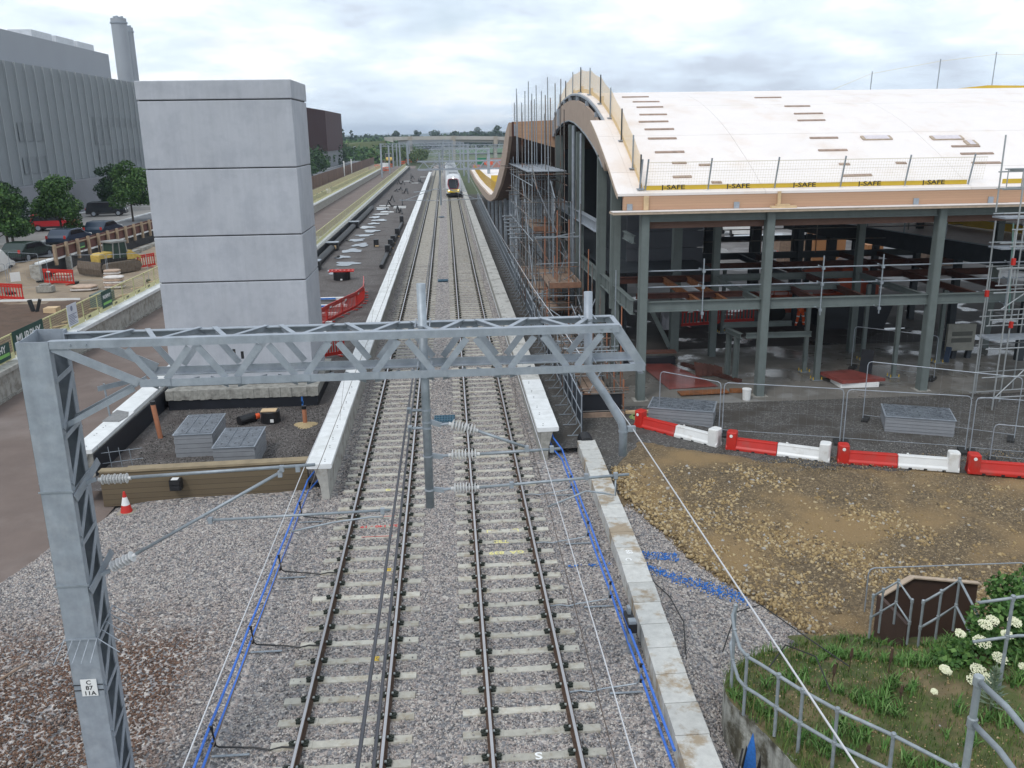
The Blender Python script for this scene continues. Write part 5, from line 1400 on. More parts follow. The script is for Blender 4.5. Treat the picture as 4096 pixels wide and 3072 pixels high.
for (xa, xb, y, c_) in BL:
    b_ = MB(); z = zr(y); sl = (zr(y+.2)-zr(y-.2))/.4; h = .045; j = rnd.uniform(-.02, .02)
    b_.add([(xa, y-.05, z-.05*sl+.004), (xb, y-.05+j, z+(-.05+j)*sl+.004), (xb, y+.06+j, z+(.06+j)*sl+.004), (xa, y+.06, z+.06*sl+.004),
            (xa, y-.05, z-.05*sl+h), (xb, y-.05+j, z+(-.05+j)*sl+h), (xb, y+.06+j, z+(.06+j)*sl+h), (xa, y+.06, z+.06*sl+h)],
           [(0, 3, 2, 1), (4, 5, 6, 7), (0, 1, 5, 4), (1, 2, 6, 5), (2, 3, 7, 6), (3, 0, 4, 7)])
    o = b_.build('roof_batten', mat('wet_batten', (.33, .24, .19), .8, 0, .25, 6))
    tag(o, f'wooden batten lying on the pale roof, {ORD[cnt[c_]]} from the top in the {["left", "middle", "right"][c_]} column', 'batten', 'battens lying on the roof'); cnt[c_] += 1
for (xa, xb, y, dep, lab) in ((17.8, 19.07, 37.05, .32, 'wrapped panel lying on the roof, left of the two larger ones'), (20.74, 22.11, 36.95, .32, 'wrapped panel lying on the roof, right of the two larger ones'), (21.97, 22.45, 36.45, .4, 'small wrapped panel set askew by the right column of battens')):
    t = thing('wrapped_panel', lab, 'panel', ((xa+xb)/2, y, zr(y)), 'wrapped panels on the roof')
    sl = (zr(y+.2)-zr(y-.2))/.4
    for (h0, h1, e, m, nm) in ((.01, .06, 0, DECKE, 'board'), (.062, .068, .12, mat('clear_wrap', (.62, .56, .58), .3, 0, .15, 12), 'wrap')):
        b_ = MB(); a, c_ = xa+e, xb-e
        b_.add([(a, y-dep/2, zr(y)-dep/2*sl+h0), (c_, y-dep/2, zr(y)-dep/2*sl+h0), (c_, y+dep/2, zr(y)+dep/2*sl+h0), (a, y+dep/2, zr(y)+dep/2*sl+h0),
                (a, y-dep/2, zr(y)-dep/2*sl+h1), (c_, y-dep/2, zr(y)-dep/2*sl+h1), (c_, y+dep/2, zr(y)+dep/2*sl+h1), (a, y+dep/2, zr(y)+dep/2*sl+h1)],
               [(0, 3, 2, 1), (4, 5, 6, 7), (0, 1, 5, 4), (1, 2, 6, 5), (2, 3, 7, 6), (3, 0, 4, 7)])
        b_.build(nm, m, t)
# front edge protection with yellow toe boards
t = thing('edge_protection', 'mesh edge protection with yellow J-SAFE toe boards along the front eaves', 'fence', (14, 33.2, 8), 'roof edge protection')
xs_ = [7.88, 10.26, 12.81, 15.36, 17.88, 20.39]
lean = lambda z: -.10*(z)
for x in [7.66]+xs_:
    b_ = MB(); b_.beam((x, 33.28, 8.08), (x+.07, 33.12, 9.26), .045, .045); b_.build('post', GALVD, t)
    b_ = MB(); b_.box(x-.1, x+.1, 33.18, 33.4, 8.06, 8.10); b_.build('post_foot', GALV, t)
for i in range(5):
    xa, xb = xs_[i], xs_[i+1]
    b_ = MB(); b_.beam((xa-.05, 33.27, 8.215), (xb-.06, 33.27, 8.215), .02, .16); tb = b_.build('toe_board', YELLOW, t)
    text('J-SAFE', .23, BLACKPT, 'toe_board_lettering', tb, (xa+.55*(xb-xa)-.25, 33.257, 8.22), (1, 0, 0), (0, 0, 1), .001, bold=.004, sx=1.45)
for (xa, xb) in ((7.9, 20.95),):
    b_ = MB()
    for z in np.arange(8.32, 9.14, .1): b_.beam((xa, 33.26-.13*(z-8.1), z), (xb, 33.26-.13*(z-8.1), z), .005, .006)
    for x in np.arange(xa, xb, .1): b_.beam((x, 33.235, 8.30), (x+.04, 33.13, 9.13), .004, .005, up=(0, 1, 0))
    b_.beam((xa, 33.12, 9.14), (xb, 33.12, 9.14), .012, .014)
    b_.build('wire_mesh', mat('pale_yellow_wire', (.62, .55, .38), .6, 0, .05, 4), t)
t = thing('edge_protection', 'short stretch of yellow toe board behind the aluminium scaffold at far right', 'fence', (23, 33.2, 8), 'roof edge protection')
b_ = MB(); b_.beam((21.75, 33.27, 8.215), (26, 33.27, 8.215), .02, .17); b_.build('toe_board', YELLOW, t)
# net along the gable
t = thing('edge_netting', 'tall yellow netting on posts climbing the curved gable edge of the roof', 'netting', (7.72, 45, 8), 'roof edge protection')
py_ = [33.34, 34.8, 37.18, 39.8, 42.4, 45.5, 48.6, 51.6, 54.6, 57.4, 60.0]
for k, y in enumerate(py_):
    b_ = MB(); b_.beam((7.70, y, zr(y)), (7.70, y-.06, zr(y)+1.28), .05, .05, up=(1, 0, 0)); b_.build('post', GALVD if k % 2 else PAINTD, t)
    b_ = MB(); b_.box(7.58, 7.84, y-.12, y+.12, zr(y)+.002, zr(y)+.05); b_.build('post_foot', GALV, t)
    if 4 <= k: b_ = MB(); b_.box(7.74, 7.86, y-.06, y+.04, zr(y)+.02, zr(y)+.34); b_.build('timber_stop', WOODY, t)
for k in range(10):
    ya, yb = py_[k], py_[k+1]; n = 4
    V = []; b_ = MB(); b2 = MB()
    for i in range(n+1):
        y = ya+(yb-ya)*i/n; sag = .06*math.sin(math.pi*i/n)
        zz = zr(ya)+(zr(yb)-zr(ya))*i/n
        V += [(7.75, y, zr(y)+.02), (7.75, y, zz+1.16-sag)]
    b_.add(V, [(2*i, 2*i+2, 2*i+3, 2*i+1) for i in range(n)]); b_.build('net', NETY, t)
    V = []
    for i in range(n+1):
        y = ya+(yb-ya)*i/n; V += [(7.77, y, zr(y)+.01), (7.77, y, zr(y)+.2)]
    b2.add(V, [(2*i, 2*i+2, 2*i+3, 2*i+1) for i in range(n)]); b2.build('toe_board', mat('pale_yellow_toe', (.62, .45, .13), .6, 0, .05, 3), t)
# ridge fence far right
t = thing('edge_protection', 'distant edge protection with yellow toe board on the highest roof at top right', 'fence', (34, 60, 12), 'roof edge protection')
rp = [(25.5, 12.45, 12.6), (28.8, 12.45, 13.87), (33.4, 12.75, 14.6), (37.2, 13.35, 15.0), (42.2, 13.05, 14.9)]
for (x, z0, z1) in rp:
    b_ = MB(); b_.tube((x, 60, z0-.6), (x+.05, 60, z1), .035, 6); b_.build('post', GALVD, t)
for a, c_ in zip(rp[:-1], rp[1:]):
    b_ = MB(); b_.tube((a[0], 60, a[2]-.15), (c_[0], 60, c_[2]-.15), .012, 5); b_.build('top_wire', mat('pale_yellow_wire', (.62, .55, .38)), t)
b_ = MB()
for (xa, za, xb, zb_) in ((32.4, 12.35, 36.9, 12.75), (36.9, 12.75, 44, 12.62)): b_.beam((xa, 59.95, za), (xb, 59.95, zb_), .03, .30)
b_.build('toe_board', YELLOW, t)
t = thing('upper_roof', 'sliver of higher pale roof behind the main ridge at top right', 'roof', (38, 61, 11))
b_ = MB(); b_.add([(30.5, 60.1, 11.6), (50, 60.1, 11.6), (50, 60.1, 12.55), (37.0, 60.1, 12.68), (32.2, 60.1, 12.25), (30.5, 75, 11.6), (50, 75, 11.6), (50, 75, 12.55), (37.0, 75, 12.68), (32.2, 75, 12.25)],
                [(0, 1, 2, 3, 4), (9, 8, 7, 6, 5), (2, 7, 8, 3), (3, 8, 9, 4)]); b_.build('deck', DECK, t)

# ============================================================ CURVED CANOPY BEYOND
CT = [(57.9, 10.92), (58.73, 10.84), (60.97, 10.4), (63.49, 9.57), (66.27, 8.58), (69.64, 7.5), (74.51, 6.23), (78, 5.45), (81.77, 4.95), (85.6, 4.67), (92, 4.5), (98.98, 4.46), (110, 4.3), (128.98, 4.25), (155, 4.6)]
CB = [(57.9, 10.08), (59.5, 9.2), (61.45, 8.4), (63.42, 7.74), (67.72, 6.59), (75.66, 5.06), (84.39, 4.17), (92, 3.8), (102.09, 3.62), (129.4, 3.62), (155, 3.95)]
ct = lambda y: float(np.interp(y, [p[0] for p in CT], [p[1] for p in CT]))
cb_ = lambda y: min(ct(y)-.35, float(np.interp(y, [p[0] for p in CB], [p[1] for p in CB])))
K = thing('curved_canopy', 'swooping brown timber canopy dipping low beyond the scaffold', 'canopy', (6, 60, 0))
ys = list(np.linspace(57.9, 95, 60))+list(np.linspace(96, 154, 30))
def band2(x0_, x1_, top, bot, ys_, name, m, par):
    b_ = MB(); V = []; n = len(ys_)
    for y in ys_: V += [(x0_, y, top(y)), (x1_, y, top(y)), (x1_, y, bot(y)), (x0_, y, bot(y))]
    fs = []
    for i in range(n-1):
        p = i*4; q = p+4
        fs += [(p, p+1, q+1, q), (p+1, p+2, q+2, q+1), (p+2, p+3, q+3, q+2), (p+3, p, q, q+3)]
    fs += [(0, 3, 2, 1), ((n-1)*4, (n-1)*4+1, (n-1)*4+2, (n-1)*4+3)]
    b_.add(V, fs); return b_.build(name, m, par)
band2(4.55, 4.75, lambda y: ct(y), lambda y: cb_(y), ys, 'edge_fascia', PLY, K)
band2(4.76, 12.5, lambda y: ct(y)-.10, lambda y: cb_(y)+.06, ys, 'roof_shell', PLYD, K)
band2(4.76, 12.5, lambda y: ct(y)-.02, lambda y: ct(y)-.095, [y for y in ys if y > 60], 'roof_deck', DECK, K)
b_ = MB(); b_.prism([(4.85, 10.95), (7.45, 11.02), (7.45, 9.35), (4.85, 10.1)], 57.5, 57.85, 'Y'); b_.build('glulam_end_beam', GLU, K)
b_ = MB(); b_.box(4.72, 4.83, 57.46, 57.8, 10.05, 10.95); b_.build('end_plate', RUSTST, K)
b_ = MB(); b_.box(4.835, 4.93, 57.44, 57.49, 10.1, 10.8); b_.build('end_plate', GALV, K)
for y in (66, 72, 79, 86, 93, 101, 110):
    for x in (5.6, 8.0):
        b_ = MB(); b_.tube((x, y, 0), (x, y, cb_(y)+.1), .14, 12); b_.build('round_column', GALV, K)
t = thing('edge_fence', 'orange-yellow close boarded edge fence on the low canopy deck', 'fence', (5.3, 90, 4.6), 'yellow edge fences')
b_ = MB(); yy = list(np.linspace(80, 150, 36))
for a, c_ in zip(yy[:-1], yy[1:]): b_.add([(5.35, a, ct(a)), (5.35, c_-.1, ct(c_)), (5.35, c_-.1, ct(c_)+1.1), (5.35, a, ct(a)+1.1)], [(0, 1, 2, 3)])
b_.build('panels', net_mat('amber_net', (.62, .40, .08), .5, 9), t)
for a in yy[::1]:
    b_ = MB(); b_.beam((5.3, a, ct(a)), (5.3, a, ct(a)+1.15), .07, .07); b_.build('post', mat('amber_post', (.42, .28, .06), .6, 0, .1, 3), t)
b_ = MB(); b_.box(5.4, 12, 99, 99.08, 4.5, 5.9); b_.build('cross_panel', YELLOW, t)
t = thing('canopy_edge_net', 'thin clear safety netting on posts above the canopy end beam', 'netting', (6, 57.7, 11), 'roof edge protection')
for x in (4.9, 5.35):
    b_ = MB(); b_.tube((x, 57.7, 10.9), (x, 57.7, 12.1), .03, 6); b_.build('post', GALVD, t)
b_ = MB(); b_.add([(4.8, 57.75, 10.95), (7.4, 57.75, 11.0), (7.4, 57.75, 12.0), (4.8, 57.75, 12.0)], [(0, 1, 2, 3)]); b_.build('net', net_mat('clear_net', (.7, .65, .55), .12, 16), t)

# ============================================================ TUBE SCAFFOLD
S = thing('tube_scaffold', 'dense rusty tube scaffold with boards beside the building, tall poles above', 'scaffold', (5.8, 50, 0))
def bar(a, c_, nm='ledger', m=None, r=.027): 
    b_ = MB(); b_.tube(a, c_, r, 6); return b_.build(nm, m or RUSTM, S)
rs = random.Random(11)
tops = {}
px = [4.95, 5.9, 6.75]
k = 0
nb = 0
for y in np.arange(47.5, 63.0, 1.95):
    for i, x in enumerate(px):
        tall = y < 58
        zt_ = rs.choice([12.9, 12.5, 11.9, 12.2, 13.0, 11.4]) if tall else (8.8 if x < 5.5 else 8.2)
        bar((x+rs.uniform(-.05, .05), y, 0), (x+rs.uniform(-.1, .1), y+rs.uniform(-.1, .1), zt_), 'standard', rs.choice([RUSTM, GALVD, GALVD]))
for y in np.arange(47.5, 63, 3.5):
    for z in (2.75, 4.7, 6.7, 8.15): bar((4.5+rs.uniform(-.3, .2), y+.05, z), (7.0+rs.uniform(0, .2), y+.05, z), 'transom')
for z in (1.4, 2.8, 3.8, 4.75, 5.8, 6.75, 7.6, 8.2):
    for x in (4.97, 6.77): bar((x, 46.9, z), (x, 63.5, z), 'ledger', rs.choice([RUSTM, GALVD]))
for (a, c_) in (((5.0, 48, 3.0), (5.0, 54, 8.1)), ((5.0, 55, 8.1), (5.0, 61, 3.0)), ((6.7, 48, 8.1), (6.7, 56, 3.0)), ((5.0, 47.4, .2), (6.8, 47.4, 3.8)), ((6.8, 47.4, 4), (5.0, 47.4, 8))):
    bar(a, c_, 'brace', GALV)
for (y0, y1, z, x0_, x1_) in ((47.6, 63, 8.28, 4.75, 6.85), (50.5, 58, 4.85, 5.4, 6.9), (43, 49.5, 2.85, 5.4, 6.9)):
    for q in range(5):
        b_ = MB(); w_ = (x1_-x0_)/5; b_.box(x0_+w_*q+.01, x0_+w_*(q+1)-.01, y0, y1+rs.uniform(-.3, .3), z, z+.04); b_.build('scaffold_board', (GALV if z > 8 else WOODB), S)
for (y0, z) in ((50.4, 4.9), (42.9, 2.9)):
    b_ = MB(); b_.box(5.35, 6.95, y0-.05, y0, z, z+.26); b_.build('toe_board', mat('reddish_board', (.26, .14, .09), .8, 0, .2, 5), S)
    b_ = MB(); b_.box(6.92, 6.97, y0, y0+7, z, z+.24); b_.build('toe_board', WOODB, S)
for i in range(7):
    bar((4.3, 62.5-1.1*i, 4.7-.13*i), (5.5, 62.5-1.1*i, 4.7-.13*i), 'stair_tread', GALVD, .05)
# lower scaffold bay nearer the camera
S2 = thing('tube_scaffold', 'lower brown tube scaffold bay running down to a boarded end by the platform', 'scaffold', (5.8, 38, 0))
def bar2(a, c_, nm='ledger', m=None, r=.025):
    b_ = MB(); b_.tube(a, c_, r, 6); return b_.build(nm, m or RUSTM, S2)
for y in (31.2, 33.6, 36, 38.4, 40.8, 43.2, 45.6):
    for x, zt_ in ((5.15, 2.0+1.6*((y > 40))), (6.75, 2.2+rs.random()*2.0+1.5*(y > 36))): bar2((x, y, 0), (x+rs.uniform(-.04, .04), y, zt_), 'standard')
    bar2((4.9, y+.05, 1.0), (7.0, y+.05, 1.0), 'transom'); bar2((4.9, y+.05, 1.75), (7.0, y+.05, 1.75), 'transom')
for z in (.45, 1.05, 1.8):
    for x in (5.18, 6.72): bar2((x, 30.9, z), (x, 46, z), 'ledger')
for y in (31.4, 36.2, 41):
    bar2((5.1, y, .1), (6.8, y+2.2, 1.9), 'brace', GALVD); bar2((6.8, y+.2, .1), (5.1, y+2.4, 1.9), 'brace', GALVD); bar2((5.2, y, .2), (5.2, y+2.4, 1.7), 'brace', GALVD)
for x, y, z in ((6.35, 43.0, 6.2), (7.0, 41, 5.0), (6.55, 37.8, 3.6), (6.9, 39.3, 4.2), (7.05, 34.4, 5.0), (7.35, 34.6, 3.5)): bar2((x, y, 0), (x, y, z), 'standard', rs.choice([RUSTM, GALVD, TERRA]))
for q in range(4):
    b_ = MB(); b_.box(5.5+.24*q, 5.72+.24*q, 31.2, 42+rs.random(), .62+.02*q*(q % 2), .66+.02*q*(q % 2)); b_.build('scaffold_board', WOODB, S2)
b_ = MB(); b_.box(5.18, 6.72, 31.08, 31.14, .18, .95); b_.build('black_sheeting', BLACKM, S2)
b_ = MB(); b_.box(5.1, 6.8, 30.9, 31.0, .05, .24); b_.build('toe_board', WOODB, S2)
for z in (.95, 1.15, .28): bar2((5.0, 31.02, z), (6.95, 31.02, z), 'transom')
rs = random.Random(77)
for k in range(72):
    y = rs.uniform(32, 61); x = rs.choice([4.9, 5.2, 5.6, 6.0, 6.4, 6.9, 7.1]); z = rs.uniform(1.2, 3.2) if y < 44 else rs.uniform(2.5, 8)
    bar2((x, y, 0), (x+rs.uniform(-.08, .08), y+rs.uniform(-.1, .1), z), 'loose_standard', rs.choice([RUSTM, RUSTM, GALVD, TERRA if rs.random() < .3 else RUSTM]))
for k in range(110):
    y = rs.uniform(32, 62); z = rs.uniform(.4, 2.6) if y < 44 else rs.uniform(.5, 8)
    if k % 2: bar2((4.9, y, z), (6.9+rs.uniform(-.3, .3), y+rs.uniform(-.1, .1), z+rs.uniform(-.05, .05)), 'short_ledger', rs.choice([RUSTM, GALVD]))
    else: bar2((rs.choice([4.95, 5.9, 6.8]), y, z), (rs.choice([4.95, 5.9, 6.8]), y+rs.uniform(2, 4), z+rs.uniform(-2, 2) if z > 2.2 else z+1), 'short_brace', rs.choice([RUSTM, GALVD]))
for k in range(5):
    b_ = MB(); y = 44+3.3*k; b_.box(5.2, 6.7, y, y+2.6, 1.55+.04*(k % 2), 1.59+.04*(k % 2)); b_.build('lower_board', WOODB, S2)
# black crowd-barrier like screens along the platform
FB = thing('platform_screen', 'dark framed screen panel standing behind the right platform edge, nearest the camera', 'screen', (4.95, 30.3, 0), 'dark screen panels behind the right platform edge')
def screen_parts():
    b_ = MB(); b_.box(-.015, .02, -1.15, 1.15, .22, 1.44); MBlocal(b_, 'panel', mat('dark_screen', (.018, .024, .034), .6, 0, .2, 2), FB)
    b_ = MB(); b_.tube((-.03, -1.2, 1.46), (-.03, 1.2, 1.46), .024, 6); b_.tube((-.04, -1.2, .85), (-.04, 1.2, .85), .02, 6); b_.tube((-.03, -1.2, .3), (-.03, 1.2, .3), .02, 6); MBlocal(b_, 'rails', GALV, FB)
    for y in (-1.15, .05):
        b_ = MB(); b_.tube((-.03, y, 0), (-.03, y, 1.6), .022, 6); b_.tube((-.05, y, .42), (-.36, y, .03), .016, 6); b_.beam((-.52, y, .02), (-.05, y, .02), .05, .025); MBlocal(b_, 'stay', GALVD, FB)
screen_parts()
for k in range(1, 46):
    y = 30.3+2.42*k
    dup(FB, (4.95+.003*(y-30), y, 0), 0, f'dark framed screen panel behind the right platform edge, number {k+1} counting away from the camera')
# ============================================================ ALUMINIUM SCAFFOLD TOWER (right edge)
A = thing('aluminium_scaffold', 'grey ladder frame access scaffold at the right edge of the photo', 'scaffold', (21.5, 32, 0))
ALU = mat('aluminium_tube', (.36, .38, .39), .4, .4, .1, 5)
def abar(a, c_, nm='tube', r=.027, m=None):
    b_ = MB(); b_.tube(a, c_, r, 6); b_.build(nm, m or ALU, A)
for (x, y, z0, z1) in ((19.95, 30.6, 7.3, 9.95), (20.5, 30.1, .0, 9.9), (21.35, 31.0, 0, 8.9), (20.6, 31.55, 0, 6.9), (23.3, 30.9, 0, 9.2), (22.9, 32.6, 0, 8.0), (21.1, 32.2, 0, 5.2)):
    abar((x, y, z0), (x, y, z1), 'standard', .03)
for z in (8.15, 8.75, 7.25, 6.2, 5.3, 4.4, 3.4, 2.3, 1.2, .4):
    abar((20.2, 30.5, z), (23.6, 30.7, z), 'ledger'); abar((20.5, 31.6, z-.1), (23.6, 31.9, z-.1), 'ledger')
for (xa, xb, y, z0, z1) in ((20.0, 24, 30.45, 8.1, 8.8), (20.45, 24, 30.3, 6.1, 6.7), (20.5, 24, 30.9, 4.6, 5.2), (20.6, 24, 31.3, 3.0, 3.6)):
    for i in range(6): abar((xa+.12+.55*i, y, z0), (xa+.12+.55*i, y, z1), 'rung', .02)
    abar((xa, y, z0), (xb, y+.1, z0), 'frame_rail'); abar((xa, y, z1), (xb, y+.1, z1), 'frame_rail')
for z in (7.0, 5.9, 2.5):
    b_ = MB(); b_.box(20.6, 23.8, 31.0, 31.8, z, z+.06); b_.build('platform_deck', GALV, A)
abar((20.6, 30.5, 6.9), (21.5, 31.4, 3.5), 'brace', .025, mat('green_tube', (.18, .32, .28), .5, .2, .1, 3)); abar((20.8, 30.6, .3), (23, 31, 2.2), 'brace', .025); abar((20.5, 30.4, 3.8), (21.6, 30.8, 4.3), 'brace')
for (x, y, z) in ((20.5, 30.05, 5.6), (21.35, 30.95, 3.1), (20.6, 31.5, 4.2)):
    b_ = MB(); b_.box(x-.05, x+.05, y-.06, y+.06, z-.12, z+.12); b_.build('red_coupler', REDP, A)

# ============================================================ site things inside / in front of the building
t = thing('boom_lift', 'orange-red boom lift parked in shade behind the first bay', 'machine', (20, 47.5, 0))
b_ = MB(); b_.box(17.6, 21.8, 46.9, 49, .5, 1.5); b_.build('chassis', mat('orange_red_machine', (.42, .065, .02), .6, 0, .15, 2), t)
b_ = MB(); b_.box(21.9, 24.3, 47.2, 49, .9, 2.2); b_.prism([(22, 2.2), (24, 2.2), (23.6, 2.8), (22.2, 2.8)], 47.3, 48.9, 'Y'); b_.build('turntable_body', mat('orange_red_machine'), t) if False else b_.build('turntable_body', _M['orange_red_machine'], t)
for x in (18.4, 21.2, 23.6):
    b_ = MB(); b_.tube((x, 46.75, .5), (x, 47.1, .5), .5, 16); b_.build('wheel', RUBBER, t)
b_ = MB(); b_.beam((18, 48, 2.2), (24, 48.4, 3.0), .3, .3); b_.build('boom', _M['orange_red_machine'], t)
b_ = MB()
for z in (.7, 1.1, 1.5): b_.tube((17.4, 46.8, z+.6), (19.8, 46.8, z+.6), .03, 6)
for x in (17.4, 18.2, 19, 19.8): b_.tube((x, 46.8, .6), (x, 46.8, 2.2), .03, 6)
b_.build('basket_rails', _M['orange_red_machine'], t)
# worker
def person(x, y, z, rz, label):
    t = thing('person', label, 'person', (x, y, z), None, rz)
    J = {'pel': (0, 0, .93), 'sp': (0, .01, 1.15), 'ch': (0, .02, 1.38), 'nk': (0, .01, 1.52), 'hd': (0, -.02, 1.66),
         'hl': (-.10, 0, .90), 'kl': (-.17, -.03, .50), 'al': (-.24, .02, .09), 'tl': (-.26, -.15, .04),
         'hr': (.10, 0, .90), 'kr': (.17, -.03, .50), 'ar': (.24, .02, .09), 'tr': (.26, -.15, .04),
         'sl': (-.19, .02, 1.42), 'el': (-.30, -.02, 1.16), 'wl': (-.26, -.22, 1.02), 'fl': (-.24, -.30, 1.0),
         'sr': (.19, .02, 1.42), 'er': (.30, -.02, 1.16), 'wr': (.26, -.22, 1.02), 'fr': (.24, -.30, 1.0)}
    rad = {'pel': .15, 'sp': .14, 'ch': .16, 'nk': .065, 'hd': .10, 'hl': .10, 'kl': .08, 'al': .065, 'tl': .05, 'hr': .10, 'kr': .08, 'ar': .065, 'tr': .05, 'sl': .075, 'el': .055, 'wl': .045, 'fl': .04, 'sr': .075, 'er': .055, 'wr': .045, 'fr': .04}
    E_ = [('pel', 'sp'), ('sp', 'ch'), ('ch', 'nk'), ('nk', 'hd'), ('pel', 'hl'), ('hl', 'kl'), ('kl', 'al'), ('al', 'tl'), ('pel', 'hr'), ('hr', 'kr'), ('kr', 'ar'), ('ar', 'tr'), ('ch', 'sl'), ('sl', 'el'), ('el', 'wl'), ('wl', 'fl'), ('ch', 'sr'), ('sr', 'er'), ('er', 'wr'), ('wr', 'fr')]
    ks = list(J); me = bpy.data.meshes.new('body'); me.from_pydata([J[k] for k in ks], [(ks.index(a), ks.index(c_)) for a, c_ in E_], [])
    o = bpy.data.objects.new('body', me); C.objects.link(o); o.parent = t
    sk = o.modifiers.new('s', 'SKIN'); 
    if not me.skin_vertices: 
        bmm = bmesh.new(); bmm.from_mesh(me); bmm.verts.layers.skin.verify(); bmm.to_mesh(me); bmm.free()
    for i, k in enumerate(ks):
        sv = me.skin_vertices[0].data[i]; sv.radius = (rad[k], rad[k]); sv.use_root = (k == 'pel')
    ss = o.modifiers.new('sub', 'SUBSURF'); ss.levels = 2; ss.render_levels = 2
    dg = bpy.context.evaluated_depsgraph_get(); m2 = bpy.data.meshes.new_from_object(o.evaluated_get(dg)); o.modifiers.clear(); o.data = m2; m2.name = 'body'
    HV = mat('orange_workwear', (.72, .10, .02), .8, 0, .08, 6); SK = mat('skin', (.42, .25, .18), .6); BT = mat('black_boots', (.015, .015, .015), .6)
    m2.materials.clear()
    for m in (HV, SK, BT, WHITEPT): m2.materials.append(m)
    for p in m2.polygons:
        c_ = p.center; i = 0
        if c_.z < .13: i = 2
        elif c_.z > 1.52: i = 1
        elif c_.y < -.25 and c_.z < 1.1: i = 1
        elif .26 < c_.z < .32 or .60 < c_.z < .66: i = 3
        elif 1.2 < c_.z < 1.25: i = 3
        p.material_index = i; p.use_smooth = True
    b_ = MB(); b_.lathe((0, -.02, 1.68), (0, 0, 1), [(0, .125), (.05, .122), (.10, .09), (.13, .03)], 14); b_.box(-.08, .08, -.20, -.10, 1.68, 1.70); MBlocal(b_, 'hard_hat', WHITEPT, t)
    return t
person(19.15, 45.3, .0, R(10), 'person in orange hi-vis workwear with reflective leg bands beyond the first floor beam')
def site_barrier(x0, y0, x1, y1, z0, lab): return barrier(x0, y0, x1, y1, z0, lab, 1.0)
site_barrier(12.9, 46.1, 15.1, 46.5, 0, 'dark red plastic barrier in the shade under the grey core wall')
site_barrier(15.2, 46.8, 17.2, 46.9, 0, 'second red plastic barrier in shade left of the boom lift')
b_ = MB(); rs = random.Random(3)
n = 10; V = []
for i in range(n):
    a = 2*math.pi*i/n; V.append((12.05+.42*math.cos(a)*rs.uniform(.8, 1.15), 46+.42*math.sin(a), 0)); 
for i in range(n):
    a = 2*math.pi*i/n; V.append((12.05+.35*math.cos(a)*rs.uniform(.5, 1.1), 46+.35*math.sin(a), .75+rs.uniform(-.2, .3)))
b_.add(V, [(i, (i+1) % n, n+(i+1) % n, n+i) for i in range(n)]+[tuple(range(n, 2*n))])
tag(b_.build('bulk_bag', mat('white_bag', (.50, .50, .53), .8, 0, .1, 4)), 'crumpled white bulk bag standing on the dark ground under the building', 'bag')
t = thing('shutter_panel_stack', 'red faced shutter panel on a white block lying on the wet slab', 'panel', (16.9, 34.2, .07))
b_ = MB(); b_.box(16.2, 17.8, 33.5, 34.5, .08, .28); b_.build('white_block', WHITEPT, t)
b_ = MB(); b_.prism([(15.9, 34.9), (17.3, 35.1), (18.1, 33.6), (16.2, 33.4)], .29, .42, 'Z'); b_.build('red_panel', mat('wet_red_panel', (.22, .055, .045), .3, 0, .3, 3), t)
b_ = MB(); b_.prism([(8.9, 39), (10.2, 38.8), (11.4, 34.4), (9.3, 34.2)], .08, .1, 'Z'); tag(b_.build('red_sheet', mat('wet_red_panel')), 'red shutter sheet lying flat on the wet slab by the first column', 'panel')
b_ = MB(); b_.beam((8.2, 38.6, .22), (10.6, 38.4, .22), .35, .3); tag(b_.build('loose_beam', BLACKM), 'dark steel beam lying on blocks on the wet slab', 'beam')
b_ = MB(); b_.beam((8.0, 39.6, .35), (10.9, 39.5, .35), .5, .08); tag(b_.build('plank_walkway', mat('reddish_plank', (.16, .07, .05), .7, 0, .2, 3)), 'reddish plank walkway on the slab behind the dark beam', 'plank')
b_ = MB()
for k in range(5): b_.add([(10.9+.22*k, 36.0, .1), (11.15+.22*k, 35.9, .1), (11.2+.22*k, 36.1, .62-.05*k), (10.85+.22*k, 36.2, .7-.04*k)], [(0, 1, 2, 3), (3, 2, 1, 0)])
b_.beam((10.7, 37.6, .25), (12.5, 34.9, .12), .2, .14); tag(b_.build('rusty_offcuts', RUSTST), 'heap of rusty steel offcuts and a beam beside the second column', 'scrap')
b_ = MB(); b_.beam((11.6, 33.5, .15), (12.4, 33.4, .15), .2, .14); b_.beam((9.5, 33.4, .14), (11.5, 33.5, .14), .5, .05); tag(b_.build('timber_strips', ORSTEEL), 'orange-brown strips lying at the front of the slab', 'timber')
t = thing('bucket', 'white plastic tub standing on the slab edge left of the second column', 'tub', (11.95, 32.6, .06))
b_ = MB(); b_.lathe((11.95, 32.5, .062), (0, 0, 1), [(0, .15), (.40, .17)], 16); b_.build('tub', WHITEP, t)
b_ = MB(); b_.lathe((11.95, 32.5, .465), (0, 0, 1), [(0, .18), (.04, .18)], 16); b_.build('lid', WHITEPT, t)
t = thing('dark_boot_stand', 'black rubber sheet propped upright behind the red faced panel', 'sheet', (18.0, 35.5, .07))
b_ = MB(); b_.beam((17.9, 35.0, .1), (18.4, 35.9, 1.0), .5, .16); b_.build('sheet', BLACKM, t)
t = thing('tilted_crate', 'tall pale slatted panel leaning among dark trestles right of the third column', 'panel', (24.5, 39.5, .1))
b_ = MB(); b_.box(22.75, 24.05, 37.35, 37.5, .5, 1.72); b_.build('panel', mat('pale_olive_panel', (.26, .255, .225), .8, 0, .15, 3), t)
for q in (.98, 1.28):
    b_ = MB(); b_.box(22.95, 23.9, 37.335, 37.345, q-.10, q+.10); b_.build('slotted_row', mat('slot_grey', (.10, .10, .09), .8), t)
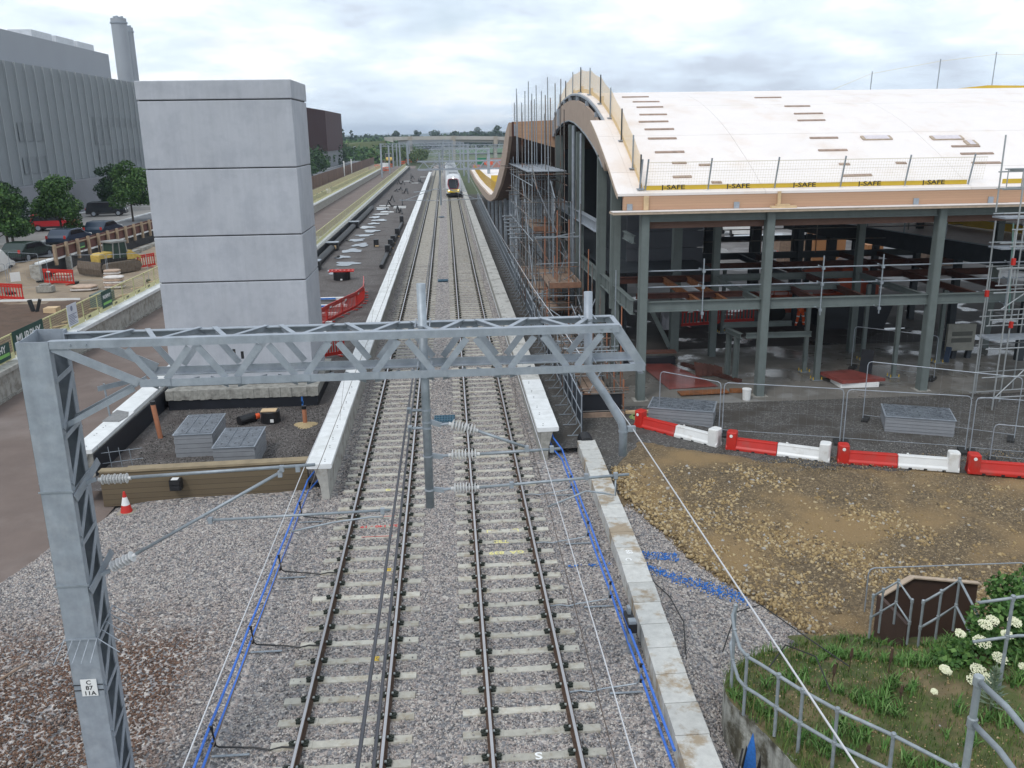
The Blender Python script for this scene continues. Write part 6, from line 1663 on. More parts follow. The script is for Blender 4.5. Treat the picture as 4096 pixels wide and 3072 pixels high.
for x in (22.7, 23.3, 24.0):
    b_ = MB(); b_.beam((x, 37.7, .05), (x+.1, 37.7, .9), .2, .2); b_.build('trestle', PAINTD, t)
b_ = MB(); b_.beam((22.6, 37.0, .08), (22.75, 37.1, .75), .22, .1); b_.build('blue_board', mat('dull_blue_board', (.03, .05, .09)), t)
t = thing('dark_skip', 'dark metal skip in the yard beyond the third column', 'skip', (22.3, 43.5, 0))
b_ = MB(); b_.prism([(20.2, .0), (23.4, .0), (23.9, 1.5), (19.9, 1.5)], 44.5, 46.3, 'Y'); b_.build('bin', BLACKM, t)
t = thing('timber_stack', 'stacks of orange timber formwork in the yard seen through the frame', 'timber stack', (29.8, 69, 0))
for (x, y, z0, z1, w_, m) in ((27.7, 69, 0, .8, 1.6, WOODB), (31.0, 70, .0, 2.6, 2.6, mat('orange_formwork', (.36, .17, .07), .8, 0, .1, 1)), (27.6, 69, 1.0, 2.0, 2.2, WOODB), (34.8, 70, 0, 1.2, 1.3, mat('orange_formwork')), (38, 66, 0, 2.2, 2.2, WOODB)):
    b_ = MB(); b_.box(x-w_/2, x+w_/2, y-.8, y+.8, z0, z1); b_.build('stack', m, t)
b_ = MB()
for k in range(7): b_.beam((29.8+.12*k, 66, .25+.09*k), (36.5+.12*k, 66.6, .2+.09*k), .12, .05)
tag(b_.build('tube_bundle', GALV), 'bundle of pale scaffold tubes on the ground before the orange formwork', 'tubes')
cone(28.3, 73, 0, 'orange and white cone in the yard left of the timber stacks', 1.6)
t = thing('parked_van', 'pale van parked in the distant wet yard behind the frame', 'van', (29.5, 88, 0))
b_ = MB(); b_.prism([(86, .4), (91, .4), (91, 2.3), (88, 2.4), (87, 1.5), (86, 1.3)], 28.6, 30.5, 'X'); b_.build('body', WHITEP, t)
for y in (87, 90):
    b_ = MB(); b_.tube((28.55, y, .4), (28.8, y, .4), .38, 12); b_.build('wheel', RUBBER, t)
# mesh site fence (tubular frame panels)
def fence_panel(x0, y0, x1, y1, z0, label, h=1.95, gr='mesh fence panels', mesh=True):
    t = thing('mesh_fence_panel', label, 'fence panel', ((x0+x1)/2, (y0+y1)/2, z0), gr)
    d = Vector((x1-x0, y1-y0, 0)); P = lambda u, z: (x0+d.x*u, y0+d.y*u, z0+z)
    r = .12/d.length
    b_ = MB(); b_.path([P(0, 0), P(0, h-.14), P(r*.3, h-.04), P(r, h), P(1-r, h), P(1-r*.3, h-.04), P(1, h-.14), P(1, 0)], .016, 6); b_.build('frame', GALV, t)
    b_ = MB(); b_.tube(P(0, .25), P(1, .25), .009, 6); b_.build('bottom_rail', GALVD, t)
    if mesh:
        b_ = MB()
        for k in range(1, 14): b_.tube(P(k/14, .1), P(k/14, h-.03), .0012, 3, cap=False)
        for z in (.6, 1.0, 1.4): b_.tube(P(0, z), P(1, z), .0012, 3, cap=False)
        b_.build('wire_mesh', GALVD, t)
    nn = Vector((-d.y, d.x, 0)).normalized()*.3
    for u in (0.02, .98): b_ = MB(); q = Vector(P(u, .07)); b_.beam(q-nn, q+nn, .22, .12); b_.build('rubber_foot', RUBBER, t)
    return t
fp = [((7.95, 30.3), (9.66, 28.6)), ((9.76, 28.55), (13.42, 27.3)), ((13.52, 27.25), (17.05, 26.0)), ((17.15, 25.9), (20.8, 24.4))]
for k, (a, c_) in enumerate(fp):
    fence_panel(*a, *c_, -.02, f'mesh fence panel between the barriers and the wet slab, {ORD[k]} from the left')
fence_panel(15.3, 29.6, 19.3, 26.9, -.02, 'mesh fence panel slanting past the third column towards the right chamber', 2.25)
fence_panel(18.0, 36.5, 20.5, 34.2, .06, 'small fence panel standing on the wet slab near the tilted panel', 1.9)
fence_panel(17.4, 25.2, 21, 23.4, -.05, 'lower fence panel at the right edge beyond the right chamber', 1.3)
fence_panel(10.0, 18.0, 13.75, 17.9, -1.5, 'fence panel behind the brown shuttering box with an arched top rail', 1.88)
chamber(8.85, 30.45, 2.3, 1.3, .60, R(-21), 'wet grey chamber with mottled three-part lid behind the left barrier')
chamber(16.75, 28.55, 2.2, 1.45, .60, R(-21), 'cleaner grey chamber with glossy three-part lid behind the mesh fence')
t = thing('hose_coil', 'coil of green-yellow hose between the left barrier and the wet chamber', 'hose', (7.35, 30.75, .02))
b_ = MB(); pts = []
for k in range(100):
    a = k*.32; r = .24+.05*math.sin(k*.7); pts.append((7.30+r*math.cos(a)*1.2, 30.75+r*math.sin(a)*1.2, .05+.012*(k % 9)))
b_.path(pts, .014, 5); b_.build('hose', mat('green_hose', (.32, .42, .16), .5), t)
b_ = MB(); b_.box(6.9, 7.9, 31.2, 31.35, .05, .16); tag(b_.build('timber_baulk', WOODY), 'pale timber baulk above the hose coil', 'timber')
b_ = MB(); b_.tube((6.82, 31.4, 0), (6.82, 31.4, 1.35), .05, 10); tag(b_.build('terracotta_post', TERRA), 'orange-brown pipe post with white cap by the first column', 'pipe')
b_ = MB(); b_.tube((8.2, 31.5, .06), (10.2, 31.35, .06), .05, 8); tag(b_.build('white_pipe', WHITEP), 'white pipe lying along the foot of the slab', 'pipe')
# water-filled barriers, red half and white half
def water_barrier(x0, y0, x1, y1, z0, z1, label, redfrac=.5):
    d = Vector((x1-x0, y1-y0, 0)); Ln = d.length; d.normalize()
    rz = math.atan2(d.y, d.x)
    t = thing('water_filled_barrier', label, 'barrier', (x0, y0, min(z0, z1)), 'red and white water filled barriers', rz)
    sl = (z1-z0)/Ln; base = z0-min(z0, z1)
    def half(a, c_, m, name, head):
        b_ = MB()
        prof = [(-.20, .0), (-.20, .10), (-.15, .16), (-.10, .34), (-.10, .40), (.10, .40), (.10, .34), (.15, .16), (.20, .10), (.20, .0)]
        n = len(prof)
        def ring(u): return [(u, p[0], base+sl*u+p[1]) for p in prof]
        b_.add(ring(a)+ring(c_), [tuple(range(n-1, -1, -1)), tuple(range(n, 2*n))]+[(i, (i+1) % n, n+(i+1) % n, n+i) for i in range(n)])
        o = MBlocal(b_, name, m, t)
        bevel(o, .02, 2)
        b2 = MB(); h0, h1 = (a, a+.34) if head < 0 else (c_-.34, c_)
        zz = base+sl*(h0+h1)/2
        b2.prism([(h0+(.06 if head < 0 else 0), -.205), (h1-(.06 if head > 0 else 0), -.205), (h1, -.12), (h1, .12), (h1-.05, .205), (h0+.05, .205), (h0, .12), (h0, -.12)], zz+.0, zz+.62, 'Z')
        o2 = MBlocal(b2, 'end_post', m, t); bevel(o2, .03, 2)
        b4 = MB()
        for u in ((.25, .55, .8) if head < 0 else (.2, .45, .75)):
            uu = a+(c_-a)*u; b4.box(uu-.05, uu+.05, -.21, -.196, base+sl*uu+.0, base+sl*uu+.06)
        MBlocal(b4, 'forklift_notches', BLACKPT, t)
        b3 = MB(); cxx = (h0+h1)/2
        if head < 0: b3.lathe((cxx, -.206, zz+.50), (0, -1, 0), [(0, .055), (.012, .05)], 12); MBlocal(b3, 'reflector', WHITEPT, t)
        else: b3.lathe((a+.28, 0, base+sl*a+.40), (0, 0, 1), [(0, .04), (.06, .035)], 10); b3.lathe((cxx, -.206, zz+.5), (0, -1, 0), [(0, .02), (.012, .018)], 8); MBlocal(b3, 'filler_cap', m, t)
    mid = Ln*redfrac
    half(0, mid, REDP, 'red_half', -1); half(mid+.012, Ln, WHITEP, 'white_half', 1)
    return t
water_barrier(7.05, 29.95, 9.35, 27.5, .02, .0, 'red and white barrier farthest left, its red end beside the cranked tube')
water_barrier(9.55, 27.35, 12.45, 25.8, .0, -.02, 'second red and white barrier from the left')
water_barrier(12.65, 25.75, 16.05, 24.65, -.02, -.05, 'third red and white barrier from the left')
water_barrier(16.25, 24.55, 19.7, 23.5, -.05, -.10, 'red and white barrier farthest right, cut by the photo edge')

# ============================================================ PLANTED BANK, RETAINING WALL AND RAILINGS (bottom right)
GR_ = mat('mossy_bank', (.07, .085, .025), .95, 0, .3, 3, col2=(.15, .115, .06), c2=(.45, .6), c2s=1.3, bump=.8, bs=10)
edge = [(5.55, 14.55), (5.28, 13.9), (5.17, 13.36), (5.28, 12.9), (5.55, 12.36), (5.71, 11.55), (5.9, 10.6), (6.1, 9.4), (6.3, 7.0)]
def bank_left(y): return float(np.interp(y, [7, 9.4, 10.6, 11.55, 12.36, 12.9, 13.36, 13.9, 14.55, 15.4, 16.1], [6.3, 6.1, 5.9, 5.71, 5.55, 5.28, 5.17, 5.28, 5.55, 6.3, 7.7]))
def zbank(x, y):
    z = .50+.06*hnoise(x, y, 1.5)+.025*hnoise(x, y, 5)
    z += max(0, (x-8.0))*.22*min(1, max(0, (16-y))/2.5)
    if y > 13.2: z -= (y-13.2)**1.3*.20
    if x > 9.2 and y > 14.5: z -= .1*(y-14.5)
    return z
b_ = MB(); nx, ny = 70, 60; idx = {}
vs = []; fs = []
for j in range(ny+1):
    y = 6.5+(16.9-6.5)*j/ny; xl = bank_left(y)
    for i in range(nx+1):
        u = i/nx; x = xl+(16-xl)*u**1.4; vs.append((x, y, zbank(x, y) if i else zbank(x, y)-.02))
for j in range(ny):
    for i in range(nx): a = j*(nx+1)+i; fs.append((a, a+1, a+nx+2, a+nx+1))
b_.v = vs; b_.f = fs; struct(b_.build('planted_bank', GR_, loc=(0, 0, 0), smooth=True))
# retaining wall
t = thing('retaining_wall', 'curved weathered concrete retaining wall with blue graffiti below the railing', 'wall', (5.6, 11, -1.8))
b_ = MB(); V = []; n = len(edge)
for (x, y) in edge:
    zt_ = zbank(x+.15, y)-.02
    V += [(x, y, zt_), (x+.28, y+.02, zt_), (x+.28, y+.02, -2.5), (x, y, -2.5)]
fs = []
for i in range(n-1):
    p = i*4; q = p+4; fs += [(p, q, q+1, p+1), (p+1, q+1, q+2, p+2), (p+3, p+2, q+2, q+3), (p, p+3, q+3, q)]
fs += [(0, 1, 2, 3), ((n-1)*4+3, (n-1)*4+2, (n-1)*4+1, (n-1)*4)]
b_.add(V, fs); b_.build('wall', mat('stained_wall', (.42, .42, .38), .9, 0, .2, 3, col2=(.11, .10, .07), c2=(.45, .60), c2s=2.4, bump=.4, streak=.6), t)
# graffiti lies on the wall's left face between (5.28,12.9) and (5.55,12.36)
A_ = Vector((5.28, 12.9, 0)); B_ = Vector((5.55, 12.36, 0)); dd = (B_-A_).normalized(); nn = Vector((dd.y, -dd.x, 0)); nn = nn if nn.x < 0 else -nn
def gw(pts, m, name):
    b_ = MB(); q = [A_+dd*u+nn*.006+Vector((0, 0, z)) for u, z in pts]; q2 = [p-nn*.004 for p in q]; k = len(q)
    b_.add(q+q2, [tuple(range(k)), tuple(range(2*k-1, k-1, -1))]); b_.build(name, m, t)
gw([(.10, -1.2), (.13, -.55), (.20, -.05), (.30, .30), (.38, -.0), (.44, -.5), (.50, -1.2), (.30, -1.4)], BLUEPT, 'blue_graffiti')
gw([(.05, -.9), (.10, -.45), (.17, -.05), (.20, -.1), (.14, -.45), (.09, -.9)], BLACKPT, 'black_outline')
gw([(.42, -.4), (.50, .0), (.52, -.3), (.48, -.7)], BLACKPT, 'black_outline')
# grass and weeds
def tufts(n, keep, zf, hmin, hmax, w_, seed, name, m, x0, x1, y0, y1, spread=.5):
    r_ = np.random.RandomState(seed); P_ = []
    while len(P_) < n:
        x = r_.uniform(x0, x1); y = r_.uniform(y0, y1)
        if keep(x, y): P_.append((x, y, zf(x, y)))
    P_ = np.array(P_); a = r_.uniform(0, 6.283, n); h = r_.uniform(hmin, hmax, n); l = r_.uniform(.2, 1.0, n)*spread
    dx = np.cos(a); dy = np.sin(a); W = w_*r_.uniform(.6, 1.4, n)
    base1 = P_+np.stack([-dy*W, dx*W, np.full(n, -.01)], 1); base2 = P_+np.stack([dy*W, -dx*W, np.full(n, -.01)], 1)
    mid = P_+np.stack([dx*l*h*.4, dy*l*h*.4, h*.7], 1); m1 = mid+np.stack([-dy*W*.8, dx*W*.8, 0*W], 1); m2 = mid+np.stack([dy*W*.8, -dx*W*.8, 0*W], 1)
    tip = P_+np.stack([dx*l*h*1.0, dy*l*h*1.0, h], 1); t1 = tip+np.stack([-dy*W*.1, dx*W*.1, 0*W], 1); t2 = tip+np.stack([dy*W*.1, -dx*W*.1, 0*W], 1)
    V = np.stack([base1, base2, m2, m1, t2, t1], 1).reshape(-1, 3)
    Fc = (np.array([(0, 1, 2, 3), (3, 2, 4, 5)])[None]+6*np.arange(n)[:, None, None]).reshape(-1, 4)
    return npmesh(V, Fc, name, m)
GREEN = island_mat('grass_blades', [(0, (.035, .08, .014)), (.4, (.08, .15, .028)), (.75, (.13, .20, .045)), (.9, (.20, .20, .07)), (1, (.24, .18, .09))], .7)
kb2 = lambda x, y: x > bank_left(y)+.03 and not (x > 9.6 and y > 15.6) and (hnoise(x, y, 1.1, 4) > -.42 or rnd.random() < .22)
o = tufts(26000, kb2, zbank, .03, .11, .006, 2, 'grass', GREEN, 5.1, 14, 7.5, 16.6); tag(o, 'patchy green grass and moss covering the raised bank', 'grass', kind='stuff')
o = tufts(9000, lambda x, y: kb2(x, y) and hnoise(x, y, 1.9, 1) > .25, zbank, .08, .22, .012, 6, 'weeds', island_mat('weed_leaves', [(0, (.04, .10, .02)), (.6, (.09, .20, .04)), (1, (.17, .26, .09))], .7), 5.2, 13, 7.5, 16.2, 1.2); tag(o, 'low broad leaved weeds in clumps across the bank', 'weeds', kind='stuff')
o = tufts(900, lambda x, y: x > bank_left(y)+.0 and x < bank_left(y)+.35, zbank, .08, .26, .006, 16, 'edge_grass', GREEN, 5.1, 8, 9, 16.2, .8); tag(o, 'longer grass hanging over the edge of the retaining wall', 'grass', kind='stuff')
o = stones_on(2600, 5.4, 13, 8, 16, lambda x, y: zbank(x, y)+.0, .012, .03, 'bank_stones', ROCK, 38, lambda x, y: x > bank_left(y)+.1); tag(o, 'small tan stones showing through the thin grass', 'stones', kind='stuff')
# elder bush with cream flower heads
t = thing('elder_bush', 'leafy bush with flat cream flower heads behind the railing at right', 'bush', (11.0, 14.2, 1.2))
sh = [(10.6, 14.0, 1.2, .6), (9.9, 13.6, .85, .5), (11.3, 14.2, 1.3, .7), (10.5, 13.3, .75, .5), (12.0, 14.2, 1.1, .8), (11.0, 14.6, 1.65, .35), (9.5, 13.6, .8, .35), (11.6, 13.5, .8, .6), (10.0, 12.9, .55, .4), (11.9, 14.8, 1.6, .5)]
V, Fc = leaves(9000, None, None, .10, 4, sh); V = V-np.array([11.0, 14.2, 1.2])
npmesh(V, Fc, 'foliage', island_mat('elder_leaves', [(0, (.03, .08, .018)), (.5, (.06, .14, .03)), (1, (.13, .23, .06))], .6), t)
b_ = MB()
for (x, y, z, r) in sh[:5]: b_.path([(11.2+.2*(x-11.2), 14.2, .55), ((x+11.2)/2, (y+14.2)/2, z-.5), (x, y, z)], .025, 6)
b_.build('stems', WOODB, t)
FLW = island_mat('cream_florets', [(0, (.55, .55, .35)), (1, (.78, .77, .58))], .8)
rs = np.random.RandomState(8); heads = [(9.75, 13.3, 1.38, .19), (9.95, 13.05, 1.2, .16), (10.1, 13.6, 1.62, .14), (11.2, 13.5, 1.5, .16), (10.75, 12.9, .9, .14), (9.2, 13.3, .8, .10), (9.55, 13.0, 1.02, .17), (9.45, 12.9, .88, .18), (9.75, 12.6, .85, .19), (9.6, 12.75, 1.0, .15), (9.9, 13.5, 1.6, .15), (10.2, 13.3, 1.5, .13), (10.45, 13.5, 1.62, .15), (9.8, 12.3, .50, .15), (9.0, 13.1, 1.0, .12), (10.9, 13.7, 1.75, .14), (10.05, 12.35, .52, .13), (8.6, 12.7, .85, .07), (10.7, 13.0, 1.1, .15), (9.45, 13.5, 1.45, .12), (10.3, 12.9, 1.1, .1), (9.95, 12.8, .75, .14)]
for h in [(a_[0], a_[1], a_[2], a_[3]*.8) for a_ in heads]:
    n = 210; a = rs.uniform(0, 6.28, n); r = h[3]*np.sqrt(rs.rand(n)); P_ = np.stack([h[0]+r*np.cos(a), h[1]+r*np.sin(a)-.0, h[2]+.03*np.cos(r/h[3]*1.5)+rs.uniform(-.01, .01, n)-(r*np.sin(a))*.3*(-1)], 1)
    s_ = rs.uniform(.008, .015, n); dx = np.array([1, 0, 0]); V = np.stack([P_+s_[:, None]*np.array([-1, 0, -.1]), P_+s_[:, None]*np.array([0, -1, -.5]), P_+s_[:, None]*np.array([1, 0, .1]), P_+s_[:, None]*np.array([0, 1, .5])], 1).reshape(-1, 3)-np.array([11.0, 14.2, 1.2])
    npmesh(V, np.arange(4*n).reshape(n, 4), 'flower_head', FLW, t)
# thistle
t = thing('thistle', 'grey-green spiky thistle rosette standing in the grass before the bush', 'plant', (9.3, 12.2, .75))
r_ = np.random.RandomState(3); V = []; Fc = []
for k in range(60):
    a = k*2.4; h = .1+.012*k; L_ = .34-.004*k; x, y, z = 9.3, 12.2, zbank(9.3, 12.2)
    d = np.array([math.cos(a), math.sin(a), .35+.012*k]); d /= np.linalg.norm(d); s_ = np.array([-math.sin(a), math.cos(a), 0])*.03
    p = np.array([x, y, z+h]); i = len(V); V += [p-s_*.4, p+d*L_*.5-s_, p+d*L_, p+d*L_*.5+s_, p+s_*.4]; Fc.append((i, i+1, i+2, i+3))
npmesh(np.array(V)-np.array([9.3, 12.2, .75]), np.array(Fc), 'spiky_leaves', island_mat('thistle_leaf', [(0, (.10, .15, .09)), (1, (.20, .25, .17))], .7), t)
b_ = MB(); b_.tube((9.3, 12.2, zbank(9.3, 12.2)), (9.3, 12.2, zbank(9.3, 12.2)+.95), .02, 6, .01); b_.build('stem', mat('thistle_stem', (.14, .18, .11)), t)
for k, (x, y, h) in enumerate([(8.3, 13.7, .6), (7.2, 13.6, .5), (7.8, 14.2, .5), (8.1, 12.9, .35), (6.9, 11.6, .25)]):
    b_ = MB(); z = zbank(x, y); b_.tube((x, y, z), (x+.03, y, z+h), .01, 5); b_.lathe((x+.02, y, z+h*.5), (0.05, 0, 1), [(0, .012), (h*.2, .035), (h*.5, .02)], 6)
    tag(b_.build('dead_dock_stem', mat('dead_stem', (.07, .04, .025), .9)), f'dry dark seed stem in the grass, {ORD[k]} of five ordered from tallest to shortest', 'weed', 'dry seed stems')
# railings
RAILP = mat('grey_galvanised_rail', (.25, .28, .30), .5, .2, .1, 8, col2=(.30, .33, .35), c2s=4)
def railing(label, top, posts, h, mid=.52, r=.030, rp=.028, base=None, gr='grey tube railings'):
    t = thing('tube_railing', label, 'railing', tuple(top[0]), gr)
    b_ = MB(); b_.path(top, r, 10); b_.build('top_rail', RAILP, t, smooth=True)
    lo = [(p[0], p[1], p[2]-h*mid) for p in top]
    b_ = MB(); b_.path(lo, r, 10); b_.build('middle_rail', RAILP, t, smooth=True)
    for p in posts:
        b_ = MB(); zb_ = p[2]-h if base is None else base; b_.tube(p, (p[0], p[1], zb_), rp, 10); po = b_.build('post', RAILP, t, smooth=False)
        for zz in (p[2], p[2]-h*mid): b_ = MB(); b_.lathe((p[0], p[1], zz-.05), (0, 0, 1), [(0, rp*1.1), (.01, rp*1.4), (.09, rp*1.4), (.1, rp*1.1)], 10); b_.build('clamp', RAILP, po)
    return t
cur = [(5.58, 14.35, 1.72), (5.42, 14.05, 1.72), (5.32, 13.6, 1.68), (5.26, 13.1, 1.65), (5.30, 12.85, 1.65), (5.44, 12.62, 1.65), (5.63, 12.26, 1.65), (5.86, 11.83, 1.65), (6.20, 11.31, 1.65), (6.76, 10.66, 1.65), (7.28, 9.93, 1.65), (8.0, 8.8, 1.65)]
railing('curved grey tube railing following the retaining wall at bottom right', cur, [cur[0], cur[2], cur[4], cur[6], cur[7], cur[8], cur[9], cur[10]], 1.15)
railing('nearest thick grey handrail at the bottom right corner', [(4.68, 6.0, 5.88), (4.66, 5.6, 5.92), (4.6, 5.27, 5.95), (4.5, 4.0, 6.0)], [(4.68, 6.0, 5.88), (4.5, 4.0, 6.0)], 2.2, .18, .026, .030)
# stair railings in front of the shutter box
railing('zigzag of tube railing before the brown box, left pair of posts', [(9.1, 16, .82), (9.61, 16, 1.14), (9.66, 15.5, .96)], [(9.1, 16, .82), (9.3, 16, .945), (9.61, 16, 1.14), (9.66, 15.5, .96)], 1.0, .5, .024, .024)
railing('rising tube railing before the brown box, right of the zigzag', [(9.72, 15.2, 1.1), (10.1, 15.25, 1.28), (10.48, 15.3, 1.5), (10.38, 14.4, 1.2)], [(9.72, 15.2, 1.1), (10.1, 15.25, 1.28), (10.48, 15.3, 1.5)], 1.15, .5, .025, .025)
railing('tall tube railing in front of the elder bush at the right edge', [(9.03, 12.5, 2.66), (9.8, 12.5, 2.73), (11.0, 12.3, 2.8)], [(9.62, 12.5, 2.715)], 1.75, .42, .027, .029)
# brown shuttering box
t = thing('shutter_box', 'dark brown plywood shuttering box sunk behind the stair railings', 'box', (10.7, 16.9, -1))
SB = mat('dark_brown_ply', (.055, .030, .022), .7, 0, .15, 2)
b_ = MB(); b_.prism([(9.75, -1.2), (9.75, .25), (10.45, .68), (12.0, .45), (12.0, -1.2)], 16.95, 17.05, 'Y'); b_.build('back_board', SB, t)
b_ = MB(); b_.prism([(9.72, -1.2), (9.72, .28), (9.78, .3), (9.78, -1.2)], 15.7, 16.94, 'Y'); b_.build('side_board', SB, t)
b_ = MB(); b_.beam((9.75, 16.93, .27), (10.45, 16.93, .71), .15, .03); b_.beam((10.45, 16.93, .70), (12.0, 16.93, .47), .12, .03); b_.build('top_edge', DECKE, t)
# ============================================================ LEFT: BIG GREY BUILDING
t = thing('grey_industrial_building', 'huge grey industrial building with ribbed perforated screen at far left', 'building', (-55, 130, 1.7))
b_ = MB(); b_.box(-90, -47.9, 50, 164, 1.7, 18.4); b_.build('main_block', CLADU, t)
b_ = MB(); b_.box(-47.6, -44.6, 50, 163.5, 1.7, 5.48); b_.build('base_wall', CLADB, t)
b_ = MB(); b_.box(-90, -52, 52, 152.8, 18.4, 23.2); b_.build('upper_block', CLADU, t)
n = 96; y0_, y1_ = 51.0, 164.0; w_ = (y1_-y0_)/n
V = []; fs = []
for k in range(n):
    y = y0_+w_*k
    V += [(-46.0, y, 5.5), (-46.0, y, 18.5), (-45.85, y+w_*.84, 18.5), (-45.85, y+w_*.84, 5.5), (-46.0, y+w_, 5.5), (-46.0, y+w_, 18.5)]
    q = 6*k; fs += [(q, q+1, q+2, q+3), (q+3, q+2, q+5, q+4)]
b_ = MB(); b_.add(V, fs); b_.build('ribbed_screen', CLAD, t)
FIN = mat('added_fin_pale', (.30, .32, .335), .55, .1, .04, .3)  # lighter fins added so the ribs stand out in flat lighting
b_ = MB()
for k in range(0, n, 2): b_.box(-45.80, -45.62, y0_+w_*k-.05, y0_+w_*k+.05, 5.5, 18.5)
b_.build('added_screen_fins', FIN, t)
b_ = MB(); b_.box(-47.8, -46.05, 51, 164, 5.5, 5.62); b_.build('screen_soffit', PAINTD, t)
b_ = MB(); b_.box(-47.8, -46.05, 51, 164, 18.3, 18.45); b_.build('screen_top', CLADU, t)
def louv(ya, yb, za, zb_):
    b_ = MB(); b_.box(-45.849, -45.838, ya, yb, za, zb_); b_.build('louvre_panel', CLADD, t)
louv(125.7, 159, 12.0, 13.2); louv(125.7, 132.4, 9.6, 11.9); louv(126.5, 161, 7.2, 8.9); louv(104, 110, 10.2, 12.2); louv(104, 110, 6.7, 8.5)
for k in range(3): b_ = MB(); b_.box(-56, -53, 128.2+7.6*k, 134.5+7.6*k, 23.2, 24.3); b_.build('roof_plant', mat('white_plant_box', (.55, .57, .60), .6), t)
b_ = MB()
for k in range(5): b_.tube((-52, 154.5+2.2*k, 18.4), (-52, 154.5+2.2*k, 19.6), .05, 5)
b_.tube((-52, 153.5, 19.5), (-52, 164, 19.5), .04, 5); b_.tube((-52, 153.5, 19.0), (-52, 164, 19.0), .04, 5); b_.build('roof_rail', GALV, t)
for k, (x, y, zt_, r) in enumerate(((-73.9, 226.0, 37.2, 1.72), (-78.3, 240, 37.3, 1.1), (-77.2, 242, 37.0, 1.25))):
    t2 = thing('steel_chimney', ['front grey chimney of the cluster behind the grey building', 'rear grey chimney half hidden by the front one', 'rear right grey chimney of the cluster, a little lower'][k], 'chimney', (x, y, .8), 'grey chimneys')
    b_ = MB(); b_.tube((x, y, .8), (x, y, zt_), r, 28); o = b_.build('shaft', mat('chimney_grey', (.33, .35, .38), .55, .1, .05, .3, streak=.1), t2)
    b_ = MB(); b_.lathe((x, y, zt_-1.1), (0, 0, 1), [(0, r*1.01), (.0, r*1.12), (.30, r*1.12), (.30, r*1.01)], 28)
    for q in range(4): b_.tube((x+r*.5*math.cos(q*1.57), y+r*.5*math.sin(q*1.57), zt_), (x+r*.5*math.cos(q*1.57), y+r*.5*math.sin(q*1.57), zt_+.5), .3, 8)
    b_.build('top_ring', GALV, t2)
t = thing('dark_red_building', 'tall windowless dark red building with grey plinth beyond the tower', 'building', (-45, 270, 0))
b_ = MB(); b_.add([(-60, 260, 6.2), (-32.4, 260, 6.2), (-32.4, 260, 17.2), (-37.2, 260, 18.05), (-60, 260, 18.6), (-60, 300, 6.2), (-32.4, 300, 6.2), (-32.4, 300, 17.2), (-37.2, 300, 18.05), (-60, 300, 18.6)],
                [(0, 1, 2, 3, 4), (9, 8, 7, 6, 5), (1, 6, 7, 2), (2, 7, 8, 3), (3, 8, 9, 4), (0, 4, 9, 5)]); b_.build('wall', CORTEN, t)
b_ = MB(); b_.box(-60, -32.6, 260.3, 299, 0, 6.19); b_.build('plinth', mat('plinth_grey', (.19, .20, .21)), t)

# ============================================================ TREES
BARK = mat('bark', (.055, .045, .035), .95, 0, .2, 6)
LEAF = [island_mat('leaf_mid', [(0, (.02, .055, .014)), (.5, (.045, .105, .025)), (.85, (.075, .15, .036)), (1, (.12, .20, .055))], .65),
        island_mat('leaf_dark', [(0, (.010, .030, .012)), (.5, (.022, .055, .02)), (1, (.045, .09, .03))], .65),
        island_mat('leaf_olive', [(0, (.03, .06, .015)), (.5, (.06, .10, .025)), (1, (.12, .15, .04))], .65)]
def tree(x, y, z, h, r, seed, n, size, lm, label, gr=None, trunk=.12, low=.28, cat='tree', name='broadleaf_tree'):
    t = thing(name, label, cat, (x, y, z), gr)
    rs = random.Random(seed); sh = []
    for k in range(16):
        u = rs.random()*.9+.05; a = rs.uniform(0, 6.28); rr = r*(.85-.65*abs(u-.40))*rs.uniform(.35, .85)
        sh.append((rr*math.cos(a), rr*math.sin(a), h*(low+(1-low)*u)*.96, r*rs.uniform(.24, .42)*(1-.35*u)))
    sh.append((0, 0, h*.92, r*.28)); sh.append((0, 0, h*.6, r*.5))
    V, Fc = leaves(n, None, None, size, seed, sh); npmesh(V, Fc, 'crown', lm, t)
    b_ = MB(); b_.tube((0, 0, -.2), (0, 0, h*.62), trunk, 8, trunk*.5)
    for s_ in sh[:9]: b_.path([(0, 0, h*rs.uniform(.22, .42)), (s_[0]*.45, s_[1]*.45, s_[2]*.75), (s_[0], s_[1], s_[2])], trunk*.28, 5)
    MBlocal(b_, 'trunk', BARK, t)
    return t
tree(-34.3, 73.2, 1.7, 5.2, 2.5, 1, 7500, .19, LEAF[0], 'green car park tree at the left edge, nearest of the five', 'car park trees')
tree(-35.9, 77.5, 1.7, 5.3, 2.2, 9, 5000, .19, LEAF[1], 'darker car park tree behind the one at the left edge', 'car park trees')
tree(-34.2, 83.2, 1.7, 5.4, 2.9, 2, 8500, .20, LEAF[0], 'wide green car park tree beside the red car', 'car park trees', .12, .12)
tree(-33.3, 99.3, 1.7, 6.2, 3.1, 3, 8500, .21, LEAF[0], 'bright green car park tree right against the concrete tower', 'car park trees', .12, .14)
tree(-39.9, 113, 1.7, 5.6, 2.5, 4, 4500, .23, LEAF[1], 'dark green tree above the dark car, left of the tower', 'car park trees')
tree(-36.3, 119, 1.7, 6.2, 2.2, 14, 3000, .24, LEAF[1], 'dark tree top peeping out right at the tower edge', 'car park trees')
rs = random.Random(21)
tr = []
for k in range(13):
    tr.append((-27.8-.6*rs.random()-k*.35, 150+k*13, .6, rs.uniform(4.6, 6.3), rs.uniform(2.6, 3.4)))
proto = None
for k, (x, y, z, h, r) in enumerate(tr):
    tree(x-3, y+20, z, h, r, 50+k, 1500, .38, LEAF[1 if k % 2 else 0], f'dark roadside tree beyond the brown hoarding, {ORD[k]} from the concrete tower', 'roadside trees beyond the hoarding', .1, .1)
